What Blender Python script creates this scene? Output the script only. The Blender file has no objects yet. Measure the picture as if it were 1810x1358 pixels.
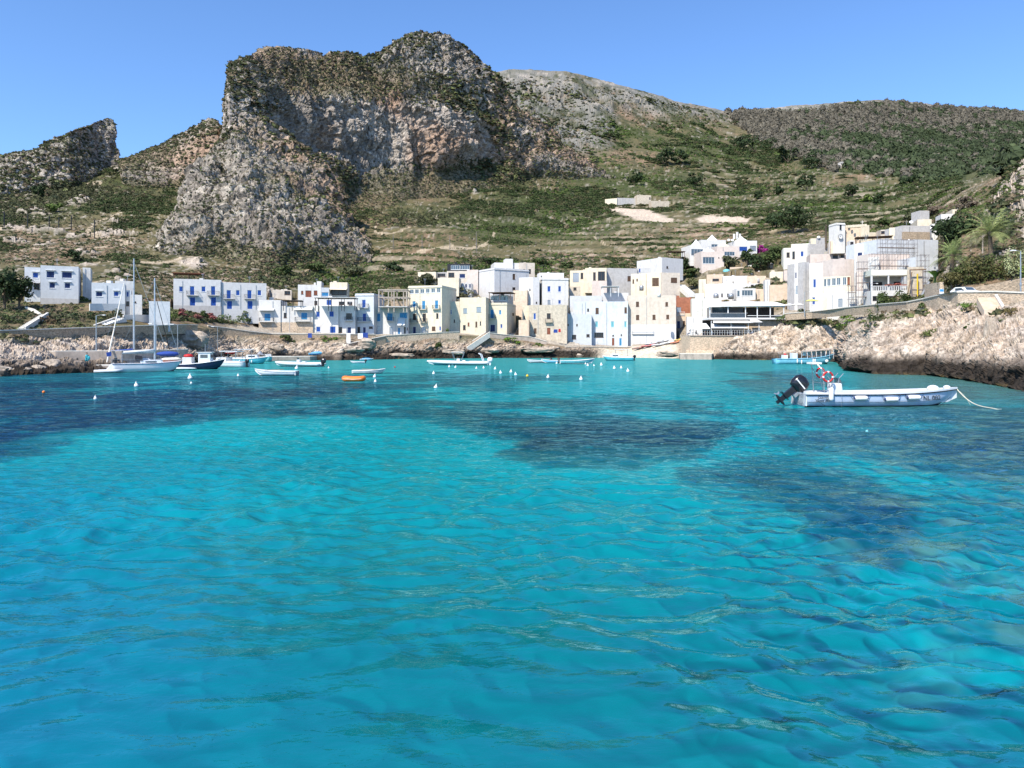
import bpy, math, random
import numpy as np
from mathutils import Vector
R = math.radians
col = bpy.context.scene.collection
# ---------- camera model: level camera 4 m above the water, focal 1300 px for an 1810 px wide frame ----------
F, CX, HY, CH = 1300.0, 905.0, 606.0, 4.0
def proj(px, py, Y): return ((px-CX)*Y/F, Y, CH+(HY-py)*Y/F)
def wY(py): return CH*F/(py-HY)          # distance of a point on the water
# ---------- noise ----------
def _h(ix, iy, iz, s):
    h = (ix.astype(np.uint32)*np.uint32(374761393)) ^ (iy.astype(np.uint32)*np.uint32(668265263)) ^ (iz.astype(np.uint32)*np.uint32(2246822519)) ^ np.uint32(s*3266489917 & 0xffffffff)
    h = (h ^ (h >> np.uint32(13)))*np.uint32(1274126177)
    h ^= h >> np.uint32(16)
    return h
def hf(ix, iy, iz, s): return (_h(ix, iy, iz, s) & np.uint32(0xffffff)).astype(np.float32)/16777216.0
def vn(p, s=0):
    p = np.asarray(p, np.float32); f0 = np.floor(p); i = f0.astype(np.int64); f = p-f0; f = f*f*(3-2*f)
    x, y, z = i[..., 0], i[..., 1], i[..., 2]; fx, fy, fz = f[..., 0], f[..., 1], f[..., 2]
    def L(a, b, t): return a+(b-a)*t
    c = lambda a, b, d: hf(x+a, y+b, z+d, s)
    return L(L(L(c(0,0,0), c(1,0,0), fx), L(c(0,1,0), c(1,1,0), fx), fy), L(L(c(0,0,1), c(1,0,1), fx), L(c(0,1,1), c(1,1,1), fx), fy), fz)*2-1
def fbm(p, o=4, s=0, g=.5):
    r = 0; a = 1.; t = 0
    for k in range(o): r = r+a*vn(p*(2.03**k)+k*17.3, s+k); t += a; a *= g
    return r/t
def ridge(p, o=4, s=0, g=.5):
    r = 0; a = 1.; t = 0
    for k in range(o): r = r+a*(1-2*np.abs(vn(p*(2.03**k)+k*11.7, s+k))); t += a; a *= g
    return r/t
def worley(p, s=0):
    p = np.asarray(p, np.float32); i = np.floor(p).astype(np.int64)
    d1 = np.full(p.shape[:-1], 9., np.float32); d2 = d1.copy(); cid = d1*0
    for a in (-1, 0, 1):
        for b in (-1, 0, 1):
            for c in (-1, 0, 1):
                x, y, z = i[..., 0]+a, i[..., 1]+b, i[..., 2]+c
                d = (x+hf(x, y, z, s)-p[..., 0])**2+(y+hf(x, y, z, s+1)-p[..., 1])**2+(z+hf(x, y, z, s+2)-p[..., 2])**2
                m = d < d1
                d2 = np.where(m, d1, np.minimum(d2, d)); cid = np.where(m, hf(x, y, z, s+3), cid); d1 = np.where(m, d, d1)
    return np.sqrt(d1), np.sqrt(d2), cid
def perlin2(p, s=0):
    i = np.floor(p).astype(np.int64); f = (p-np.floor(p)).astype(np.float32); u = f*f*f*(f*(f*6-15)+10)
    def g(a, b):
        t = hf(i[..., 0]+a, i[..., 1]+b, i[..., 0]*0, s)*6.2832
        return np.cos(t)*(f[..., 0]-a)+np.sin(t)*(f[..., 1]-b)
    x0 = g(0, 0)+(g(1, 0)-g(0, 0))*u[..., 0]; x1 = g(0, 1)+(g(1, 1)-g(0, 1))*u[..., 0]
    return x0+(x1-x0)*u[..., 1]
def sm(a, b, x):
    t = np.clip((x-a)/(b-a), 0, 1); return t*t*(3-2*t)
def polymask(pts, x, y, w, pxs=1.):
    """soft inside mask of a polygon, edge width w"""
    P = np.array(pts, np.float32); ins = np.zeros(x.shape, bool); dm = np.full(x.shape, 1e9, np.float32)
    for k in range(len(P)):
        x1, y1 = P[k]; x2, y2 = P[(k+1) % len(P)]
        c = ((y1 > y) != (y2 > y)) & (x < (x2-x1)*(y-y1)/((y2-y1) or 1e-6)+x1); ins ^= c
        vx, vy = x2-x1, y2-y1; t = np.clip(((x-x1)*vx+(y-y1)*vy)/(vx*vx+vy*vy+1e-6), 0, 1)
        dm = np.minimum(dm, np.hypot(x-x1-t*vx, y-y1-t*vy))
    return sm(-w, w, np.where(ins, dm, -dm))
# ---------- materials ----------
MATS = {}
def nodes(name):
    m = bpy.data.materials.new(name); m.use_nodes = True; n = m.node_tree.nodes; l = m.node_tree.links
    return m, n, l, n['Principled BSDF']
def mat(name, c, rough=.8, var=.12, scale=2., bump=0., metal=0., spec=.4, stain=None, sc=1.):
    if name in MATS: return MATS[name]
    m, n, l, b = nodes(name); b.inputs['Roughness'].default_value = rough; b.inputs['Metallic'].default_value = metal
    b.inputs['Specular IOR Level'].default_value = spec
    tc = n.new('ShaderNodeTexCoord'); mp = n.new('ShaderNodeMapping'); mp.inputs['Scale'].default_value = (1, 1, sc)
    l.new(tc.outputs['Object'], mp.inputs['Vector'])
    nz = n.new('ShaderNodeTexNoise'); nz.inputs['Scale'].default_value = scale; nz.inputs['Detail'].default_value = 5; nz.inputs['Roughness'].default_value = .65
    l.new(mp.outputs['Vector'], nz.inputs['Vector'])
    rp = n.new('ShaderNodeValToRGB'); lo = [max(0, x*(1-var*1.6)) for x in c]; hi = [min(1, x*(1+var)) for x in c]
    rp.color_ramp.elements[0].position = .32; rp.color_ramp.elements[0].color = (*lo, 1)
    rp.color_ramp.elements[1].position = .6; rp.color_ramp.elements[1].color = (*hi, 1)
    l.new(nz.outputs['Fac'], rp.inputs['Fac']); out = rp.outputs['Color']
    if stain:
        oi = n.new('ShaderNodeObjectInfo'); mr0 = n.new('ShaderNodeMapRange'); mr0.inputs['To Min'].default_value = .93; mr0.inputs['To Max'].default_value = 1.05; l.new(oi.outputs['Random'], mr0.inputs['Value']); v0 = n.new('ShaderNodeVectorMath'); v0.operation = 'SCALE'; l.new(out, v0.inputs[0]); l.new(mr0.outputs['Result'], v0.inputs['Scale']); out = v0.outputs['Vector']
        n2 = n.new('ShaderNodeTexNoise'); n2.inputs['Scale'].default_value = .6; n2.inputs['Detail'].default_value = 6; n2.inputs['Roughness'].default_value = .7
        mp2 = n.new('ShaderNodeMapping'); mp2.inputs['Scale'].default_value = (1.6, 1.6, .5); l.new(tc.outputs['Object'], mp2.inputs['Vector']); l.new(mp2.outputs['Vector'], n2.inputs['Vector'])
        r2 = n.new('ShaderNodeValToRGB'); r2.color_ramp.elements[0].position = .53; r2.color_ramp.elements[0].color = (0, 0, 0, 1)
        r2.color_ramp.elements[1].position = .68; r2.color_ramp.elements[1].color = (.9, .9, .9, 1); l.new(n2.outputs['Fac'], r2.inputs['Fac'])
        mx = n.new('ShaderNodeMix'); mx.data_type = 'RGBA'; l.new(r2.outputs['Color'], mx.inputs['Factor']); l.new(out, mx.inputs['A']); mx.inputs['B'].default_value = (*stain, 1); out = mx.outputs['Result']
    l.new(out, b.inputs['Base Color'])
    if bump:
        bp = n.new('ShaderNodeBump'); bp.inputs['Strength'].default_value = 1; bp.inputs['Distance'].default_value = bump
        l.new(nz.outputs['Fac'], bp.inputs['Height']); l.new(bp.outputs['Normal'], b.inputs['Normal'])
    MATS[name] = m; return m
def attrmat(name, rough=.9, sc=1., amt=.35, bump=.3, bsc=2., trans=0., spec=.2, fine=0, flo=.45, fhi=1.35):
    """colour from the mesh's own colour attribute, broken up by fine noise"""
    m, n, l, b = nodes(name); b.inputs['Roughness'].default_value = rough; b.inputs['Specular IOR Level'].default_value = spec
    at = n.new('ShaderNodeAttribute'); at.attribute_name = 'col'; tc = n.new('ShaderNodeTexCoord')
    nz = n.new('ShaderNodeTexNoise'); nz.inputs['Scale'].default_value = sc; nz.inputs['Detail'].default_value = 7; nz.inputs['Roughness'].default_value = .72; l.new(tc.outputs['Object'], nz.inputs['Vector'])
    mr = n.new('ShaderNodeMapRange'); mr.inputs['From Min'].default_value = .35; mr.inputs['From Max'].default_value = .65
    mr.inputs['To Min'].default_value = 1-amt*1.3; mr.inputs['To Max'].default_value = 1+amt; l.new(nz.outputs['Fac'], mr.inputs['Value'])
    mx = n.new('ShaderNodeVectorMath'); mx.operation = 'SCALE'; l.new(at.outputs['Color'], mx.inputs[0]); l.new(mr.outputs['Result'], mx.inputs['Scale'])
    out = mx.outputs['Vector']
    if fine:
        n3 = n.new('ShaderNodeTexNoise'); n3.inputs['Scale'].default_value = fine; n3.inputs['Detail'].default_value = 4; n3.inputs['Roughness'].default_value = .8; l.new(tc.outputs['Object'], n3.inputs['Vector'])
        m3 = n.new('ShaderNodeMapRange'); m3.inputs['From Min'].default_value = .38; m3.inputs['From Max'].default_value = .6; m3.inputs['To Min'].default_value = flo; m3.inputs['To Max'].default_value = fhi; l.new(n3.outputs['Fac'], m3.inputs['Value'])
        x3 = n.new('ShaderNodeVectorMath'); x3.operation = 'SCALE'; l.new(out, x3.inputs[0]); l.new(m3.outputs['Result'], x3.inputs['Scale']); out = x3.outputs['Vector']
    l.new(out, b.inputs['Base Color'])
    if bump:
        n2 = n.new('ShaderNodeTexNoise'); n2.inputs['Scale'].default_value = bsc; n2.inputs['Detail'].default_value = 8; n2.inputs['Roughness'].default_value = .75; l.new(tc.outputs['Object'], n2.inputs['Vector'])
        bp = n.new('ShaderNodeBump'); bp.inputs['Distance'].default_value = bump; l.new(n2.outputs['Fac'], bp.inputs['Height']); l.new(bp.outputs['Normal'], b.inputs['Normal'])
    MATS[name] = m; return m
W = mat('white_plaster', (.70,.68,.64), .85, .05, 1.5, .01, stain=(.60,.58,.54))
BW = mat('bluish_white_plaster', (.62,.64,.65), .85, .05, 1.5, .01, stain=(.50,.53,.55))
CR = mat('cream_plaster', (.75,.66,.50), .85, .06, 1.2, .01, stain=(.62,.52,.38))
BE = mat('beige_plaster', (.66,.58,.48), .88, .07, 1.2, .01, stain=(.54,.46,.37))
PK = mat('pinkish_plaster', (.68,.58,.51), .88, .06, 1.2, .01, stain=(.58,.47,.39))
PE = mat('peach_plaster', (.68,.53,.39), .88, .09, 1.4, .01, stain=(.68,.59,.50))
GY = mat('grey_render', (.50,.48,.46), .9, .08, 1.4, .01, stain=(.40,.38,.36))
LG = mat('pale_grey_plaster', (.62,.61,.60), .88, .05, 1.4, .01, stain=(.53,.51,.49))
OL = mat('old_stone_plaster', (.58,.50,.39), .92, .13, 1.6, .03, stain=(.44,.37,.27))
RD = mat('red_ochre_plaster', (.36,.14,.08), .9, .15, 1.5, .01)
GP = mat('pale_green_plaster', (.72,.70,.60), .85, .06, 1.5, .01)
ROOF = mat('roof_screed', (.50,.46,.41), .9, .15, .8, .01, stain=(.36,.33,.29))
BL = mat('blue_paint', (.02,.085,.36), .55, .15, 3.)
LB = mat('light_blue_paint', (.05,.27,.52), .55, .15, 3.)
NV = mat('navy_paint', (.012,.03,.12), .5, .2, 3.)
TQ = mat('pale_turquoise_paint', (.18,.50,.55), .55, .1, 3.)
BR = mat('brown_wood', (.12,.07,.045), .7, .25, 5., sc=.3)
RB = mat('red_brown_wood', (.28,.09,.05), .7, .2, 5., sc=.3)
DK = mat('dark_opening', (.018,.02,.024), .25, .2, 3., spec=.6)
GL = mat('window_glass', (.06,.085,.11), .06, .1, 1., spec=1.)
WH = mat('white_paint', (.78,.78,.77), .45, .04, 3.)
IR = mat('dark_iron', (.03,.03,.035), .5, .2, 8., metal=.4)
GM = mat('galvanised_metal', (.42,.43,.44), .42, .12, 6., metal=.7)
AL = mat('aluminium_mast', (.50,.52,.56), .35, .08, 3., metal=.6)
BLK = mat('black_gelcoat', (.012,.012,.016), .22, .15, 3., spec=.6)
STN = mat('dry_stone', (.40,.31,.22), .95, .35, 3.2, .12, stain=(.28,.23,.17), sc=2.2)
STP = mat('pale_dry_stone', (.60,.47,.34), .95, .3, 3.5, .14, stain=(.36,.30,.22), sc=2.2)
CON = mat('weathered_concrete', (.42,.35,.29), .92, .15, 1.2, .02, stain=(.24,.21,.18))
CAP = mat('whitewashed_coping', (.68,.64,.56), .85, .1, 2.)
ORG = mat('orange_plastic', (.80,.20,.03), .45, .1, 2.)
RED = mat('red_plastic', (.50,.02,.02), .5, .12, 3.)
YEL = mat('yellow_plastic', (.72,.50,.03), .5, .1, 3.)
HB = mat('pale_blue_hull', (.50,.60,.76), .3, .05, 1.2, spec=.5, stain=(.44,.52,.64))
HW = mat('white_gelcoat', (.72,.75,.78), .25, .04, 1.5, spec=.5)
HT = mat('turquoise_hull', (.10,.50,.58), .35, .1, 1.5, spec=.5)
HS = mat('sky_blue_hull', (.22,.56,.72), .4, .1, 1.5, spec=.5)
HN = mat('navy_hull', (.012,.02,.06), .25, .15, 1.5, spec=.5)
AF = mat('antifouling', (.01,.015,.035), .6, .2, 3.)
GR = mat('grey_tube_fabric', (.60,.62,.64), .55, .06, 2.)
TEAK = mat('teak', (.30,.19,.10), .7, .2, 6., sc=.3)
CLB = mat('blue_canvas', (.02,.06,.28), .8, .12, 4.)
CLW = mat('white_canvas', (.78,.77,.74), .8, .04, 3.)
SCF = mat('scaffold_tube', (.22,.19,.19), .5, .2, 6., metal=.4)
PLK = mat('scaffold_plank', (.24,.16,.10), .85, .25, 4.)
RP = mat('rope', (.66,.62,.50), .9, .12, 20.)
SK = mat('skin', (.50,.30,.21), .6, .06, 5.)
HAIR = mat('dark_hair', (.03,.02,.015), .7, .2, 9.)
TEAL = mat('teal_cloth', (.03,.33,.40), .8, .1, 6.)
TRUNK = mat('palm_bark', (.13,.10,.07), .95, .3, 6., .03)
BARK = mat('tree_bark', (.11,.085,.06), .95, .3, 6., .03)
# ---------- mesh builder ----------
def rotz(p, a):
    c, s = math.cos(a), math.sin(a); return [(x*c-y*s, x*s+y*c, z) for x, y, z in p]
class MB:
    def __init__(s): s.v = []; s.f = []
    def add(s, v, f):
        o = len(s.v); s.v += [tuple(x) for x in v]; s.f += [tuple(i+o for i in q) for q in f]; return s
    def box(s, x0, x1, y0, y1, z0, z1, T=None):
        v = [(x, y, z) for z in (z0, z1) for y in (y0, y1) for x in (x0, x1)]
        if T: v = [T(p) for p in v]
        return s.add(v, [(0,2,3,1),(4,5,7,6),(0,1,5,4),(2,6,7,3),(0,4,6,2),(1,3,7,5)])
    def quad(s, *p): return s.add(p, [tuple(range(len(p)))])
    def cyl(s, p0, p1, r0, r1=None, n=8, caps=True):
        r1 = r0 if r1 is None else r1; a, b = Vector(p0), Vector(p1); d = (b-a).normalized() if (b-a).length else Vector((0,0,1))
        u = d.orthogonal().normalized(); w = d.cross(u); v = []
        for c, r in ((a, r0), (b, r1)):
            for k in range(n):
                t = 2*math.pi*k/n; v.append(c+u*(r*math.cos(t))+w*(r*math.sin(t)))
        f = [(k, (k+1) % n, n+(k+1) % n, n+k) for k in range(n)]
        if caps: f += [tuple(range(n-1, -1, -1)), tuple(range(n, 2*n))]
        return s.add(v, f)
    def tube(s, pts, r, n=6):
        rr = r if hasattr(r, '__len__') else [r]*len(pts)
        P = [Vector(p) for p in pts]; o = len(s.v); u = None
        for i, p in enumerate(P):
            d = (P[min(i+1, len(P)-1)]-P[max(i-1, 0)]).normalized()
            if u is None: u = d.orthogonal().normalized()
            u = (u-d*u.dot(d)).normalized(); w = d.cross(u)
            for k in range(n):
                t = 2*math.pi*k/n; s.v.append(tuple(p+u*(rr[i]*math.cos(t))+w*(rr[i]*math.sin(t))))
        for i in range(len(P)-1):
            for k in range(n): s.f.append((o+i*n+k, o+i*n+(k+1) % n, o+(i+1)*n+(k+1) % n, o+(i+1)*n+k))
        s.f += [tuple(o+k for k in range(n-1, -1, -1)), tuple(o+(len(P)-1)*n+k for k in range(n))]
        return s
    def lathe(s, prof, c=(0,0,0), n=14):
        o = len(s.v)
        for r, z in prof:
            for k in range(n):
                t = 2*math.pi*k/n; s.v.append((c[0]+r*math.cos(t), c[1]+r*math.sin(t), c[2]+z))
        for i in range(len(prof)-1):
            for k in range(n): s.f.append((o+i*n+k, o+i*n+(k+1) % n, o+(i+1)*n+(k+1) % n, o+(i+1)*n+k))
        s.f += [tuple(o+k for k in range(n-1, -1, -1)), tuple(o+(len(prof)-1)*n+k for k in range(n))]
        return s
    def ell(s, c, r, nu=12, nv=8, T=None):
        o = len(s.v)
        for i in range(nv+1):
            a = math.pi*i/nv
            for k in range(nu):
                t = 2*math.pi*k/nu; p = (c[0]+r[0]*math.sin(a)*math.cos(t), c[1]+r[1]*math.sin(a)*math.sin(t), c[2]+r[2]*math.cos(a))
                s.v.append(T(p) if T else p)
        for i in range(nv):
            for k in range(nu): s.f.append((o+i*nu+k, o+(i+1)*nu+k, o+(i+1)*nu+(k+1) % nu, o+i*nu+(k+1) % nu))
        return s
    def build(s, name, m, parent=None, smooth=False, bev=0):
        me = bpy.data.meshes.new(name); me.from_pydata(s.v, [], s.f); me.update()
        if smooth: me.polygons.foreach_set('use_smooth', [True]*len(me.polygons))
        o = bpy.data.objects.new(name, me); col.objects.link(o); me.materials.append(m)
        if parent is not None: o.parent = parent
        if bev:
            b = o.modifiers.new('Bevel', 'BEVEL'); b.width = bev; b.segments = 2
        return o
def npmesh(name, V, Q, m, cols=None, smooth=True, parent=None):
    V = np.ascontiguousarray(V, np.float32); Q = np.ascontiguousarray(Q, np.int32)
    me = bpy.data.meshes.new(name); k = Q.shape[1]
    me.vertices.add(len(V)); me.vertices.foreach_set('co', V.ravel())
    me.loops.add(Q.size); me.loops.foreach_set('vertex_index', Q.ravel())
    me.polygons.add(len(Q)); me.polygons.foreach_set('loop_start', np.arange(0, Q.size, k, dtype=np.int32))
    me.polygons.foreach_set('loop_total', np.full(len(Q), k, np.int32))
    me.polygons.foreach_set('use_smooth', np.full(len(Q), smooth, bool))
    me.update(calc_edges=True)
    if cols is not None:
        a = me.color_attributes.new('col', 'FLOAT_COLOR', 'POINT'); c = np.ones((len(V), 4), np.float32); c[:, :3] = cols; a.data.foreach_set('color', c.ravel())
    me.materials.append(m); o = bpy.data.objects.new(name, me); col.objects.link(o)
    if parent is not None: o.parent = parent
    return o
def tag(o, label=None, cat=None, group=None, kind=None):
    if label: o['label'] = label
    if cat: o['category'] = cat
    if group: o['group'] = group
    if kind: o['kind'] = kind
    return o
def thing(name, label, cat, loc=(0,0,0), rz=0, group=None):
    o = bpy.data.objects.new(name, None); col.objects.link(o); o.location = loc; o.rotation_euler = (0,0,rz); o.empty_display_size = .5; o['kind'] = 'thing'
    return tag(o, label, cat, group)
def copy_tree(o, parent=None):
    c = o.copy(); col.objects.link(c); c.parent = parent
    for ch in list(o.children): copy_tree(ch, c)
    return c
# ---------- ground profile: for each picture column a list of (row, distance) from the waterline to the crest ----------
ROWS = {
-700:[(676,74),(645,80),(606,100),(596,104),(592,110),(560,140),(500,190),(450,240),(400,300),(360,350),(340,400)],
0:[(664,90),(646,95),(604,106),(588,108),(581,114),(540,146),(485,190),(430,240),(370,300),(320,350),(298,390)],
200:[(658,101),(641,112),(597,124),(580,125.5),(574,132),(545,148),(480,205),(420,260),(350,330),(300,380),(284,410)],
300:[(651,118),(638,133),(604,146),(579,147.5),(572,156),(553,170),(495,210),(450,240),(370,320),(290,400),(268,430)],
400:[(640,155),(631,164),(604,168),(583,170),(578,176),(555,184),(500,215),(465,240),(400,300),(320,400),(250,440)],
500:[(637,168),(630,172),(609,175),(596,176.5),(590,181),(562,196),(510,218),(475,240),(420,300),(340,400),(270,450)],
600:[(637,168),(630,171),(612,175),(597,177.5),(592,183),(550,204),(513,228),(475,250),(430,300),(360,400),(240,480)],
700:[(635,179),(630,182),(612,184),(595,186),(590,191),(545,210),(505,232),(470,262),(430,310),(360,400),(200,600)],
800:[(634,186),(627,188),(611,190),(593,192),(588,197),(540,214),(500,240),(465,270),(425,320),(330,480),(140,780)],
900:[(633,193),(627,195),(613,197),(599,198.5),(592,203),(540,220),(500,242),(465,275),(420,340),(310,520),(124,830)],
1000:[(633,193),(626,196),(619,198),(615,199),(610,203),(545,222),(500,250),(460,290),(400,390),(280,620),(127,860)],
1100:[(632,200),(625,203),(619,205),(614,206),(608,210),(540,230),(490,258),(450,300),(390,410),(280,640),(152,900)],
1200:[(634,186),(624,196),(616,200),(610,202),(600,208),(540,228),(482,262),(440,310),(380,420),(270,680),(180,980)],
1300:[(636,173),(619,176),(600,180),(592,182),(582,190),(530,214),(470,255),(430,310),(370,430),(290,680),(201,1050)],
1400:[(637,168),(615,172),(583,178),(566,182),(560,188),(515,212),(455,250),(420,300),(350,460),(270,750),(188,1100)],
1480:[(640,153),(622,158),(594,163),(576,166),(560,174),(515,200),(440,240),(405,300),(340,480),(260,780),(183,1150)],
1500:[(656,104),(640,108),(612,125),(596,134),(572,150),(512,192),(438,235),(403,290),(340,480),(260,780),(181,1160)],
1545:[(661,94.5),(622,100),(590,106),(577,110),(560,138),(510,170),(430,215),(400,280),(340,480),(260,780),(177,1200)],
1640:[(664,90),(625,94),(590,100),(560,107),(536,114),(523,142),(440,205),(395,255),(340,400),(270,750),(184,1200)],
1700:[(672,79),(640,83),(600,90),(556,96.5),(534,98.5),(529,106),(440,130),(375,180),(335,300),(280,700),(193,1200)],
1810:[(692,60),(650,65),(600,74),(558,87),(535,91),(529,99),(440,115),(370,145),(300,190),(283,700),(198,1200)],
2500:[(760,34),(700,42),(640,55),(600,68),(575,74),(555,82),(480,100),(390,130),(330,170),(300,600),(215,1200)]}
RK = np.array(sorted(ROWS)); RT = np.array([ROWS[k] for k in sorted(ROWS)], np.float32)   # (ncol, nrow, 2)
def rowsat(px):
    px = np.atleast_1d(px).astype(np.float32)
    return np.stack([np.stack([np.interp(px, RK, RT[:, r, c]) for r in range(RT.shape[1])], -1) for c in (0, 1)], -1)
def gY(px, py):
    r = rowsat(px)[0]; return float(np.interp(-py, -r[:, 0], r[:, 1]))
def gP(px, py):
    return proj(px, py, gY(px, py))
# ---------- terrain ----------
SCAT = []      # (positions, density, size, palette id) gathered for the scrub
def gridfaces(n, m, off=0):
    a = (np.arange(n-1)[:, None]*m+np.arange(m-1)[None, :]).ravel()+off
    return np.stack([a, a+m, a+m+1, a+1], -1)
def gnormals(P):
    du = np.gradient(P, axis=0); dv = np.gradient(P, axis=1); n = np.cross(du, dv); n /= (np.linalg.norm(n, axis=-1, keepdims=True)+1e-9)
    return n
def mix(a, b, t): return a*(1-t[..., None])+np.asarray(b, np.float32)*t[..., None]
def unproj(P):
    return CX+P[..., 0]*F/P[..., 1], HY-(P[..., 2]-CH)*F/P[..., 1]
ROCKG = (.37,.33,.285); ROCKP = (.53,.45,.36); WET = (.035,.027,.02); SOIL = (.235,.16,.10); DRY = (.135,.115,.055); GRN = (.052,.070,.021); WARM = (.40,.25,.16)
def lod(fn, P, f, Yd, *a):
    k = np.log2(np.clip(Yd/240, .3, 6)); k0 = np.floor(k); t = sm(.25, .75, k-k0); out = 0*Yd
    for q in range(int(k0.min()), int(k0.max())+2):
        w = np.where(k0 == q, 1-t, 0)+np.where(k0+1 == q, t, 0); m = w > 0
        if m.any(): v = np.zeros_like(out); v[m] = fn(P[m]*(np.array(f)/2.**q), *a); out = out+w*v
    return out
def build_ground():
    pxs = np.concatenate([np.arange(-700, -40, 10), np.arange(-40, 1860, 1.5), np.arange(1860, 2500, 10)]).astype(np.float32)
    r = rowsat(pxs)                                    # n, 11, 2
    k = np.array([1,2,3,2,1.]); k /= k.sum()
    Z = CH+(HY-r[..., 0])*r[..., 1]/F; Yv = r[..., 1].copy(); py = r[..., 0].copy()
    sub = [36,30,14,10,28,30,32,34,42,60]
    cols_py = [py[:, :1]]; cols_Y = [Yv[:, :1]]
    for i, s in enumerate(sub):
        t = (np.arange(1, s+1)/s)[None, :]
        cols_py.append(py[:, i:i+1]*(1-t)+py[:, i+1:i+2]*t); cols_Y.append(Yv[:, i:i+1]*(1-t)+Yv[:, i+1:i+2]*t)
    py = np.concatenate(cols_py, 1); Yv = np.concatenate(cols_Y, 1)
    X = (pxs[:, None]-CX)*Yv/F; Z = CH+(HY-py)*Yv/F
    P = np.stack([X, Yv, Z], -1).astype(np.float32)
    # smooth the profile creases above the road
    for _ in range(6):
        Q = P.copy(); Q[:, 92:-1] = (P[:, 91:-2]+2*P[:, 92:-1]+P[:, 93:])/4; P = Q
    # front skirt under the water and a back side behind the crest
    fr = [P[:, 0]+np.array([0, -d, -z], np.float32) for d, z in ((9, 7), (4, 3.2), (1.5, 1.2))]
    bk = [P[:, -1]+np.array([0, d, -z], np.float32) for d, z in ((12, 1.5), (40, 12), (110, 50), (260, 170))]
    P = np.concatenate([np.stack(fr, 1), P, np.stack(bk, 1)], 1)
    n, m = P.shape[:2]; px = np.repeat(pxs[:, None], m, 1); PX, PY = unproj(P); row = np.arange(m)[None, :]*np.ones((n, 1))-3; row = np.interp(row, [-3,0,36,66,80,90,m-3], [-3,0,16,32,40,48,m-3-42])
    Yd = P[..., 1]; Z = P[..., 2]
    N = gnormals(P); N[N[..., 2] < 0] *= -1
    # --- region masks in plan ---
    shore = sm(44, 26, row)                                        # rocks between the water and the wall foot
    beach = sm(1040, 1075, PX)*sm(1215, 1185, PX)*sm(44, 40, row)
    head = sm(1488, 1510, PX)*sm(60, 36, row)+sm(1215, 1260, PX)*sm(1500, 1490, PX)*sm(46, 34, row); head = np.clip(head, 0, 1)
    shore = np.clip(np.maximum(shore, head), 0, 1)*(1-beach)
    lefthill = sm(640, 480, PX)*sm(76, 90, row)
    crest = polymask([(860,100),(1000,110),(1290,190),(1400,180),(1560,170),(1800,190),(1700,225),(1560,205),(1450,220),(1300,215),(1180,200),(1090,190),(1080,260),(980,290),(900,300)], PX, PY, 14)
    mid = sm(76, 92, row)
    crag = polymask([(1738,400),(1765,350),(1790,300),(1860,270),(2200,260),(2200,420),(1800,420)], PX, PY, 8)
    tgreen = polymask([(560,470),(660,440),(700,420),(900,380),(1000,300),(1080,190),(1280,215),(1420,290),(1500,300),(1810,300),(1810,360),(1700,400),(1400,480),(1000,500),(560,520)], PX, PY, 20)
    wood = polymask([(1290,200),(1420,210),(1560,190),(1900,205),(1900,290),(1720,300),(1640,318),(1540,310),(1440,290),(1330,235)], PX, PY, 10)
    # --- terraces ---
    ter = polymask([(640,470),(700,405),(900,370),(1060,380),(1180,330),(1200,285),(1450,285),(1720,330),(1600,400),(1300,420),(1000,480),(640,490)], PX, PY, 12)*sm(.38, .55, vn(P*np.array([.02,.02,.0])+3, 5)*.5+.5)
    tz = polymask([(620,470),(700,400),(900,350),(1060,370),(1180,330),(1200,275),(1450,275),(1760,320),(1640,420),(1300,430),(1000,485),(640,490)], PX, PY, 12)
    h = 5.5; s = (Z+2.2*vn(P*np.array([.008,.008,0])+9, 6))/h; f = s-np.floor(s); ris = sm(0, .16, f); riser = sm(.0, .05, f)*sm(.26, .16, f)
    P[..., 2] += ter*((ris-f)*h*.28)
    # --- displacement ---
    wd1, wd2, wid = worley(P*np.array([.30,.30,.55])+fbm(P*.4, 2, 40)[..., None]*.5, 7)
    w3, w4, wi2 = worley(P*np.array([1.1,1.1,1.5])+fbm(P*1.3, 2, 41)[..., None]*.4, 17)
    inland = sm(1440, 1540, PX)*1.0
    sx = P[..., 0]*.78+P[..., 2]*-1.15; stra = ridge(np.stack([sx*.9, P[..., 1]*.25, (P[..., 2]+.6*P[..., 0])*.22], -1), 4, 44, .6)
    w7, w8, wi4 = worley(P*np.array([2.3,2.3,2.8])+fbm(P*2, 2, 46)[..., None]*.4, 47)
    d = shore*(1.1*ridge(P*.16, 3, 3)+.8*(wid-.5)+.15*sm(.0, .1, wd2-wd1)+.5*(wi2-.5)+.2*(wi4-.5)+.35*stra+.3*fbm(P*.9, 3, 45, .6)-.2)
    d *= np.where(Z < -.5, .3, 1)*(1-.35*inland*sm(50, 30, row))
    far = np.clip(Yd/300, .25, 3)
    g1 = fbm(P*.03, 4, 11); d2 = mid*(2.2*g1*far+crest*9*ridge(P*.022, 6, 13, .68)+crag*(3.5*ridge(P*.07, 4, 14)+1.2*(wid-.5)))
    rockp = sm(.02, .22, lod(fbm, P, (.09,.09,.09), Yd, 4, 21)+.06*lefthill-.20+.3*crest)
    rockp = np.clip(rockp*mid*(1-.92*tgreen)*(1-.8*wood)+crag*.9, 0, 1)
    wi3 = lod(lambda p: worley(p, 27)[2], P, (.3,.3,.42), Yd)
    d3 = rockp*(wi3*1.9)*np.clip(far, .6, 2.2)
    damp = sm(m-46, m-64, row+3)*.8+.2
    P = P+N*((d+d3*damp)[..., None])+np.stack([0*d, 0*d, d2*damp], -1)
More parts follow.
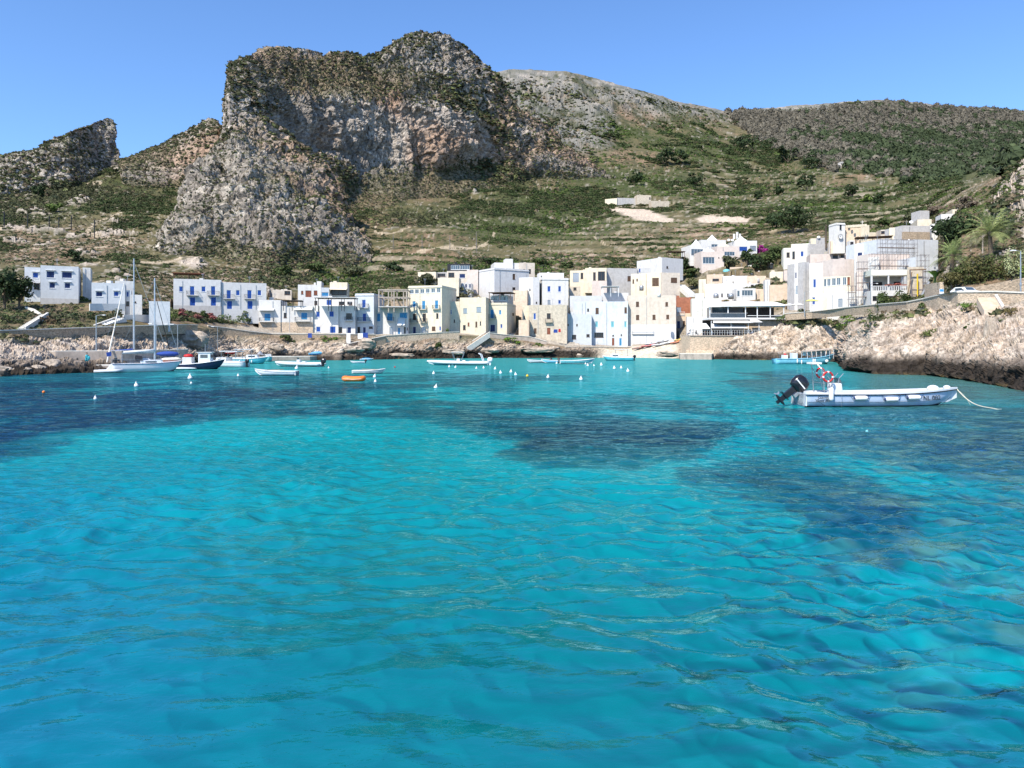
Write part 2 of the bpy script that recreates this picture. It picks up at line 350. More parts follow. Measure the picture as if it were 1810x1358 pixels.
    # the small gully between the two headlands
    gul = 0*polymask([(1492,650),(1500,600),(1530,585),(1545,590),(1520,625),(1508,655)], PX, PY, 5); P[..., 1] += gul*9; P[..., 0] += gul*9*(1510-CX)/F
    # clear the ground away under buildings
    for (cs, zb) in FOOT:
        mm = polymask(cs, P[..., 0], P[..., 1], .8); P[..., 2] = np.where(mm > .3, np.minimum(P[..., 2], zb-.15), P[..., 2])
    Z = P[..., 2]; N2 = gnormals(P); N2[N2[..., 2] < 0] *= -1
    # --- colour of the ground itself ---
    sp0 = vn(P*.25, 90); n1 = fbm(P*.05, 5, 31); n2 = fbm(P*.4, 3, 32); n3 = fbm(P*.011, 3, 33)
    c = np.zeros(P.shape, np.float32)+np.array(DRY, np.float32)
    c = mix(c, SOIL, sm(-.05, .3, n1+.3*n2+.12)); c = mix(c, GRN, sm(-.05, .35, n3*.9+n2*.5+n1*.5+.08*tgreen)*.85)
    c = mix(c, (.06,.075,.03), wood*.9)
    c = mix(c, (.42,.37,.31), rockp*.92); c = mix(c, (.52,.42,.33), rockp*sm(.0,.5,wi3)*sm(400, 200, Yd)*.7); rc = ridge(P*.06, 4, 19, .65); c = mix(c, (.22,.21,.18), crest*sm(.0,.4,rc)*.9); c = mix(c, (.13,.125,.10), crest*sm(.1,-.4,rc)*.8); c = mix(c, (.20,.19,.17), .5*crest*sm(-.3, .3, n2+.5*sp0)*.7)
    c = mix(c, (.42,.35,.26), tz*riser*.5*sm(-.25,.1,vn(P*np.array([.05,.02,0])+33, 8)))
    sp = lod(vn, P, (.9,.9,.9), Yd, 88); sp2 = lod(vn, P, (.4,.4,.4), Yd, 89); c = mix(c, (.045,.055,.022), sm(.05,.45,sp2+.25*sp)*mid*.75*(1-.5*rockp)); c = mix(c, (.44,.38,.31), sm(.45,.7,sp+.15*lefthill)*mid*.6*(1-wood))
    paths = (np.abs(vn(P*np.array([.035,.02,.0])+70, 51)) < .022)*mid*sm(420, 350, Yd); c = mix(c, (.50,.40,.28), paths*.7)
    rub = polymask([(1068,372),(1100,368),(1140,371),(1192,388),(1185,397),(1120,392)], PX, PY, 2)+polymask([(1228,386),(1250,380),(1325,386),(1320,393),(1240,392)], PX, PY, 2)
    c = mix(c, (.55,.45,.35), np.clip(rub, 0, 1)*.95)
    # shore rock: warm pale limestone above, black algae band at the waterline
    sc = np.zeros(P.shape, np.float32)+np.array((.56,.43,.31), np.float32)
    sc = mix(sc, (.66,.55,.43), sm(-.1, .3, n2)); sc = mix(sc, (.42,.27,.17), sm(.1, .4, n1)*.5); sc = mix(sc, (.30,.25,.2), sm(.25, 0, wd2-wd1)*.75)
    sc = mix(sc, (.20,.16,.13), sm(.16, 0, w4-w3)*.55); sc = mix(sc, (.17,.135,.11), sm(.16, 0, w8-w7)*.45*sm(170, 90, Yd)); sc = mix(sc, (.26,.21,.17), sm(.1, -.35, stra)*.6); sc = mix(sc, (.66,.56,.46), sm(.55, .9, wi4)*.6)
    wl = 1.1+1.0*fbm(P*.3, 4, 61, .7)+.75*sm(1480, 1540, PX)+.8*sm(640,700,PX)*sm(1080,1000,PX)
    sc = mix(sc, (.15,.12,.095), sm(wl+1.0, wl+.2, Z)*.75); sc = mix(sc, WET, sm(wl+.5, wl-.5, Z)*(.93+.07*sm(.2,.6,wi4)))
    sc = mix(sc, (.20,.14,.045), sm(.35, .0, Z)*sm(.1, .3, n2)*.6)
    grs2 = polymask([(1560,575),(1620,562),(1700,566),(1810,570),(1900,575),(1900,545),(1700,548),(1610,548)], PX, PY, 8)*.5*sm(-.1,.25,n2+n1)
    grs = grs2+polymask([(1215,612),(1290,600),(1385,570),(1400,575),(1480,578),(1500,585),(1480,565),(1560,572),(1640,560),(1640,545),(1380,558)], PX, PY, 7)*.9+polymask([(-200,610),(0,612),(70,612),(120,600),(200,592),(200,570),(-200,570)], PX, PY, 8)*.7
    shr = np.clip(shore*sm(48, 36, row)+head*sm(70, 50, row), 0, 1)*(1-np.clip(grs, 0, 1)*sm(-.3, .1, n2))
    c = mix(c, sc, shr)
    c = mix(c, (.62,.54,.42), beach*sm(48,42,row)); 
    road = sm(40, 46, row)*sm(60, 52, row)*sm(330, 470, PX); c = mix(c, (.085,.12,.03), grs*.6*sm(-.3,.2,n2)*(Z > 1.5)); c = mix(c, (.46,.41,.34), road*.8*(1-shr))
    vill = sm(52, 56, row)*sm(110, 92, row)*sm(430, 470, PX)*sm(1650, 1600, PX); c = mix(c, (.36,.29,.2), vill*.25)
    c = np.clip(c*(1+.10*n2[..., None]), 0, 1)
    o = npmesh('hillside', P.reshape(-1, 3), gridfaces(n, m), MATS['ground'], c.reshape(-1, 3), smooth=False); tag(o, kind='structure')
    # scrub density
    den = mid*(1-np.clip(rub, 0, 1))*(1-.35*rockp)*(1-.9*wood)*(1-ter*riser)*1.25*sm(-.12, .30, n1*1.1+n3*.8+.15*tgreen+.25*lefthill+.35*n2)
    den = np.maximum(den, .8*sm(58, 66, row)*(1-mid)*sm(-.3, .1, n1+.5*n2)*sm(470,490,PX)*sm(1660,1640,PX))
    den = np.maximum(den, .75*crest*sm(-.2,.3,n2+sp0))
    den = np.maximum(den, .9*sm(53, 60, row)*(1-mid)*np.clip(sm(480,430,PX)+sm(1640,1680,PX), 0, 1))
    den = np.maximum(den, np.clip(grs, 0, 1)*.7)
    den = np.maximum(den*np.where((PX > 1700)&(Yd > 215)&(PY < 330)&(PY > 255), .0, 1), .55*crag*(Yd < 200))
    den *= (row < m-54)*(row > 3)*(N2[..., 2] > .25)
    den = np.where((PX > 1600)&(row < 60)&(grs<.3), 0, den)
    den *= 1-road*(shr<.5)
    for (cs, zb) in FOOT: den = np.where(polymask(cs, P[..., 0], P[..., 1], 1.2) > .1, 0, den)
    SCAT.append((P, den, np.clip(n3*.8+n2*.4+.5, 0, 1), tgreen))
    SCAT.append((P, wood*sm(-.4,.0,n1+.15), 'wood', None))
    return P, PX, PY
def interpcols(st, pxs):
    ks = np.array(sorted(st)); T = np.array([st[k] for k in sorted(st)], np.float32)
    return np.stack([np.stack([np.interp(pxs, ks, T[:, r, c]) for r in range(T.shape[1])], -1) for c in (0, 1)], -1)
def build_cliff(name, st, crest, x0, x1, step, nr, amp, seed, vegk, hue, label=None):
    pxs = np.arange(x0, x1, step, dtype=np.float32); pxs = np.unique(np.concatenate([pxs]+[np.arange(a_, b_, .25, dtype=np.float32) for a_, b_ in ((388, 412), (196, 214)) if a_ >= x0 and b_ <= x1])); r = interpcols(st, pxs)
    ck = np.array(crest, np.float32); cy = np.interp(pxs, ck[:, 0], ck[:, 1])
    b = r[:, 0, 0]; e = r[:, -1, 0]; r = r.copy(); hill = np.array([gY(a_, b_) for a_, b_ in zip(pxs, b)]); r[:, 0, 1] = np.minimum(np.maximum(r[:, 0, 1], hill+2), r[:, 1, 1]-1)
    fr = (r[..., 0]-b[:, None])/np.minimum((e-b)[:, None], -1e-3); py = b[:, None]+fr*(cy-b)[:, None]; Yv = r[..., 1]
    L = np.linspace(0, 1, nr)[None, :]*np.ones((len(pxs), 1)); PYg = np.zeros(L.shape); Yg = np.zeros(L.shape)
    for i in range(len(pxs)):
        PYg[i] = b[i]+L[i]*(cy[i]-b[i]); Yg[i] = np.interp(-PYg[i], -py[i], Yv[i])
    P = np.stack([(pxs[:, None]-CX)*Yg/F, Yg, CH+(HY-PYg)*Yg/F], -1).astype(np.float32)
    tal = None
    fr_ = [P[:, 0]+np.array([0, -d, -z], np.float32) for d, z in [(.1*q, 1.*q) for q in range(24, 0, -1)]]
    bk = []
    for d_, z_ in ((6, 1), (18, 6), (45, 28), (90, 75), (130, 150)): q_ = P[:, -1].copy(); q_[:, 0] *= (q_[:, 1]+d_)/q_[:, 1]; q_[:, 1] += d_; q_[:, 2] -= z_; bk.append(q_)
    P = np.concatenate([np.stack(fr_, 1), P, np.stack(bk, 1)], 1)
    for _ in range(8): Q = P.copy(); Q[:, 20:-6] = (P[:, 19:-7]+2*P[:, 20:-6]+P[:, 21:-5])/4; P = Q
    n, m = P.shape[:2]; N = gnormals(P); N[N[..., 1] > 0] *= -1
    v = np.arange(m)[None, :]*np.ones((n, 1)); top = sm(m-6, m-20, v)*.55+.45
    wp = fbm(P*.03, 3, seed+40)[..., None]*.7; a1, a2, ai = worley(P*np.array([.055,.055,.04])+wp, seed); b1, b2, bi = worley(P*np.array([.17,.17,.13])+wp*2, seed+5)
    c1, c2, ci = worley(P*np.array([.5,.5,.42])+wp*4, seed+9)
    rg = ridge(P*np.array([.016,.016,.011]), 5, seed+1, .55); bed = P[..., 2]+.22*P[..., 0]+9*fbm(P*.012, 2, seed+81); led = ridge(np.stack([P[..., 0]*.012, P[..., 1]*.012, bed*.075], -1), 4, seed+82, .6); gul = ridge(np.stack([P[..., 0]*.05+P[..., 2]*.012, P[..., 1]*.03, P[..., 2]*.010], -1), 4, seed+83, .6)
    ft = v-24-(nr*.20)*(1+1.1*fbm(np.stack([P[..., 0]*.035, 0*P[..., 0], 0*P[..., 0]+seed], -1), 3, seed+70)); tal = sm(nr*.10, -nr*.06, ft)
    d = (1-.8*tal)*amp*(8.5*rg+3.4*led+4.6*gul+2.2*(ai-.5)+.5*sm(0, .1, a2-a1)+1.8*(bi-.5)+.35*sm(0, .1, b2-b1)+1.5*(ci-.5)+2.6*fbm(P*.15, 5, seed+3, .72)+2.4*ridge(P*np.array([.06,.06,.03]), 4, seed+4, .65))
    d = d-d.mean()*.85; PX0, _ = unproj(P); edge = (.25+.75*sm(392, 440, PX0)) if name == 'mountain_massif' else 1.; P = P+N*(d*top*edge)[..., None]
    N2 = gnormals(P); N2[N2[..., 1] > 0] *= -1
    n1 = fbm(P*.045, 5, seed+60); n2 = fbm(P*.35, 3, seed+61); n3 = fbm(P*.015, 3, seed+62)
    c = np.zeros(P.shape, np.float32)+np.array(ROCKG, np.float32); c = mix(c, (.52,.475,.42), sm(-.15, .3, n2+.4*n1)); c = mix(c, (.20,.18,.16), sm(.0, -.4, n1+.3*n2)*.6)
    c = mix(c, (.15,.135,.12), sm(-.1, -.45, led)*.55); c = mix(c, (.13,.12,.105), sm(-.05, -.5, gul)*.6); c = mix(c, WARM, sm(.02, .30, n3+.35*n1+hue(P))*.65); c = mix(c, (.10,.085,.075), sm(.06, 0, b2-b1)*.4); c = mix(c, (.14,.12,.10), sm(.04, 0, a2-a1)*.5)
    PX, PY = unproj(P); vk = vegk(PX, PY)
    c = mix(c, SOIL, tal*.75*sm(-.4, .3, n1+n2)); c = mix(c, (.30,.26,.22), tal*sm(.1, .4, n2)*.7)
    veg = sm(.12, .36, .7*tal+N2[..., 2]*.60+n1*.45+n2*.2+vk*.45-.17)
    c = mix(c, (.13,.125,.065), veg*.65)
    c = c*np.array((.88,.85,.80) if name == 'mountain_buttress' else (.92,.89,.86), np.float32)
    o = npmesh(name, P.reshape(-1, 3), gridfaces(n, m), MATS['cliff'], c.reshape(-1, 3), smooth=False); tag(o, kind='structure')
    SCAT.append((P, (veg*1.1+.22+.4*vk+1.2*tal)*(v < m-4)*(v > 2), np.clip(n2*.5+.35, 0, 1), 0*vk))
    return P
def build_mountains():
    z = lambda P: 0*P[..., 0]
    B = {300:[(470,300),(450,305),(440,308),(430,310),(420,330)], 391:[(470,300),(380,312),(300,322),(260,330),(246,345)], 412:[(470,300),(330,314),(240,328),(160,340),(112,360)],
      450:[(460,300),(330,320),(260,345),(180,352),(93,385)], 500:[(440,330),(330,350),(270,378),(190,384),(84,425)], 560:[(420,350),(320,375),(270,402),(180,408),(92,445)],
      640:[(400,355),(335,398),(280,426),(180,434),(98,470)], 700:[(385,370),(325,412),(290,436),(190,444),(80,485)], 750:[(368,412),(328,432),(300,446),(190,456),(56,498)],
      800:[(358,434),(326,450),(306,462),(200,472),(68,512)], 860:[(345,457),(315,480),(297,494),(210,506),(117,535)], 900:[(338,477),(305,503),(287,518),(230,534),(180,565)],
      960:[(326,512),(300,537),(278,555),(252,572),(230,605)], 1060:[(324,548),(316,563),(309,578),(302,595),(292,618)], 1130:[(336,545),(334,555),(332,562),(330,568),(328,575)]}
    cB = [(300,420),(391,246),(396,215),(399,180),(402,145),(406,122),(412,112),(430,102),(455,93),(480,87),(520,84),(545,87),(570,97),(590,95),(620,93),(640,98),(660,93),(690,83),(705,75),(720,62),(740,56),(760,58),(785,62),(805,72),(820,80),(845,102),(862,118),(872,130),(890,165),(920,205),(960,230),(1000,262),(1060,294),(1130,329)]
    vB = lambda x, y: polymask([(430,110),(700,95),(860,190),(900,240),(760,170),(640,170),(560,180),(470,200)], x, y, 25)*.9+sm(285, 330, y)*sm(520, 640, x)*.8-polymask([(470,200),(600,180),(860,200),(880,290),(620,280),(500,250)], x, y, 15)*.9
    build_cliff('mountain_massif', B, cB, 300, 1130, 1.3, 250, 1.0, 101, vB, lambda P: sm(-150, -168, P[..., 0])*.3)
    C = {290:[(492,226),(470,236),(450,244),(440,250),(430,270)], 400:[(492,226),(440,246),(350,268),(280,290),(205,316)], 500:[(490,228),(440,248),(360,274),(300,304),(235,338)],
      600:[(480,240),(450,256),(420,276),(390,304),(345,336)], 655:[(470,255),(462,262),(456,270),(450,282),(446,310)]}
    cC = [(290,462),(300,440),(315,400),(330,352),(345,302),(370,262),(392,238),(410,207),(435,197),(470,207),(500,235),(540,262),(560,275),(590,325),(610,365),(630,402),(645,432),(655,450)]
    build_cliff('mountain_buttress', C, cC, 290, 655, 1.2, 200, .85, 151, lambda x, y: sm(420, 480, y)*.5-.1+0*x, lambda P: sm(.25, .4, vn(P*.02, 9))*.3)
    E = {-400:[(360,318),(345,322),(335,326),(325,332),(315,350)], 0:[(375,318),(340,326),(315,334),(300,340),(284,356)], 120:[(350,330),(325,338),(300,346),(270,352),(233,362)], 200:[(325,366),(308,376),(295,382),(260,388),(212,396)], 214:[(330,368),(325,374),(318,380),(312,386),(305,396)]}
    cE = [(-400,320),(-120,302),(-60,296),(0,286),(30,274),(60,264),(80,247),(110,239),(130,229),(150,223),(172,214),(185,211),(198,212),(204,220),(205,245),(208,270),(210,292),(214,310)]
    build_cliff('crag', E, cE, -400, 214, 1.2, 110, .6, 201, lambda x, y: .05+0*x, z)
    G = {215:[(330,352),(320,358),(310,362),(300,368),(284,385)], 300:[(345,352),(320,362),(290,370),(270,378),(246,395)], 385:[(340,352),(310,360),(270,370),(240,376),(214,395)], 410:[(340,352),(330,360),(320,370),(310,376),(300,395)]}
    cG = [(215,286),(240,277),(260,270),(290,253),(320,238),(345,223),(370,210),(382,214),(392,228),(400,262),(410,310)]
    build_cliff('crag', G, cG, 215, 410, 1.2, 90, .4, 251, lambda x, y: sm(330, 240, x)*.5+0*y, lambda P: z(P)+.25)
# ---------- foliage ----------
def bushtemplate(seed, nl=34, flat=.75, nu=8, nv=4):
    rs = np.random.RandomState(seed); V = []; Q = []
    for i in range(nv+1):
        a = .5*math.pi*i/nv*1.05
        for k in range(nu):
            t = 2*math.pi*k/nu+i*.4; r = .72+.26*rs.rand(); V.append((r*math.sin(a)*math.cos(t), r*math.sin(a)*math.sin(t), r*flat*math.cos(a)))
    for i in range(nv):
        for k in range(nu): Q.append((i*nu+k, (i+1)*nu+k, (i+1)*nu+(k+1) % nu, i*nu+(k+1) % nu))
    for j in range(nl):
        d = rs.randn(3); d /= np.linalg.norm(d); d[2] = abs(d[2]); c = d*(.72+.35*rs.rand())*np.array([1, 1, flat]); u = rs.randn(3); u /= np.linalg.norm(u); w = np.cross(u, d+.6*rs.randn(3)); w /= np.linalg.norm(w)+1e-6
        s = (.17 if nv > 2 else .26)+.15*rs.rand(); o = len(V); V += [tuple(c-u*s), tuple(c-w*s*.6), tuple(c+u*s), tuple(c+w*s*.6)]; Q.append((o, o+1, o+2, o+3))
    return np.array(V, np.float32), np.array(Q, np.int32)
def scatter(name, mats, pos, size, cols, tmpl, asp=None):
    rs = np.random.RandomState(5); VV = []; QQ = []; CC = []; off = 0
    for ti, (V, Q) in enumerate(tmpl):
        idx = np.arange(ti, len(pos), len(tmpl)); k = len(idx)
        if not k: continue
        a = rs.rand(k)*6.283; c, s = np.cos(a)[:, None], np.sin(a)[:, None]; sz = size[idx][:, None]; st = (.75+.5*rs.rand(k))[:, None]
        zz = (asp[idx][:, None] if asp is not None else (.7+.6*rs.rand(k))[:, None])
        X = (V[None, :, 0]*c-V[None, :, 1]*s*st)*sz; Yy = (V[None, :, 0]*s+V[None, :, 1]*c*st)*sz; Z = V[None, :, 2]*sz*zz
        A = np.stack([X, Yy, Z], -1)+pos[idx][:, None, :]; VV.append(A.reshape(-1, 3)); nv = len(V)
        QQ.append((Q[None]+(np.arange(k)*nv)[:, None, None]+off).reshape(-1, 4)); CC.append(np.repeat(cols[idx], nv, 0)*(.85+.3*rs.rand(k*nv)[:, None])); off += k*nv
    o = npmesh(name, np.concatenate(VV), np.concatenate(QQ), mats, np.concatenate(CC), smooth=False); return o
def build_scrub():
    rs = np.random.RandomState(77); PO = []; SZ = []; CO = []; WP = []; WS = []; WC = []
    for (P, den, a, tg) in SCAT:
        du = np.linalg.norm(np.gradient(P, axis=0), axis=-1); dv = np.linalg.norm(np.gradient(P, axis=1), axis=-1); Yd = P[..., 1]
        px = Yd/F; sc = np.maximum(px*3.9, .9)             # typical crown grows with how far the ground is: small plants vanish there
        if isinstance(a, str):
            PX, PY = unproj(P); p = den*du*dv/(7.0**2)*1.7; m = rs.rand(*p.shape) < p; q = P[m]; k = len(q)
            WP.append(q-np.array([0, 0, .6])); WS.append(3.0+3.2*rs.rand(k)); gb = (vn(q*.02, 4)+.45*rs.randn(k)+sm(1600, 1380, PX[m])*1.0+.9*sm(260,215,PY[m])-.45 > .2)
            cc = np.where(gb[:, None], np.array([[.13,.115,.085]]), np.array([[.045,.062,.025]]))*(.7+.6*rs.rand(k)[:, None]); WC.append(cc); continue
        p = den*du*dv/(sc**2)*3.1; p = np.clip(p, 0, .9); m = rs.rand(*p.shape) < p; q = P[m]; k = len(q); s = sc[m]*(.28+.8*rs.rand(k)**1.8)*(.75+1.1*np.clip(vn(q*.03, 15)+.1, 0, 1))
        t = (a[m]+.35*rs.randn(k))[:, None]; g = tg[m][:, None]
        base = np.array([[.060,.064,.026]])*(1-g)+np.array([[.062,.095,.018]])*g
        oth = np.where(rs.rand(k)[:, None] < .35, np.array([[.15,.115,.07]]), np.where(rs.rand(k)[:, None] < .5, np.array([[.12,.135,.05]]), np.array([[.045,.058,.028]])))
        cc = np.where(t > .45, base, oth)*(.65+.7*rs.rand(k)[:, None]); PO.append(q-np.array([0, 0, .15])*s[:, None]); SZ.append(s); CO.append(cc)
    P, den, a, tg = SCAT[0]; PX, PY = unproj(P); Yd = P[..., 1]; du = np.linalg.norm(np.gradient(P, axis=0), axis=-1); dv = np.linalg.norm(np.gradient(P, axis=1), axis=-1)
    cl = sm(.02, .30, vn(P*.035, 201)+.5*vn(P*.1, 202)); big = 6.2*Yd/F; p = np.clip(den*cl*du*dv/big**2*.75, 0, 1)*(Yd > 150)*(PY > 215); m = rs.rand(*p.shape) < p; q = P[m]; k = len(q); BS = big[m]*(.5+.75*rs.rand(k)**1.3); print('clumps', k)
    BC = np.where(rs.rand(k)[:, None] < .25, np.array([[.085,.082,.035]]), np.array([[.044,.064,.018]]))*(.6+.7*rs.rand(k)[:, None]); BP = q-np.array([0, 0, .25])*BS[:, None]
    o = scatter('scrub_thicket', MATS['leaf'], BP, BS, BC, [bushtemplate(s+90, 44, .55, 8, 3) for s in range(8)]); tag(o, kind='stuff')
    pos = np.concatenate(PO); size = np.concatenate(SZ); cols = np.concatenate(CO); print('scrub', len(pos))
    if len(pos) > 130000:
        i = rs.choice(len(pos), 130000, replace=False); pos, size, cols = pos[i], size[i], cols[i]
    o = scatter('scrub', MATS['leaf'], pos, size, cols, [bushtemplate(s, 10, .75, 6, 2) for s in range(10)]); tag(o, kind='stuff')
    pos = np.concatenate(WP); print('wood', len(pos))
    o = scatter('woodland', MATS['leaf'], pos, np.concatenate(WS), np.concatenate(WC), [bushtemplate(s+50, 40, 1.2) for s in range(8)]); tag(o, kind='stuff')
def leafcloud(MBn, centre, rad, n, ls, rs, upw=.0, ncl=None):
    """leaf quads on the shells of several clumps spread in an ellipsoid; returns V, Q"""
    ncl = ncl or max(5, int(n/45)); cen = []
    while len(cen) < ncl:
        p = rs.uniform(-1, 1, 3)
        if np.dot(p, p) < 1: cen.append(p*.78)
    cen = np.array(cen); ci = rs.randint(0, ncl, n); d = rs.randn(n, 3); d /= np.linalg.norm(d, axis=1)[:, None]; d[:, 2] = np.where(rs.rand(n) < .7, np.abs(d[:, 2]), d[:, 2])
    cr = (.26+.2*rs.rand(ncl))[ci]; p = cen[ci]+d*(cr*(.6+.5*rs.rand(n)))[:, None]; p = p*np.array(rad)+np.array(centre)
    u = rs.randn(n, 3); u -= d*(u*d).sum(1)[:, None]*.6; u /= np.linalg.norm(u, axis=1)[:, None]; w = np.cross(u, d+.5*rs.randn(n, 3)); w /= np.linalg.norm(w, axis=1)[:, None]+1e-6
    s = (ls*(.6+.8*rs.rand(n)))[:, None]; V = np.stack([p-u*s, p-w*s*.55, p+u*s, p+w*s*.55], 1).reshape(-1, 3)
    sh = (cen[ci][:, 2]*.0+1)*(.75+.5*rs.rand(ncl))[ci]
    return V, np.arange(n*4).reshape(-1, 4), np.repeat(sh, 4)
def crown(name, parent, centre, rad, n, ls, colr, seed):
    rs = np.random.RandomState(seed); V, Q, sh = leafcloud(None, centre, rad, n, ls, rs)
    c = np.array(colr)[None]*sh[:, None]*(.8+.4*np.repeat(rs.rand(n), 4)[:, None])
    return npmesh(name, V, Q, MATS['leaf'], c, smooth=False, parent=parent)
TS = [0]
def tree(px, py, w, h, label, colr=(.05,.075,.025), cat='tree', name='tree', n=700, Y=None, lean=0, group=None, trunkh=None, ls=None):
    """px, py: foot of the trunk in the photo; w, h: crown width and total height in photo pixels"""
    TS[0] += 1; Y = Y or gY(px, py); k = Y/F; wm, hm = w*k, h*k; x, y, z = proj(px, py, Y); t = thing(name, label, cat, (x, y, z-.4), 0, group); th = trunkh*k if trunkh is not None else hm*.25
    m = MB(); r = max(.06, hm*.03)
    m.tube([(0,0,-.5), (lean*.3,0,th*.6), (lean*.6,0,th+.25*hm)], [r*1.3, r, r*.6], 7)
    rs = random.Random(TS[0])
    for i in range(4):
        a = rs.random()*6.28; m.tube([(lean*.4,0,th*.8), (lean*.5+math.cos(a)*wm*.2, math.sin(a)*wm*.2, th+hm*.25), (lean+math.cos(a)*wm*.36, math.sin(a)*wm*.36, th+hm*.42)], [r*.6, r*.4, r*.2], 5)
    m.build('trunk', BARK, t)
    crown('crown', t, (lean,0,th+(hm-th)*.5), (wm*.58, wm*.52, (hm-th)*.62), n, ls or max(.13, 2.3*k), colr, TS[0]); return t
def shrub(px, py, w, h, label, colr=(.06,.09,.02), n=260, name='bush', cat='bush', Y=None, group=None, ls=None):
    TS[0] += 1; Y = Y or gY(px, py); k = Y/F; x, y, z = proj(px, py, Y); t = thing(name, label, cat, (x, y, z-.2), 0, group); m = MB(); rs = random.Random(TS[0])
    for i in range(5):
        a = rs.random()*6.28; m.tube([(0,0,-.5), (math.cos(a)*w*k*.12, math.sin(a)*w*k*.12, h*k*.3), (math.cos(a)*w*k*.3, math.sin(a)*w*k*.3, h*k*.6)], [.05,.04,.02], 5)
    m.build('stem', BARK, t); crown('foliage', t, (0,0,h*k*.45), (w*k*.58, w*k*.5, h*k*.62), n, ls or max(.09, 1.8*k), colr, TS[0]); return t
def palm(px, py, th, fl, label, nf=34, Y=None, seed=0, colr=(.11,.14,.05), cut=None):
    """th trunk height, fl frond length, photo pixels"""
    Y = Y or gY(px, py); k = Y/F; x, y, z = proj(px, py, Y); t = thing('palm_tree', label, 'palm', (x, y, z-.3)); rs = random.Random(seed+3); H = th*k; L = fl*k
    m = MB(); pts = [(math.sin(i*.5+seed)*.08, 0, H*i/8) for i in range(9)]; m.tube(pts, [(.34-.012*i)*(1+.12*(i % 2)) for i in range(9)], 10); m.ell((pts[-1][0],0,H), (.42,.42,.5), 8, 6); m.build('trunk', TRUNK, t, True)
    V = []; Q = []; C = []
    for i in range(nf):
        a = rs.random()*6.283; el = rs.uniform(-.25, 1.45); l = L*rs.uniform(.8, 1.1)*(1 if el > -.1 else .8); dead = el < -.1
        p = np.array([pts[-1][0], 0, H]); d = np.array([math.cos(a)*math.cos(el), math.sin(a)*math.cos(el), math.sin(el)]); ns = 13; step = l/ns; sd = np.array([-math.sin(a), math.cos(a), 0])
        for s in range(ns):
            q = p+d*step; d[2] -= .06+.05*s/ns*2; d /= np.linalg.norm(d); up = np.cross(sd, d)
            ll = L*.19*math.sin(math.pi*min(.97, (s+1.2)/(ns+1.2))**.8)+.05; cc = (np.array((.20,.15,.085)) if dead else np.array(colr)*(1.5 if el > 1 else 1))*rs.uniform(.75, 1.25)  # upright fronds lighter: sky light put into the leaf colour
            o = len(V); V += [p-up*.03, p+sd*.03, q+sd*.02, q-up*.03]; Q.append((o, o+1, o+2, o+3)); C += [cc*1.3]*4
            for sg in (-1, 1):
                for hh in (0, .5):
                    b = p+(q-p)*hh; e = b+sd*sg*ll*.8+d*ll*.55-np.array([0,0,ll*.22*rs.uniform(.0, 1.3)])+up*ll*.15; wv = d*step*.2; o = len(V); V += [b, b+wv, e+wv*.25, e]; Q.append((o, o+1, o+2, o+3)); C += [cc]*4
            p = q
    npmesh('fronds', np.array(V), np.array(Q), MATS['leaf'], np.array(C), False, t); return t
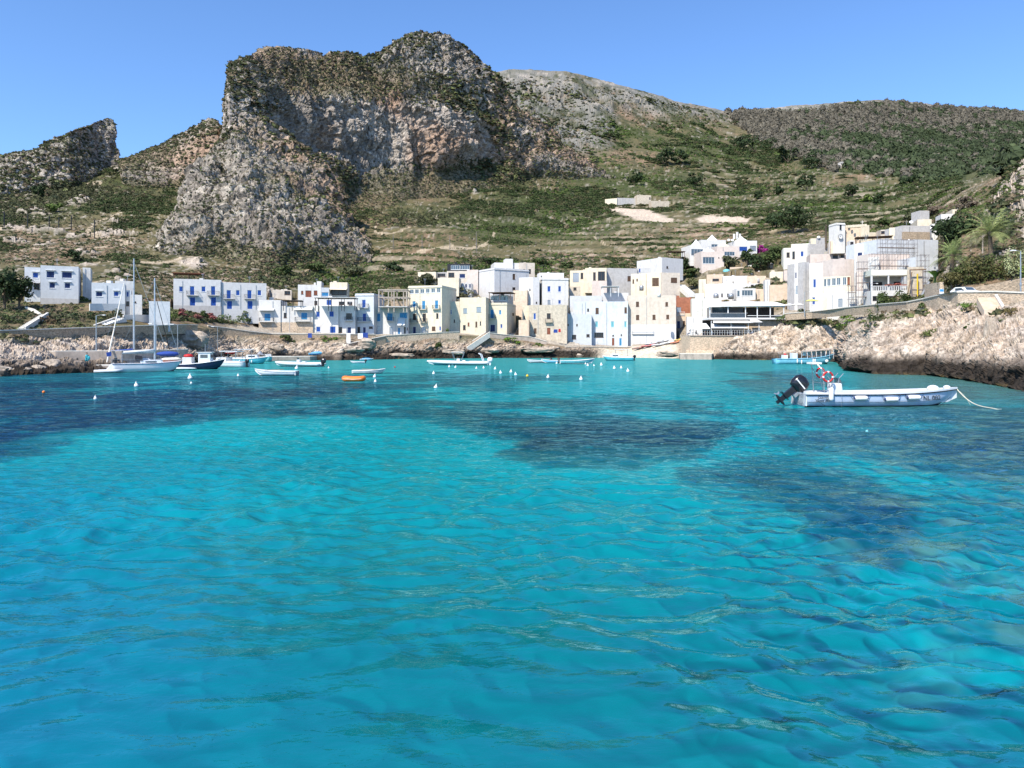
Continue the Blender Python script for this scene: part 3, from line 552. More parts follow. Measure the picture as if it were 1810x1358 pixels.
# ---------- water ----------
def build_water():
    ys = np.concatenate([np.linspace(-60, 2.6, 16), 2.8*np.exp(np.linspace(0, math.log(300/2.8), 900))]); n = len(ys)
    s = np.linspace(-1, 1, 1100); s = .72*s+.28*s**3*1.0
    hw = np.maximum(ys*.95, 26); X = s[:, None]*hw[None, :]; Yv = np.ones_like(X)*ys[None, :]
    D = np.hypot(X, Yv); p = np.stack([X, Yv], -1)
    wp = np.stack([perlin2(p*.35, 1), perlin2(p*.35+50, 2)], -1)*.8
    q = p+wp; amp = lambda lam, k=2.6: sm(lam*260/k, lam*90/k, D)          # fade waves that the grid can no longer carry
    gx, gy = q[..., 0], q[..., 1]
    calm = (.6+.9*sm(-.3, .4, perlin2(p*.09+9, 33)))*(1+.75*sm(8.5, 13, D))
    h = .050*perlin2(np.stack([gx*.22+gy*.08, gy*.34-gx*.05], -1), 3)*sm(400,100,D)
    h += .060*perlin2(np.stack([gx*.6, gy*.95+gx*.12], -1), 4)*amp(1.)*calm
    h += .046*perlin2(np.stack([gx*1.5+gy*.4, gy*2.1-gx*.3], -1), 5)*amp(.5)*calm*sm(1, 11, D+6*perlin2(p*.25, 8))
    h += .012*perlin2(q*4.2, 6)*amp(.24)*sm(5, 13, D+.5*np.maximum(X,-4))*calm*(1+1.6*sm(3, 6, X-.1*Yv))
    h += .010*perlin2(q*np.array([2.3,2.7]), 16)*amp(.35)*sm(2.2, 5, X-.12*Yv)*sm(40,20,D)
    h = np.where(Yv < 2.7, 0, h)
    P = np.stack([X, Yv, h], -1)
    PXw = CX+X*F/np.maximum(Yv, 1); PYw = HY+CH*F/np.maximum(Yv, 4)
    nz = fbm(np.stack([X*.12, Yv*.12, 0*X], -1), 4, 71); nz2 = fbm(np.stack([X*.5, Yv*.5, 0*X], -1), 4, 72)
    sy = np.clip((PYw-606)/120, .12, 1.6); nz4 = fbm(np.stack([X*1.3, Yv*1.3, 0*X], -1), 3, 74); nr = sm(16, 7, Yv); xx = PXw+(nz*60+nz2*26)+nr*(nz2*90+nz4*60); yy = PYw+(nz*34+nz2*16)*sy+nr*(nz2*50+nz4*30)
    c = np.zeros(P.shape, np.float32)+np.array((0,.215,.225), np.float32)
    c = mix(c, (.0,.122,.136), sm(800, 1200, PYw)*.9); c = mix(c, (0,.30,.31), sm(-.1, .5, nz)*.45*sm(1200, 800, PYw)); c = mix(c, (.0,.17,.215), sm(.0, -.5, nz)*.4)
    c = mix(c, (.05,.30,.28), sm(700, 640, PYw)*.75)
    c = mix(c, (.0,.13,.21), sm(700, -100, PXw)*sm(780, 900, PYw)*.55)  # left foreground bluer: sky reflection put into the water colour
    rag = .55*nz2+.35*fbm(np.stack([X*.9, Yv*.9, 0*X], -1), 4, 77, .65)*sm(90, 30, Yv)+.3*nz
    dk = lambda pts, w, wx=1: sm(.38, .62, polymask(pts, xx, yy, w*2.4)+.75*rag)*polymask(pts, xx, yy, w*5)
    d1 = dk([(-900,650),(150,652),(300,660),(470,657),(640,663),(960,664),(1060,672),(900,690),(690,694),(640,704),(600,722),(480,752),(330,776),(160,800),(0,828),(-900,930)], 8)
    st = dk([(60,697),(180,688),(330,684),(520,676),(520,681),(330,692),(180,699)], 3); d1 = d1*(1-st*.75)
    d2 = dk([(560,712),(760,703),(1000,706),(1230,712),(1290,722),(1240,790),(1130,830),(960,834),(880,820),(900,775),(760,745),(600,730)], 9)
    d3 = dk([(1150,835),(1330,805),(1480,820),(1640,870),(1620,960),(1440,925),(1290,880)], 20)
    d4 = dk([(1425,890),(1580,885),(1640,930),(1590,1010),(1500,1035),(1430,990)], 34)
    d5 = dk([(1285,668),(1400,655),(1480,664),(1500,690),(1380,694),(1300,686)], 7)
    d6 = dk([(1310,735),(1390,722),(1560,716),(1720,700),(2400,700),(2400,860),(1700,850),(1520,800),(1340,775)], 14)
    d7 = dk([(1640,850),(2400,800),(2400,1130),(1800,1100),(1680,1010),(1600,930)], 40)*.65
    d8 = dk([(1500,1260),(1570,1240),(1600,1280),(1560,1320),(1510,1300)], 30)*.35+dk([(1640,1120),(1800,1080),(1900,1400),(1740,1420),(1620,1290)], 60)*.3
    pat = sm(-.5, .1, nz2+.2)
    grain = fbm(np.stack([X*1.1, Yv*1.1, 0*X], -1), 4, 79); speck = sm(.0, .35, grain)
    for d, cc in ((d1, (.003,.014,.034)), (d2, (.003,.022,.032)), (d3, (.002,.020,.038)), (d4, (.0,.030,.062)), (d5, (.03,.045,.045)), (d6, (.016,.050,.062)), (d7, (.006,.075,.105)), (d8, (.0,.06,.085))):
        c = mix(c, cc, np.clip(d, 0, 1)*(.74+.26*pat)*(1-.28*sm(.2, .5, grain)))
    rk = sm(1380, 1600, PXw)*sm(690, 760, PYw)*sm(1358, 1000, PYw); c = mix(c, (.10,.17,.12), rk*speck*.5); c = mix(c, (.0,.27,.30), sm(1300, 1500, PXw)*sm(900, 1050, PYw)*sm(.0, .3, fbm(np.stack([X*.9+nz*2, Yv*.9, 0*X], -1), 3, 83))*.6)
    shl = sm(1480, 1560, PXw)*sm(740, 690, PYw)*sm(640, 662, PYw); c = mix(c, (.10,.13,.085), shl*.65)
    o = npmesh('sea_water', P.reshape(-1, 3), gridfaces(*P.shape[:2]), MATS['water'], c.reshape(-1, 3)); tag(o, kind='structure')
def watermat():
    m, n, l, b = nodes('water'); MATS['water'] = m; n.remove(b); out = n['Material Output']
    at = n.new('ShaderNodeAttribute'); at.attribute_name = 'col'; tc = n.new('ShaderNodeTexCoord'); prev = None
    cd = n.new('ShaderNodeVectorMath'); cd.operation = 'LENGTH'; l.new(tc.outputs['Object'], cd.inputs[0])      # metres from the origin, where the near waves are modelled
    for sx, sy, dist, a0, a1, b0 in ((.20, .55, .60, 30, 110, 0.), (1.0, 2.3, .22, 8, 45, .05), (4.2, 7., .035, 6, 30, .12)):
        mp = n.new('ShaderNodeMapping'); mp.inputs['Scale'].default_value = (sx, sy, 1); l.new(tc.outputs['Object'], mp.inputs['Vector'])
        nz = n.new('ShaderNodeTexNoise'); nz.inputs['Scale'].default_value = 1; nz.inputs['Detail'].default_value = 3.; nz.inputs['Distortion'].default_value = .7; l.new(mp.outputs['Vector'], nz.inputs['Vector'])
        mr = n.new('ShaderNodeMapRange'); mr.inputs['From Min'].default_value = a0; mr.inputs['From Max'].default_value = a1; mr.inputs['To Min'].default_value = b0; mr.inputs['To Max'].default_value = 1.; l.new(cd.outputs['Value'], mr.inputs['Value'])
        bp = n.new('ShaderNodeBump'); bp.inputs['Distance'].default_value = dist; l.new(nz.outputs['Fac'], bp.inputs['Height']); l.new(mr.outputs['Result'], bp.inputs['Strength'])
        if prev: l.new(prev, bp.inputs['Normal'])
        prev = bp.outputs['Normal']
    wc = n.new('ShaderNodeTexNoise'); wc.inputs['Scale'].default_value = .9; wc.inputs['Detail'].default_value = 2; l.new(tc.outputs['Object'], wc.inputs['Vector'])
    wa = n.new('ShaderNodeVectorMath'); wa.operation = 'MULTIPLY_ADD'; l.new(wc.outputs['Color'], wa.inputs[0]); wa.inputs[1].default_value = (1.1, 1.1, 0); l.new(tc.outputs['Object'], wa.inputs[2])
    vo = n.new('ShaderNodeTexVoronoi'); vo.feature = 'SMOOTH_F1'; vo.inputs['Scale'].default_value = 1.7; vo.inputs['Smoothness'].default_value = .25; l.new(wa.outputs['Vector'], vo.inputs['Vector'])
    sx_ = n.new('ShaderNodeSeparateXYZ'); l.new(tc.outputs['Object'], sx_.inputs[0]); sh = n.new('ShaderNodeMath'); sh.operation = 'MULTIPLY_ADD'; l.new(sx_.outputs['Y'], sh.inputs[0]); sh.inputs[1].default_value = -.22; l.new(sx_.outputs['X'], sh.inputs[2])
    ms = n.new('ShaderNodeMapRange'); ms.inputs['From Min'].default_value = -1.2; ms.inputs['From Max'].default_value = 1.6; ms.inputs['To Min'].default_value = .34; l.new(sh.outputs['Value'], ms.inputs['Value'])   # shallow rocky side, with more caustic light put into the bump shape
    db = n.new('ShaderNodeBump'); db.inputs['Distance'].default_value = .34; l.new(vo.outputs['Distance'], db.inputs['Height']); l.new(ms.outputs['Result'], db.inputs['Strength']); l.new(prev, db.inputs['Normal'])
    df = n.new('ShaderNodeBsdfDiffuse'); l.new(db.outputs['Normal'], df.inputs['Normal']); l.new(at.outputs['Color'], df.inputs['Color'])
    gl = n.new('ShaderNodeBsdfGlossy'); gl.inputs['Roughness'].default_value = .02; gl.inputs['Color'].default_value = (.42, .88, 1., 1); l.new(prev, gl.inputs['Normal'])
    fr = n.new('ShaderNodeFresnel'); fr.inputs['IOR'].default_value = 1.95; l.new(prev, fr.inputs['Normal'])
    mn = n.new('ShaderNodeMath'); mn.operation = 'MINIMUM'; mn.inputs[1].default_value = .40; l.new(fr.outputs['Fac'], mn.inputs[0])      # a choppy sea never mirrors fully
    mx = n.new('ShaderNodeMixShader'); l.new(mn.outputs['Value'], mx.inputs['Fac']); l.new(df.outputs['BSDF'], mx.inputs[1]); l.new(gl.outputs['BSDF'], mx.inputs[2]); l.new(mx.outputs['Shader'], out.inputs['Surface'])
MATS['ground'] = attrmat('ground', .95, .8, .25, .22, 1.8, fine=2.6, flo=.72, fhi=1.2); MATS['cliff'] = attrmat('cliff', .95, .3, .34, .5, .5, fine=.9, flo=.5, fhi=1.3); MATS['leaf'] = attrmat('leaf', .75, 1.5, .3, 0, spec=.25); MATS['cliff2'] = attrmat('boulder', .95, 1., .3, .12, 2.)
# ---------- buildings ----------
FOOT = []
ZO = {1:(0,440), 2:(280,440), 3:(560,440), 4:(820,440), 5:(1080,400), 6:(1340,350), 7:(1490,350)}
KZ = 320/1810.
class Wall:
    """one wall plane: origin (x,y), unit direction, length"""
    def __init__(s, x, y, ux, uy, L): s.x, s.y, s.ux, s.uy, s.L = x, y, ux, uy, L; s.nx, s.ny = uy, -ux
    def hit(s, px, py):
        dx = (px-CX)/F; t = (s.x*s.nx+s.y*s.ny)/(dx*s.nx+s.ny); return (t*dx-s.x)*s.ux+(t-s.y)*s.uy, CH+(HY-py)*t/F, t
    def pt(s, a, z, o=0): return (s.x+s.ux*a+s.nx*o, s.y+s.uy*a+s.ny*o, z)
def relbox(m, w, a0, a1, z0, z1, o0, o1, org):
    v = [w.pt(a, z, o) for z in (z0, z1) for o in (o1, o0) for a in (a0, a1)]; v = [(x-org[0], y-org[1], z-org[2]) for x, y, z in v]
    m.add(v, [(0,2,3,1),(4,5,7,6),(0,1,5,4),(2,6,7,3),(0,4,6,2),(1,3,7,5)])
PAN = {'b':BL, 'l':LB, 'n':NV, 't':TQ, 'r':BR, 'R':RB, 'd':DK, 'g':GL, 'y':GM, 'k':DK}
def opening(t, w, a0, a1, z0, z1, kind, org, door, hood):
    """a window or door set into a hole of the wall"""
    nm = 'door' if door else 'window'; pm = PAN[kind]; fm = WH if kind in 'bltgn' else (BR if kind in 'rRd' else GM); f = min(.09, (a1-a0)*.12)
    m = MB(); relbox(m, w, a0, a0+f, z0, z1, -.16, -.06, org); relbox(m, w, a1-f, a1, z0, z1, -.16, -.06, org); relbox(m, w, a0+f, a1-f, z1-f, z1, -.16, -.06, org)
    if not door:
        relbox(m, w, a0+f, a1-f, z0, z0+f, -.16, -.06, org); relbox(m, w, a0-.06, a1+.06, z0-.07, z0, -.1, .07, org)
    if hood: relbox(m, w, a0-.15, a1+.15, z1+.12, z1+.22, -.05, .28, org)
    o = m.build(nm, fm, t); k = MB(); mid = (a0+a1)/2
    if kind in 'blntrR':      # louvred shutters or boarded leaves
        for b0, b1 in ((a0+f, mid-.015), (mid+.015, a1-f)):
            if b1-b0 < .1: b0, b1 = a0+f, a1-f
            relbox(k, w, b0, b1, z0+(.02 if door else f), z1-f, -.14, -.10, org); zz = z0+f+.1
            while zz < z1-f-.1: relbox(k, w, b0+.05, b1-.05, zz, zz+.05, -.10, -.075, org); zz += .16
        k.build('shutter' if not door else 'leaf', pm, o)
    else:
        relbox(k, w, a0+f, a1-f, z0+(.02 if door else f), z1-f, -.14, -.12, org); k.build('pane', pm, o)
        if a1-a0 > .8:
            k = MB(); relbox(k, w, mid-.03, mid+.03, z0+f, z1-f, -.115, -.08, org)
            if a1-a0 > 2.5:
                for q in (.25, .75): relbox(k, w, a0+(a1-a0)*q-.03, a0+(a1-a0)*q+.03, z0+f, z1-f, -.115, -.08, org)
            k.build('mullion', fm, o)
def wallmesh(m, w, zb, zt, holes, org):
    xs = sorted({0., w.L} | {h[i] for h in holes for i in (0, 1)}); zs = sorted({zb, zt} | {h[i] for h in holes for i in (2, 3)})
    P = lambda a, z, o=0: tuple(np.array(w.pt(a, z, o))-org)
    for i in range(len(xs)-1):
        for j in range(len(zs)-1):
            cx, cz = (xs[i]+xs[i+1])/2, (zs[j]+zs[j+1])/2
            if any(h[0] < cx < h[1] and h[2] < cz < h[3] for h in holes): continue
            m.quad(P(xs[i], zs[j]), P(xs[i+1], zs[j]), P(xs[i+1], zs[j+1]), P(xs[i], zs[j+1]))
    for a0, a1, z0, z1 in holes:
        for q in (((a0,z0),(a0,z1)), ((a0,z1),(a1,z1)), ((a1,z1),(a1,z0)), ((a1,z0),(a0,z0))):
            (p, r), (s, u) = q; m.quad(P(p, r), P(s, u), P(s, u, -.2), P(p, r, -.2))
def house(zk, name, label, cat, blocks, group=None):
    """blocks: dicts x0,x1,t,b (zoom units), Y, a (turn in degrees), D (depth m), m (material), w (openings), bal (balconies)"""
    ox, oy = ZO[zk]; X = lambda v: ox+v*KZ; Yp = lambda v: oy+v*KZ
    t = None
    for bi, B in enumerate(blocks):
        x0, x1, tp, bs = X(B['x0']), X(B['x1']), Yp(B['t']), Yp(B['b']); a = R(B.get('a', 0)); Y = B.get('Y') or gY((x0+x1)/2, min(bs, 610)); D = B.get('D', 8)
        bx, by, _ = proj(x0, bs, Y); u = (math.cos(a), math.sin(a)); v = (-math.sin(a), math.cos(a))
        w = Wall(bx, by, u[0], u[1], 1); L, _, tt = w.hit(x1, bs); w.L = L
        _, zt, _ = w.hit((x0+x1)/2, tp); _, zb, _ = w.hit((x0+x1)/2, bs); org = np.array((bx, by, zb))
        if t is None:
            org0 = org; t = thing(name, label, cat, tuple(org), 0, group)
        off = org0
        zl = zb-B.get('sk', 3.5)
        WL = {'F': w, 'R': Wall(bx+u[0]*L, by+u[1]*L, v[0], v[1], D), 'B': Wall(bx+u[0]*L+v[0]*D, by+u[1]*L+v[1]*D, -u[0], -u[1], L), 'L': Wall(bx+v[0]*D, by+v[1]*D, -v[0], -v[1], D)}
        hs = {'F': [], 'R': [], 'B': [], 'L': []}; todo = []
        for o in B.get('w', []):
            face = o[5] if len(o) > 5 else 'F'; kind = o[4]; door = kind.isupper() and kind != 'R'; kk = kind.lower() if kind != 'R' else 'R'
            door = kind in ('B', 'L', 'N', 'D', 'K', 'Q', 'Y'); kk = {'B':'b','L':'l','N':'n','D':'d','K':'k','Q':'R','Y':'y'}.get(kind, kind)
            ww = WL[face]; s0, _, tt0 = ww.hit(X(o[0]-o[2]/2), Yp(o[1])); s1, _, tt1 = ww.hit(X(o[0]+o[2]/2), Yp(o[1]))
            s0, s1 = sorted((s0, s1)); tm = (tt0+tt1)/2; z1 = CH+(HY-Yp(o[1]-o[3]/2))*tm/F; z0 = CH+(HY-Yp(o[1]+o[3]/2))*tm/F
            s0 = max(.12, s0); s1 = min(ww.L-.12, s1); z0 = max(z0, zb+(.03 if door else .2)); z1 = min(z1, zt-.25)
            if s1-s0 < .2 or z1-z0 < .2: continue
            if any(s0 < h[1]+.05 and s1 > h[0]-.05 and z0 < h[3]+.05 and z1 > h[2]-.05 for h in hs[face]): continue
            hs[face].append((s0, s1, z0, z1)); todo.append((ww, s0, s1, z0, z1, kk, door, B.get('hood', 0) and not door))
        m = MB()
        for f in 'FRBL': wallmesh(m, WL[f], zl, zt, hs[f], off)
        # parapet top and its inside
        c = [np.array(WL[f].pt(0, 0)) for f in 'FRBL']; pr = B.get('par', .45); e = .22; U = np.array((u[0], u[1], 0)); Vv = np.array((v[0], v[1], 0)); kz = np.array((0, 0, 1))
        inn = [c[0]+e*U+e*Vv, c[1]-e*U+e*Vv, c[2]-e*U-e*Vv, c[3]+e*U-e*Vv]
        for i in range(4):
            j = (i+1) % 4; m.quad(*[tuple(q-off) for q in (c[i]+kz*zt, c[j]+kz*zt, inn[j]+kz*zt, inn[i]+kz*zt)]); m.quad(*[tuple(q-off) for q in (inn[i]+kz*zt, inn[j]+kz*zt, inn[j]+kz*(zt-pr), inn[i]+kz*(zt-pr))])
        m.build('wall', B['m'], t)
        r = MB(); r.quad(*[tuple(q+kz*(zt-pr)-off) for q in inn]); r.build('roof', B.get('rm', ROOF), t)
        if B.get('cor'):
            k = MB(); relbox(k, w, -.1, L+.1, zt-.55, zt-.38, .003, .16, off); relbox(k, WL['R'], 0, D, zt-.55, zt-.38, .003, .12, off); relbox(k, WL['L'], 0, D, zt-.55, zt-.38, .003, .12, off); k.build('cornice', B.get('cm', B['m']), t)
        if B.get('plinth'):
            k = MB(); _, zp, _ = w.hit((x0+x1)/2, Yp(B['plinth'])); relbox(k, w, .0, L, zl, zp, .003, .05, off); k.build('plinth', B.get('pm', GY), t)
        for q in todo: opening(t, q[0], q[1], q[2], q[3], q[4], q[5], off, q[6], q[7])
        for q in B.get('bal', []):       # x0, x1, floor row, rail height in rows
            s0, _, _ = w.hit(X(q[0]), Yp(q[2])); s1, _, tt = w.hit(X(q[1]), Yp(q[2])); z0 = CH+(HY-Yp(q[2]))*tt/F; pj = q[4] if len(q) > 4 else .9; rm = q[5] if len(q) > 5 else IR
            k = MB(); relbox(k, w, s0, s1, z0-.14, z0, .004, pj, off); bo = k.build('balcony', B['m'] if rm is not WH else WH, t); k = MB(); zr = z0+.95; n = max(4, int((s1-s0)/.16))
            if rm is B['m']: relbox(k, w, s0, s1, z0+.003, zr, pj-.12, pj-.003, off)
            else:
                relbox(k, w, s0, s1, zr-.05, zr, pj-.06, pj-.02, off); relbox(k, w, s0, s0+.04, zr-.05, zr, .01, pj-.06, off); relbox(k, w, s1-.04, s1, zr-.05, zr, .01, pj-.06, off)
                for i in range(n+1): aa = s0+.02+(s1-s0-.06)*i/n; relbox(k, w, aa, aa+.025, z0+.002, zr-.05, pj-.05, pj-.025, off)
                for aa in (s0+.01, s1-.035):
                    for i in range(4): relbox(k, w, aa, aa+.025, z0+.002, zr-.05, .15+i*pj/5, .175+i*pj/5, off)
            k.build('railing', rm, bo)
        for q in B.get('awn', []):       # x0,x1,row top,row bottom, projection
            s0, _, _ = w.hit(X(q[0]), Yp(q[2])); s1, _, tt = w.hit(X(q[1]), Yp(q[2])); z1 = CH+(HY-Yp(q[2]))*tt/F; z0 = CH+(HY-Yp(q[3]))*tt/F
            k = MB(); v8 = [np.array(w.pt(aa, zz, oo))-off for aa, zz, oo in ((s0,z1,.01),(s1,z1,.01),(s1,z0,q[4]),(s0,z0,q[4]))]; v8 += [p+np.array((0,0,-.05)) for p in v8]
            k.add([tuple(p) for p in v8], [(3,2,1,0),(4,5,6,7),(0,1,5,4),(1,2,6,5),(2,3,7,6),(3,0,4,7)]); k.build('awning', q[5] if len(q) > 5 else CLW, t)
        for q in B.get('pipe', []):
            s0, _, _ = w.hit(X(q), Yp(B['b'])); k = MB(); relbox(k, w, s0, s0+.08, zb, zt-.5, .003, .08, off); k.build('drainpipe', GM, t)
        mg = 1.; FOOT.append(([tuple((np.array(c[0])-mg*U-(.6)*Vv)[:2]), tuple((c[1]+mg*U-.6*Vv)[:2]), tuple((c[2]+mg*U+mg*Vv)[:2]), tuple((c[3]-mg*U+mg*Vv)[:2])], zb))
        rg_ = random.Random(int(x0*7+tp*3)); q0 = np.array(c[0])+U*L*rg_.uniform(.2, .8)+Vv*D*rg_.uniform(.3, .7)-off+kz*(zt-pr)
        if D > 4 and L > 3.5 and B.get('clut', 1):
            if rg_.random() < .55: hh = rg_.uniform(.8, 1.4); ww = rg_.uniform(.25, .5); MB().box(q0[0]-ww, q0[0]+ww, q0[1]-ww, q0[1]+ww, q0[2]-.02, q0[2]+hh).build('chimney', B['m'], t)
            if rg_.random() < .5:
                q1 = q0+U*rg_.uniform(-1.2, 1.2); k = MB(); hh = rg_.uniform(1.6, 2.8); k.cyl(tuple(q1), (q1[0], q1[1], q1[2]+hh), .04, n=5)
                for z_ in (.85, .95): k.box(q1[0]-.45*z_, q1[0]+.45*z_, q1[1]-.03, q1[1]+.03, q1[2]+hh*z_, q1[2]+hh*z_+.04)
                k.build('antenna', GM, t)
            if rg_.random() < .35: q1 = q0-U*1.0; MB().lathe([(.45,0),(.47,.5),(.35,.75),(.05,.85)], tuple(q1), 10).build('roof_tank', W if rg_.random() < .5 else GM, t)
        if D > 4 and rg_.random() < .7 and zt-zb > 3:
            s1 = L*rg_.uniform(.1, .9)
            if not any(h_[0]-.3 < s1 < h_[1]+.3 for h_ in hs['F']): k = MB(); relbox(k, w, s1, s1+.09, zb, zt-.3, .003, .09, off); k.build('drainpipe', GM if rg_.random() < .6 else B['m'], t)
        B['_w'] = w; B['_zt'] = zt; B['_c'] = c
    return t
H = dict
WN = lambda *a: list(a)
# far left
house(1, 'house', 'white two storey house beside dark pines, navy shutters under small hoods', 'house', [
 H(x0=405,x1=785,t=172,b=505,Y=150,a=27,D=9,m=BW,hood=1,plinth=497,w=[(505,257,82,70,'n'),(670,262,105,65,'n'),(523,366,60,58,'n'),(675,368,60,58,'n')]),
 H(x0=245,x1=403,t=185,b=500,Y=152,a=27,D=7,m=BW,hood=1,w=[(355,265,58,58,'b'),(370,375,60,60,'d')],bal=[(250,403,340,30,1.2,WH)]),
 H(x0=826,x1=905,t=188,b=440,Y=158,a=27,D=7,m=W,w=[(932,275,14,40,'d','R')])])
house(1, 'house', 'low white cubic house with terrace and stairs, left of the blue doored pair', 'house', [
 H(x0=915,x1=1250,t=342,b=545,Y=144,a=26,D=8,m=BW,hood=1,w=[(992,453,68,52,'n'),(1162,451,50,50,'b')],pipe=[1068]),
 H(x0=1150,x1=1340,t=322,b=420,Y=154,a=26,D=5,m=W),
 H(x0=1253,x1=1310,t=415,b=600,Y=147,a=26,D=5,m=BW,w=[(1276,455,24,50,'b'),(1276,548,34,46,'d')]),
 H(x0=1490,x1=1700,t=525,b=650,Y=143,a=26,D=4,m=BW,w=[]),
 H(x0=1312,x1=1420,t=460,b=590,Y=146,a=26,D=3,m=W,w=[(1348,533,28,14,'d')])])
# the twin row with blue doors
def balc(xs, f): return [(x0, x1, f, 38, .8, IR) for x0, x1 in xs]
house(2, 'house', 'left and taller house of the grey white pair with royal blue doors and iron balconies', 'house', [
 H(x0=150,x1=628,t=305,b=600,Y=176,a=20,D=9,m=LG,plinth=568,cor=0,w=[(228,403,42,55,'b'),(452,403,42,55,'b'),(338,418,48,90,'B'),(548,418,46,90,'B'),(342,525,58,88,'B'),(551,525,56,88,'B')],bal=balc([(280,398),(490,608)],464),pipe=[240,620])])
house(2, 'house', 'right and lower house of the grey white pair with royal blue doors and iron balconies', 'house', [
 H(x0=630,x1=1080,t=340,b=605,Y=180,a=20,D=8,m=LG,w=[(795,440,40,55,'b'),(1010,440,40,55,'b'),(704,455,46,85,'B'),(911,455,46,85,'B'),(711,560,56,82,'B'),(916,560,56,82,'B')],bal=balc([(650,760),(858,970)],499),pipe=[820,975])])
house(2, 'house', 'small white house with brown shutters on the slope behind the quay row', 'house', [
 H(x0=1395,x1=1625,t=360,b=492,Y=206,a=14,D=6,m=W,w=[(1438,437,22,34,'R'),(1500,450,60,66,'Q'),(1572,440,36,46,'R')]),
 H(x0=1627,x1=1708,t=388,b=492,Y=206,a=14,D=5,m=BW,w=[(1666,455,72,40,'l')]),
 H(x0=1140,x1=1330,t=412,b=500,Y=210,a=14,D=5,m=BE,w=[(1290,438,60,44,'d')])])
house(3, 'house', 'sandy vaulted house with a shaded opening beside the small white house with brown shutters', 'house', [
 H(x0=130,x1=305,t=335,b=480,Y=210,a=8,D=7,m=CR,w=[(218,432,160,58,'d')],awn=[(128,300,392,412,1.6,CR)]),
 H(x0=0,x1=45,t=325,b=420,Y=214,a=8,D=6,m=W)])
# the quay row
house(2, 'house', 'white quay house with two recessed balconies over a pale stone ground floor', 'house', [
 H(x0=1003,x1=1222,t=512,b=845,Y=182.5,a=8,D=10,m=W,w=[(1090,682,66,74,'L'),(1090,806,30,58,'Q')],awn=[(1003,1160,598,616,1.1,WH)],bal=[(1012,1158,728,34,.9,IR)],plinth=735,pm=STP),
 H(x0=1223,x1=1545,t=572,b=845,Y=183.5,a=8,D=10,m=W,w=[(1268,665,30,50,'d'),(1458,672,66,70,'L'),(1362,808,24,32,'r'),(1452,792,28,18,'y'),(1285,810,44,60,'Y')],awn=[(1362,1540,592,612,1.1,WH)],bal=[(1368,1522,722,34,.9,IR)],plinth=735,pm=STP,pipe=[1310])])
house(3, 'house', 'plain white house with square royal blue windows in the quay row', 'house', [
 H(x0=-37,x1=215,t=572,b=850,Y=185,a=4,D=10,m=W,w=[(12,655,40,58,'b'),(147,652,48,58,'b'),(15,805,44,54,'b'),(160,808,60,64,'B')],pipe=[-28]),
 H(x0=217,x1=384,t=570,b=850,Y=186,a=4,D=10,m=W,w=[(322,676,58,62,'D'),(238,810,32,56,'d'),(325,812,40,62,'N')],bal=[(282,360,716,34,.8,IR)]),
 H(x0=-30,x1=375,t=500,b=572,Y=191,a=4,D=6,m=W,w=[(-10,540,34,40,'d'),(121,536,50,52,'B'),(250,545,60,34,'d'),(330,545,50,34,'d')])])
house(3, 'house', 'narrow tall bluish house with one blue door above another in the quay row', 'house', [
 H(x0=385,x1=570,t=447,b=850,Y=188,a=-7,D=9,m=BW,cor=1,w=[(470,548,40,78,'B'),(475,685,38,82,'B'),(420,812,28,62,'d'),(475,812,32,62,'N'),(540,787,38,22,'d')],bal=[(425,520,588,38,.7,IR),(415,540,723,34,.8,IR)])])
house(3, 'house', 'low white house with three wide light blue windows and a white cloth awning', 'house', [
 H(x0=571,x1=914,t=584,b=855,Y=190,a=2,D=10,m=W,w=[(606,686,62,84,'l'),(730,682,60,82,'l'),(865,668,78,62,'l'),(618,795,30,50,'y'),(742,818,30,70,'Y'),(822,820,28,66,'L'),(880,815,20,68,'D'),(905,800,12,26,'R')],bal=[(700,772,720,26,.8,IR)],awn=[(812,884,690,765,1.8)],pipe=[650,785])])
house(3, 'house', 'tallest cream house of the quay row with a strip of six top windows', 'house', [
 H(x0=915,x1=1250,t=368,b=850,Y=194,a=-14,D=12,m=CR,cor=1,w=[(950,428,40,42,'g'),(1001,426,40,42,'g'),(1056,424,40,42,'g'),(1109,421,40,42,'g'),(1163,418,40,42,'g'),(1218,415,38,44,'g'),
  (972,552,32,58,'l'),(1068,562,36,86,'L'),(1197,557,36,84,'L'),(976,680,32,60,'d'),(1075,690,32,86,'D'),(1205,670,22,52,'d'),(975,812,32,70,'N'),(1064,810,36,60,'Y'),(1168,798,36,42,'r'),(1233,797,18,42,'b')],
  bal=[(1032,1100,604,30,.7,IR),(1160,1234,600,30,.7,IR),(935,1010,736,30,.7,IR),(1036,1106,732,30,.7,IR)],pipe=[1030])])
house(3, 'house', 'long yellow cream house with small windows right of the tallest quay house', 'house', [
 H(x0=1255,x1=1428,t=527,b=830,Y=199,a=-8,D=10,m=CR,w=[(1272,645,18,80,'D'),(1335,630,28,50,'b'),(1375,722,14,32,'d')]),
 H(x0=1430,x1=1690,t=487,b=830,Y=198,a=-8,D=10,m=CR,w=[(1484,620,38,50,'y'),(1475,787,26,48,'d'),(1517,755,16,35,'R'),(1620,608,46,52,'y'),(1595,755,18,55,'r'),(1636,745,12,38,'d')])])
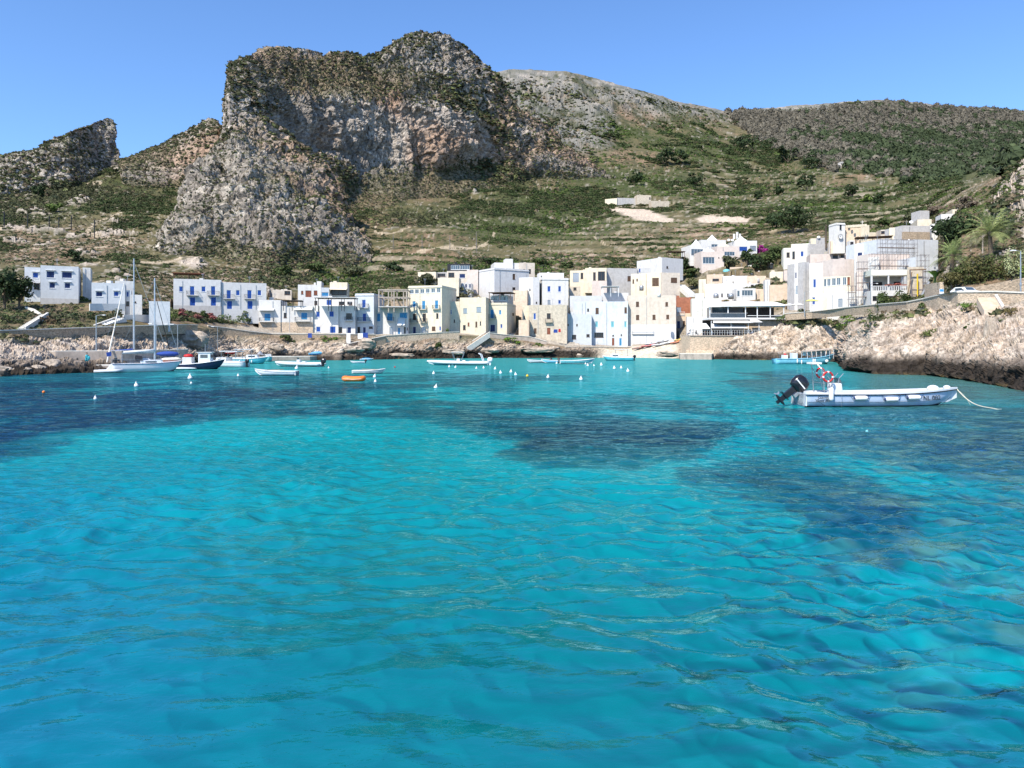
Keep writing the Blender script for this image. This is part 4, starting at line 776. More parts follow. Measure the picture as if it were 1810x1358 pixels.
house(4, 'house', 'cream corner house with a glazed roof veranda and blue doors one above the other', 'house', [
 H(x0=215,x1=430,t=540,b=835,Y=202,a=-12,D=12,m=CR,w=[(282,652,36,88,'L'),(362,635,24,46,'l'),(288,792,50,70,'N'),(375,773,20,40,'b'),(492,655,20,26,'d','R')],bal=[(245,318,694,26,.7,IR)],cor=1),
 H(x0=222,x1=440,t=466,b=540,Y=204,a=-12,D=7,m=GY,rm=RB,w=[(300,494,75,46,'g'),(390,494,72,46,'g')]),
 H(x0=495,x1=632,t=415,b=800,Y=216,a=-12,D=9,m=PE,par=.3)])
house(4, 'house', 'tall white house with two lit faces and a dark window behind the corner veranda house', 'house', [
 H(x0=305,x1=650,t=200,b=500,Y=224,a=32,D=10,m=LG,cor=1,w=[(500,278,26,55,'r'),(500,398,30,26,'d'),(590,398,14,22,'b')]),
 H(x0=305,x1=556,t=140,b=200,Y=236,a=10,D=8,m=W),
 H(x0=415,x1=490,t=100,b=150,Y=236,a=10,D=4,m=W),
 H(x0=556,x1=708,t=140,b=270,Y=236,a=10,D=8,m=BE,w=[(602,228,20,50,'D'),(658,228,24,50,'D')])])
house(4, 'house', 'white tower house with two square blue windows high up in the village centre', 'house', [
 H(x0=785,x1=1045,t=292,b=560,Y=216,a=6,D=9,m=W,w=[(851,402,32,58,'b'),(957,402,30,58,'b'),(851,532,28,40,'y'),(957,532,28,40,'b')],cor=1),
 H(x0=755,x1=1000,t=240,b=300,Y=220,a=6,D=5,m=W,w=[(775,275,10,10,'d')]),
 H(x0=690,x1=755,t=285,b=555,Y=216,a=6,D=8,m=LG,w=[(726,540,14,22,'d')]),  # right side in shade: the shade is put into grey plaster
 H(x0=550,x1=688,t=287,b=555,Y=218,a=-20,D=8,m=W,w=[(660,408,12,22,'d')])])
house(4, 'house', 'old stained stone house with a hanging balcony and laundry line, right of the rock stairs', 'house', [
 H(x0=650,x1=1030,t=562,b=858,Y=205,a=-8,D=9,m=OL,w=[(708,675,26,64,'b'),(848,672,38,54,'d'),(713,820,26,50,'r'),(848,824,34,68,'Q')],bal=[(812,888,732,26,.8,IR)]),
 H(x0=585,x1=649,t=567,b=858,Y=207,a=-8,D=6,m=CR,w=[(604,685,14,28,'d')]),
 H(x0=548,x1=648,t=712,b=855,Y=202,a=-8,D=3,m=PE,w=[])])
house(4, 'house', 'big bluish white house on the beach with turquoise shutters and a sloping white drainpipe', 'house', [
 H(x0=1277,x1=1640,t=527,b=975,Y=208,a=-4,D=11,m=BW,w=[(1332,620,32,60,'r'),(1617,614,24,58,'r'),(1327,755,30,60,'t'),(1486,755,34,60,'t'),(1615,755,26,60,'t'),(1350,862,92,50,'d'),(1492,930,24,75,'Q'),(1566,930,28,75,'L'),(1492,868,16,14,'d'),(1574,862,12,16,'d')]),
 H(x0=1095,x1=1276,t=527,b=700,Y=209,a=-4,D=9,m=BW,w=[(1242,612,18,28,'d')],pipe=[1182]),
 H(x0=1018,x1=1277,t=655,b=975,Y=206.5,a=-4,D=6,m=BW,w=[(1131,762,14,20,'d'),(1042,762,12,18,'d'),(1101,882,42,44,'d'),(1241,868,32,28,'d')]),
 H(x0=975,x1=1032,t=590,b=860,Y=210,a=-4,D=6,m=W,w=[(1050,628,12,40,'d')])])
house(5, 'house', 'beige flat front house with brown windows above and light blue ones over a white base', 'house', [
 H(x0=172,x1=650,t=692,b=1190,Y=209,a=-6,D=11,m=BE,plinth=985,pm=W,w=[(265,780,30,50,'r'),(557,780,26,42,'r'),(266,912,32,48,'r'),(430,910,30,48,'r'),(567,907,28,42,'r'),(267,1040,36,50,'l'),(400,1036,38,52,'l'),(560,1027,36,52,'l')],bal=[(210,425,1074,8,.5,WH)],pipe=[355])])
house(5, 'house', 'narrow red ochre house with a cream lower floor and a navy door', 'house', [
 H(x0=651,x1=805,t=712,b=870,Y=216,a=-6,D=8,m=RD,w=[(678,835,45,50,'y')],bal=[(655,735,888,22,.7,WH)]),
 H(x0=651,x1=808,t=870,b=1060,Y=215.5,a=-6,D=8,m=PE,w=[(675,985,36,75,'N'),(730,970,22,45,'r')])])
house(5, 'house', 'plain pale block without windows between the red house and the glazed restaurant', 'house', [
 H(x0=806,x1=1095,t=722,b=950,Y=210,a=-10,D=10,m=GP), H(x0=760,x1=990,t=905,b=1112,Y=204,a=-10,D=5,m=W)])
# upper village
house(4, 'house', 'long cream house with a columned porch and a grey flank above the village', 'house', [
 H(x0=1060,x1=1280,t=215,b=420,Y=236,a=-14,D=7,m=CR,w=[(1120,285,60,90,'y'),(1180,270,26,60,'d'),(1255,300,18,60,'d')]),
 H(x0=1212,x1=1426,t=192,b=330,Y=232,a=-6,D=7,m=CR,w=[(1305,275,26,80,'d'),(1375,272,70,90,'d')]),
 H(x0=1280,x1=1430,t=320,b=430,Y=231,a=-6,D=4,m=PK),
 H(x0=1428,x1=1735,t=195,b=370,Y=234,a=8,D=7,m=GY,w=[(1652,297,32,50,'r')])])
house(5, 'house', 'cream angular house with two large brown windows behind a round dark tree', 'house', [
 H(x0=200,x1=352,t=475,b=625,Y=226,a=-14,D=6,m=CR,w=[(223,552,16,40,'r'),(261,537,14,24,'r')]),
 H(x0=355,x1=515,t=465,b=622,Y=224,a=-20,D=7,m=CR,w=[(445,557,66,80,'r')]),
 H(x0=515,x1=690,t=465,b=600,Y=221,a=10,D=7,m=BE,w=[(630,540,62,50,'r')])])
house(5, 'house', 'white flat roofed house with a shaded grey face under the domed villa', 'house', [
 H(x0=510,x1=720,t=320,b=432,Y=246,a=30,D=13,m=LG,w=[(563,412,18,24,'d')]),  # grey shade of this face put into the plaster colour
 H(x0=268,x1=400,t=418,b=470,Y=236,a=8,D=4,m=W,w=[(288,442,18,42,'b')])])
house(5, 'villa', 'white villa of stepped cubes with pointed white domes on the hillside', 'villa', [
 H(x0=905,x1=1130,t=252,b=384,Y=254,a=4,D=8,m=PK,w=[(977,342,118,66,'g'),(1078,315,10,12,'d')]),
 H(x0=792,x1=935,t=192,b=300,Y=262,a=10,D=8,m=W,w=[(862,262,120,66,'g')]),
 H(x0=900,x1=1150,t=138,b=215,Y=272,a=6,D=8,m=W,w=[(1035,196,64,30,'g')]),
 H(x0=1062,x1=1282,t=200,b=300,Y=262,a=4,D=8,m=PK,w=[(1186,278,104,44,'g')]),
 H(x0=1242,x1=1460,t=145,b=262,Y=268,a=2,D=9,m=W,w=[(1323,228,82,46,'b'),(1420,222,60,50,'y')]),
 H(x0=908,x1=1040,t=384,b=425,Y=254.5,a=4,D=5,m=RB,w=[(975,405,95,34,'d')])])
VILLA = bpy.data.objects['villa']
def ontop(par, zk, x, tpr, bpr, w, Y, kind, m, name):
    """small roof pieces given by their place in the photo, children of par"""
    ox, oy = ZO[zk]; X, _, z0 = proj(ox+x*KZ, oy+bpr*KZ, Y); z1 = proj(0, oy+tpr*KZ, Y)[2]; r = w*KZ*Y/F/2; k = MB(); org = par.location; c = (X-org.x, Y-org.y, z0-org.z); h = z1-z0
    if kind == 'dome': k.lathe([(r*1.1,-.3),(r,0),(r*.78,h*.22),(r*.45,h*.5),(r*.18,h*.85),(.05,h)], c, 8)
    elif kind == 'cyl': k.cyl((c[0],c[1],c[2]-.3), (c[0],c[1],c[2]+h), r, n=12)
    elif kind == 'ball': k.ell((c[0],c[1],c[2]+h/2), (r,r,h/2))
    return k.build(name, m, par)
for a in ((850,132,190,100,266), (1010,86,140,110,276), (975,212,252,130,258), (1300,100,148,130,272), (1125,160,202,120,266)): ontop(VILLA, 5, a[0], a[1], a[2], a[3], a[4], 'dome', W if a[0] != 1125 else CR, 'dome')
for a in ((1232,78,120,22), (1262,60,120,24), (1290,76,120,20)): ontop(VILLA, 5, a[0], a[1], a[2], a[3], 272, 'cyl', W, 'chimney')
# the cluster between the beach and the clock tower: (zoom, label, blocks)
for lab, bl in (
 ('small peach cube house with a wide dark slit window, top left of the roof cluster', [H(x0=957,x1=1125,t=482,b=575,Y=240,a=-14,D=6,m=PE,w=[(1047,537,65,24,'d')]), H(x0=1127,x1=1250,t=498,b=560,Y=242,a=-14,D=5,m=PE)]),
 ('pale low block with a wide white wall at the left edge of the cluster', [H(x0=880,x1=950,t=530,b=690,Y=224,a=-12,D=5,m=CR), H(x0=845,x1=930,t=672,b=725,Y=212,a=-12,D=4,m=W)]),
 ('long white roof terrace house in the lower left of the roof cluster', [H(x0=940,x1=1260,t=575,b=730,Y=220,a=-16,D=7,m=W,w=[(910,655,24,30,'d'),(1110,690,16,34,'d'),(1168,690,14,34,'d')]), H(x0=1120,x1=1530,t=575,b=640,Y=228,a=-8,D=6,m=W,w=[(1412,603,28,34,'d'),(1470,602,18,26,'d')])]),
 ('white penthouse with wide panes of glass above the restaurant awning', [H(x0=1255,x1=1445,t=622,b=745,Y=212,a=-4,D=6,m=W,w=[(1364,668,112,56,'g'),(1275,675,28,58,'g')]), H(x0=1446,x1=1540,t=628,b=745,Y=213,a=-4,D=6,m=PE)]),
 ('peach block with blank walls left of the narrow white house with square windows', [H(x0=1588,x1=1812,t=585,b=745,Y=206,a=-14,D=8,m=PE,w=[(1795,740,20,20,'d')]), H(x0=1540,x1=1590,t=535,b=745,Y=208,a=-14,D=6,m=W)]),
 ('white stepped block with a small dome on its roof in the middle of the cluster', [H(x0=1120,x1=1370,t=498,b=580,Y=236,a=-10,D=6,m=W), H(x0=1360,x1=1550,t=498,b=580,Y=234,a=-10,D=6,m=PE), H(x0=1480,x1=1600,t=452,b=520,Y=242,a=-10,D=6,m=CR)]),
 ('cream block with stained walls below the flat columned roof', [H(x0=1590,x1=1730,t=455,b=600,Y=232,a=-16,D=6,m=CR), H(x0=1730,x1=1810,t=440,b=560,Y=226,a=-16,D=6,m=PK)]),
 ('low cream wall house with a blue tank at the top of the roof cluster', [H(x0=1190,x1=1370,t=408,b=490,Y=252,a=-14,D=6,m=PE), H(x0=1372,x1=1480,t=392,b=470,Y=252,a=-8,D=6,m=W), H(x0=1482,x1=1640,t=395,b=460,Y=254,a=-8,D=5,m=BE,w=[(1560,425,110,26,'d')])]),
 ('flat white roof on short columns beside the dark trees', [H(x0=1640,x1=1812,t=392,b=440,Y=246,a=-10,D=6,m=W,w=[(1685,415,60,26,'d'),(1765,412,60,26,'d')])])):
    house(5, 'house', lab, 'house', bl)
house(6, 'house', 'narrow white house with square dark windows between the cluster and the tall white house', 'house', [
 H(x0=365,x1=448,t=650,b=1115,Y=194,a=-30,D=8,m=W,w=[(377,775,18,60,'n'),(434,765,12,60,'n'),(393,918,36,80,'y')]), H(x0=449,x1=510,t=640,b=1115,Y=191,a=8,D=8,m=GY)])  # second block is the shaded face, its shade put into grey render
house(6, 'house', 'white upper house with a grey flank and a blue window below the single tall palm', 'house', [
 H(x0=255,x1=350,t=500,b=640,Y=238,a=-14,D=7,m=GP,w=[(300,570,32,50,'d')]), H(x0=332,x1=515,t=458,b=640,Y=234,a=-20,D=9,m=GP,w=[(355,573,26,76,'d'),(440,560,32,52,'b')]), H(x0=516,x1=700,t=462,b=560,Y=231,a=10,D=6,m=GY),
 H(x0=525,x1=600,t=405,b=455,Y=242,a=-14,D=4,m=CR), H(x0=602,x1=680,t=398,b=450,Y=240,a=6,D=4,m=GY)])
house(6, 'house', 'low stone roofed house with a pink striped roof edge under the clock tower', 'house', [
 H(x0=520,x1=950,t=560,b=650,Y=212,a=-12,D=6,m=PK,w=[(770,600,60,50,'d'),(850,598,50,50,'d')]), H(x0=700,x1=960,t=520,b=580,Y=224,a=-12,D=6,m=CR,w=[(930,545,30,18,'d')])])
house(6, 'house', 'tall white house with narrow blue shutters and a glazed bay on its lit face', 'house', [
 H(x0=512,x1=745,t=650,b=1110,Y=184,a=-26,D=9,m=W,w=[(565,855,30,84,'b'),(556,1030,30,72,'b')],par=.6),
 H(x0=746,x1=958,t=612,b=790,Y=178,a=6,D=8,m=PK),
 H(x0=652,x1=925,t=785,b=975,Y=175,a=-26,D=4,m=CR,rm=WH,w=[(668,848,30,74,'g'),(708,845,38,74,'g'),(758,840,42,74,'g'),(806,835,42,74,'g'),(865,832,40,80,'g'),(905,830,26,80,'R')]),
 H(x0=690,x1=880,t=955,b=1105,Y=172,a=-24,D=6,m=W,w=[(823,1050,44,84,'Y')])])
house(6, 'house', 'small white house with two grey doors behind the low builders frame', 'house', [
 H(x0=882,x1=1045,t=935,b=1090,Y=166,a=-24,D=7,m=W,w=[(985,1050,18,66,'Y'),(1030,1048,10,60,'y')]),
 H(x0=680,x1=700,t=975,b=1105,Y=172.5,a=-24,D=3,m=CR)])
house(6, 'house', 'creamy gabled house with a slanting white parapet left of the scaffolded wall', 'house', [
 H(x0=965,x1=1198,t=455,b=900,Y=176,a=-26,D=8,m=W,w=[(1018,572,52,54,'n')]), H(x0=985,x1=1095,t=740,b=1000,Y=166,a=-20,D=3,m=PK,w=[(1052,850,22,80,'r')])])
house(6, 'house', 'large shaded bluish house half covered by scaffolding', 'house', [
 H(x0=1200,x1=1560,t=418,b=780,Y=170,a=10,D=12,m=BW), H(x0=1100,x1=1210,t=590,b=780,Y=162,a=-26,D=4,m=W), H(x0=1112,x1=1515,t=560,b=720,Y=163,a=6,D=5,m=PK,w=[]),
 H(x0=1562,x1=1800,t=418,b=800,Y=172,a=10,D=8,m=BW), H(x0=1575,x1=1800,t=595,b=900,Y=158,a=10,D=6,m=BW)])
house(6, 'church', 'small peach church with a white clock tower and a cross', 'church', [
 H(x0=785,x1=870,t=250,b=500,Y=214,a=8,D=4,m=W,w=[(826,292,22,60,'k')],cor=1),
 H(x0=872,x1=1092,t=300,b=470,Y=216,a=-20,D=12,m=PE), H(x0=1092,x1=1112,t=272,b=470,Y=211,a=10,D=3,m=CR),
 H(x0=1113,x1=1215,t=345,b=420,Y=218,a=6,D=6,m=CR), H(x0=725,x1=786,t=430,b=500,Y=216,a=-14,D=5,m=PE),
 H(x0=915,x1=965,t=425,b=480,Y=210,a=-10,D=3,m=W,w=[(938,455,34,34,'d')])])
CH_ = bpy.data.objects['church']
def church_bits():
    o = CH_.location; x, y, z = proj(1340+825*KZ, 350+388*KZ, 213.7); r = 24*KZ*214/F; a = R(8); n = (math.sin(a), -math.cos(a))
    k = MB(); P = lambda rr, t, f: (x-o.x+math.cos(a)*rr*math.cos(t)+n[0]*f, y-o.y+math.sin(a)*rr*math.cos(t)+n[1]*f, z-o.z+rr*math.sin(t))
    N = 24; v = [P(r, 2*math.pi*i/N, .06) for i in range(N)]+[P(r, 2*math.pi*i/N, .0) for i in range(N)]; k.add(v, [tuple(range(N))]+[(i, i+N, (i+1) % N+N, (i+1) % N) for i in range(N)]); f = k.build('clock_face', WH, CH_)
    k = MB()
    for i in range(12):
        t = math.pi*i/6; k.tube([P(r*.74, t, .075), P(r*.93, t, .075)], .045, 4)
    for i in range(24): k.tube([P(r, 2*math.pi*i/24, .07), P(r, 2*math.pi*(i+1)/24, .07)], .035, 4)
    k.build('hour_marks', IR, f); k = MB(); k.tube([P(0, 0, .09), P(r*.5, 2.5, .09)], .05, 4); k.tube([P(0, 0, .09), P(r*.75, 1.35, .09)], .035, 4); k.build('hands', IR, f)
    x, y, z = proj(1340+1042*KZ, 350+272*KZ, 217); h = 45*KZ*217/F; k = MB(); k.box(x-o.x-.07, x-o.x+.07, y-o.y-.07, y-o.y+.07, z-o.z-.6, z-o.z+h); k.box(x-o.x-.5, x-o.x+.5, y-o.y-.06, y-o.y+.06, z-o.z+h*.62, z-o.z+h*.75); k.build('cross', CAP, CH_)
    k = MB()
    for i in range(9):
        x, y, z = proj(1340+(885+i*24)*KZ, 350+(298-i*1.5)*KZ, 216-i*.9); k.box(x-o.x-.28, x-o.x+.28, y-o.y-.0, y-o.y+.3, z-o.z-.02, z-o.z+.7)
    k.build('crenels', CR, CH_)
church_bits()
house(6, 'house', 'unfinished block house with bare brick parapet above the scaffolded wall', 'house', [
 H(x0=1312,x1=1442,t=295,b=420,Y=206,a=-24,D=8,m=CR,w=[(1375,395,38,26,'b')]), H(x0=1443,x1=1720,t=278,b=420,Y=202,a=6,D=8,m=GY), H(x0=1446,x1=1718,t=340,b=405,Y=201.5,a=6,D=.4,m=STN), H(x0=1225,x1=1312,t=318,b=400,Y=214,a=-10,D=4,m=BE,w=[(1262,345,66,28,'d')])])
house(6, 'house', 'topmost beige house with a chimney block and roof railings, high on the right slope', 'house', [
 H(x0=1592,x1=1735,t=215,b=300,Y=214,a=-16,D=8,m=CR), H(x0=1735,x1=1800,t=258,b=410,Y=206,a=-20,D=6,m=W), H(x0=1618,x1=1712,t=128,b=210,Y=218,a=6,D=4,m=GY)])
house(7, 'house', 'small cream house at the top right of the village against the dark trees', 'house', [
 H(x0=982,x1=1115,t=160,b=260,Y=205,a=-14,D=5,m=W), H(x0=1095,x1=1240,t=112,b=240,Y=212,a=-14,D=6,m=CR)])
# open veranda building under the scaffold
def veranda():
    Y = 152; K = lambda x, y, YY=Y: proj(1340+x*KZ, 350+y*KZ, YY); p = K(1130, 975); t = thing('veranda_house', 'pale green veranda with columns, dark interior and white balustrade under the scaffolding', 'house', p)
    a = R(-8); w = Wall(p[0], p[1], math.cos(a), math.sin(a), 1); w.L = w.hit(1340+1520*KZ, 520)[0]; o = np.array(p)
    zf = lambda x, y: w.hit(1340+x*KZ, 350+y*KZ)[1]
    z0, z1, z2, zr = zf(1300, 925), zf(1300, 775), zf(1300, 718), zf(1300, 990); L = w.L
    m = MB(); relbox(m, w, 0, L, z1, z2, -5, 0, o); m.build('roof', GP, t)
    m = MB(); relbox(m, w, 0, L, zr-6, z0, -5, 0, o); m.build('wall', W, t)
    m = MB(); relbox(m, w, 0, L, z0, z1, -5, -4.7, o); m.build('back_wall', LG, t)
    for s, ww in ((0,.3), (L*.44,.22), (L-.55,.55)): m = MB(); relbox(m, w, s, s+ww, z0, z1, -.5, -.05, o); m.build('column', LG, t)
    for s, ww in ((L*.14, 2.), (L*.37,.9), (L*.8, 1.2)): m = MB(); relbox(m, w, s, s+ww, z0, z0+2.1, -4.69, -4.6, o); m.build('door', DK, t)
    m = MB(); relbox(m, w, 0, L, z0+.85, z0+.95, -.15, .05, o)
    for i in range(int(L/.35)): relbox(m, w, i*.35, i*.35+.12, z0+.0, z0+.85, -.1, .0, o)
    m.build('balustrade', WH, t)
    for i in range(9): m = MB(); relbox(m, w, .3+i*L/9, .3+i*L/9+.8, zr-.8, zr+.2, .004, .05, o); m.build('window', DK, t)
    m = MB(); relbox(m, w, L*.35, L*.98, z0+.96, z0+1.2, -.2, .05, o); m.build('planter', RB, t)
    c = w.pt(L*.65, z0+1.3, -.05); rs = np.random.RandomState(3); crown('flowers', t, tuple(np.array(c)-o), (2.6,.35,.35), 120, .12, (.35,.10,.08), 3)
    FOOT.append(([w.pt(-.5,0,.5)[:2], w.pt(L+.5,0,.5)[:2], w.pt(L+.5,0,-6)[:2], w.pt(-.5,0,-6)[:2]], zr-.5))
veranda()
# the restaurant on the beach rocks
def restaurant():
    K = lambda x, y, Y: proj(1080+x*KZ, 400+y*KZ, Y); Y = 184; p = K(985, 1130, Y); t = thing('restaurant', 'two level white restaurant with glazed upper deck and striped awnings on the beach rocks', 'restaurant', p); t['label'] = 'two level white restaurant with glazed upper deck and long white awnings above the beach'; o = np.array(p)
    w = Wall(p[0], p[1], 1, 0, 1); hx = lambda x: w.hit(1080+x*KZ, 500)[0]; hz = lambda y: CH+(HY-400-y*KZ)*Y/F
    xL, x1, x2, x3 = hx(760), hx(985), hx(1350), hx(1745); D = -7
    m = MB(); relbox(m, w, x1, x3, hz(932), hz(915), D, .0, o); m.build('upper_deck', WH, t)
    m = MB(); relbox(m, w, x2+.02, x3-.2, hz(1080), hz(933), D, -1.2, o); m.build('wall', STP, t)
    m = MB(); relbox(m, w, x1+1.2, x2, hz(914), hz(805), D, -2.2, o); m.build('glazing', GL, t)
    m = MB(); relbox(m, w, x2+.2, x3-.5, hz(914), hz(800), D, D+.3, o); m.build('glazing', DK, t)
    m = MB(); v = [(x1-.6,hz(800),.5),(x2,hz(795),.5),(x3+.3,hz(790),.3),(x3,hz(742),D),(x2,hz(735),D),(x1+2.5,hz(745),D)]; P = [np.array(w.pt(*q))-o for q in v]; P2 = [q+np.array((0,0,-.18)) for q in P]
    m.add([tuple(q) for q in P+P2], [(0,1,4,5),(1,2,3,4),(6,11,10,7),(7,10,9,8),(0,6,7,1),(1,7,8,2),(2,8,9,3),(3,9,10,4),(4,10,11,5),(5,11,6,0)]); m.build('roof', CLW, t)
    m = MB(); relbox(m, w, x1-.1, x3, hz(806), hz(797), -.2, .0, o); m.build('roof_beam', HS, t)
    for s in [x1+.02, x1+(x2-x1)*.5, x2-.2, hx(1460), hx(1590), hx(1725)]: m = MB(); relbox(m, w, s, s+.2, hz(914), hz(806), -.25, -.05, o); m.build('post', WH, t)
    m = MB(); relbox(m, w, x1, x2+.4, hz(868)-.04, hz(868), -.09, -.03, o); relbox(m, w, x2+.4, x3, hz(892)-.12, hz(892), -.1, -.02, o)
    for i in range(26): s = x1+.1+(x2-x1)*i/26; relbox(m, w, s, s+.03, hz(914), hz(868), -.08, -.05, o)
    m.build('railing', WH, t)
    m = MB(); relbox(m, w, x1+.2, x2-.2, hz(912), hz(872), -.045, -.03, o); m.build('glass_panel', GL, t)
    # lower deck
    m = MB(); relbox(m, w, xL, x2+.3, hz(1290), hz(1100), D, 3.0, o); m.build('platform', STP, t)
    m = MB(); relbox(m, w, xL, x2+3.2, hz(1100)+.003, hz(1092), D, 3.2, o); m.build('lower_deck', CON, t)
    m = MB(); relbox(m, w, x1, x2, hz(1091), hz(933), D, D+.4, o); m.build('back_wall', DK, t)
    for s in (xL+.1, hx(970), hx(1165), hx(1335), hx(1440)): m = MB(); relbox(m, w, s, s+.12, hz(1091), hz(950), 2.7, 2.82, o); m.build('post', WH, t)
    for x0_, x1_, ya, yb in ((748,958,972,1027), (965,1325,975,1020), (985,1380,945,968), (1352,1470,935,962)):
        m = MB(); a0, a1 = hx(x0_), hx(x1_); P = [np.array(w.pt(*q))-o for q in ((a0+.8,hz(ya),.2),(a1-.2,hz(ya),.2),(a1,hz(yb),3.3),(a0,hz(yb),3.3))]; P2 = [q+np.array((0,0,-.07)) for q in P]; m.add([tuple(q) for q in P+P2], [(3,2,1,0),(4,5,6,7),(0,1,5,4),(1,2,6,5),(2,3,7,6),(3,0,4,7)]); m.build('awning', CLW, t)
    m = MB(); relbox(m, w, xL, x2+3., hz(1040)-.05, hz(1040), 2.95, 3.02, o); relbox(m, w, xL, x2+3., hz(1065)-.03, hz(1065), 2.96, 3.0, o)
    for i in range(30): s = xL+(x2+3-xL)*i/29-.02; relbox(m, w, s, s+.05, hz(1091), hz(1040), 2.95, 3., o)
    m.build('railing', WH, t)
    FOOT.append(([w.pt(xL-.5,0,3.4)[:2], w.pt(x3+.3,0,3.4)[:2], w.pt(x3+.3,0,-8)[:2], w.pt(xL-.5,0,-8)[:2]], hz(1135)))
    return w, hz, hx
RST = restaurant()
# ruins and a grey concrete frame
def ruin(zr, label, pts, Y, m): pass
ZO[8] = (900, 80); ZO[9] = (1310, 150)
def hz8(x0, x1, t, b): return dict(x0=(x0*500/1698)/KZ, x1=(x1*500/1698)/KZ, t=(t*500/1698)/KZ, b=(b*500/1698)/KZ)
k8 = 500/1698/KZ; k9 = 500/1810/KZ
house(8, 'ruin', 'long roofless grey shed with broken walls above the pale rubble heap', 'ruined shed', [
 H(x0=648*k8,x1=768*k8,t=918*k8,b=965*k8,a=8,D=7,m=GY), H(x0=768*k8,x1=852*k8,t=900*k8,b=965*k8,a=8,D=6,m=OL,w=[(845*k8,920*k8,8*k8,14*k8,'d')]), H(x0=853*k8,x1=960*k8,t=936*k8,b=975*k8,a=8,D=5,m=OL), H(x0=575*k8,x1=647*k8,t=922*k8,b=960*k8,a=-25,D=5,m=CR)])
house(9, 'ruin', 'small ruined stone hut with two dark openings at the edge of the wood', 'ruined hut', [
 H(x0=642*k9,x1=708*k9,t=494*k9,b=540*k9,a=10,D=6,m=GY,w=[(664*k9,516*k9,14*k9,18*k9,'k'),(690*k9,516*k9,14*k9,18*k9,'k')]), H(x0=578*k9,x1=641*k9,t=512*k9,b=540*k9,a=-20,D=5,m=BE,w=[(628*k9,525*k9,18*k9,22*k9,'k')])])
def frame():
    Y = 186; K = lambda x, y: proj(560+x*KZ, 440+y*KZ, Y); p = K(615, 575); t = thing('concrete_frame', 'grey unfinished concrete frame with open bays behind the low white quay house', 'building frame', p); o = p
    X0, X1 = 0, K(905, 0)[0]-p[0]; zt = K(0, 415)[2]-p[2]; zm = K(0, 490)[2]-p[2]
    for x in (0, X1*.33, X1*.52, X1*.85, X1-.25):
        for y in (0, 5): MB().box(x, x+.25, y, y+.25, -1.5, zt).build('column', CON, t)
    for z in (zm, zt):
        MB().box(-.1, X1+.1, -.1, .35, z, z+.25).build('beam', CON, t); MB().box(-.1, X1+.1, 4.95, 5.35, z, z+.25).build('beam', CON, t)
        for x in (0, X1*.52, X1-.25): MB().box(x, x+.25, .353, 4.947, z, z+.24).build('beam', CON, t)
    MB().box(0, X1, -.2, 5.4, -.2, 0.02).build('slab', GY, t); MB().box(X1*.33, X1*.95, 4.6, 4.9, .03, zm*.7).build('back_wall', STN, t)
    FOOT.append(([(p[0]-1,Y-1),(p[0]+X1+1,Y-1),(p[0]+X1+1,Y+7),(p[0]-1,Y+7)], p[2]-.3))
frame()
def backhouse():
    house(3, 'house', 'modern dark framed house with wide bluish glass behind the village left of the white tower', 'house', [
     H(x0=1305,x1=1532,t=150,b=215,Y=240,a=-4,D=6,m=IR,w=[(1385,190,90,54,'g'),(1480,190,92,48,'g')]), H(x0=1300,x1=1500,t=222,b=300,Y=234,a=-4,D=6,m=BE,w=[(1345,262,60,46,'d'),(1455,275,60,50,'n')]),
     H(x0=1500,x1=1612,t=210,b=400,Y=232,a=-4,D=7,m=PK), H(x0=1420,x1=1545,t=345,b=430,Y=226,a=-4,D=5,m=LG,w=[(1440,372,20,46,'n'),(1492,372,22,40,'n'),(1534,372,24,40,'n')]), H(x0=1210,x1=1420,t=290,b=360,Y=222,a=-6,D=4,m=CR)])
    house(3, 'house', 'low cream roofed outbuilding half hidden by the dark round tree', 'house', [H(x0=1010,x1=1190,t=232,b=290,Y=236,a=-8,D=6,m=CR), H(x0=1190,x1=1300,t=235,b=300,Y=238,a=-4,D=5,m=GY,w=[(1245,262,80,30,'d')])])
    house(4, 'house', 'pale low house behind the big bluish white beach house', 'house', [H(x0=1060,x1=1380,t=470,b=560,Y=210,a=-4,D=6,m=LG), H(x0=1382,x1=1645,t=440,b=540,Y=214,a=-4,D=6,m=LG,w=[]), H(x0=1052,x1=1165,t=378,b=470,Y=222,a=-4,D=5,m=OL,w=[(1110,400,30,30,'d')])])
backhouse()
# ---------- walls, stairs, quays ----------
def stonewall(name, label, cat, pts, th, m, cap=CAP, foot=2.5, capw=.12, caph=.14):
    """pts: (px, top row, Y); a wall following them, foot metres tall"""
    P = [np.array(proj(a, b, c)) for a, b, c in pts]; o = P[0].copy(); t = thing(name, label, cat, tuple(o)); w = MB(); k = MB(); n = len(P)
    dr = []
    for i in range(n):
        d = P[min(i+1, n-1)]-P[max(i-1, 0)]; d = np.array((-d[1], d[0], 0)); d /= np.linalg.norm(d); d *= np.sign(d[1]) or 1; dr.append(d)
    def ribbon(mb, za, zb, f, b):
        v = []
        for i in range(n):
            for dd, zz in ((f, zb), (f, za), (b, za), (b, zb)): q = P[i]+dr[i]*dd-o; v.append((q[0], q[1], q[2]+zz))
        fs = [(0,3,2,1)]+[(4*i+j, 4*i+(j+1) % 4, 4*i+4+(j+1) % 4, 4*i+4+j) for i in range(n-1) for j in range(4)]+[(4*n-4, 4*n-3, 4*n-2, 4*n-1)]
        mb.add(v, fs)
    ribbon(w, -.0-caph, -foot, 0, th); w.build('wall', m, t)
    if cap: ribbon(k, .0, -caph+.002, -capw, th+capw); k.build('coping', cap, t)
    return t
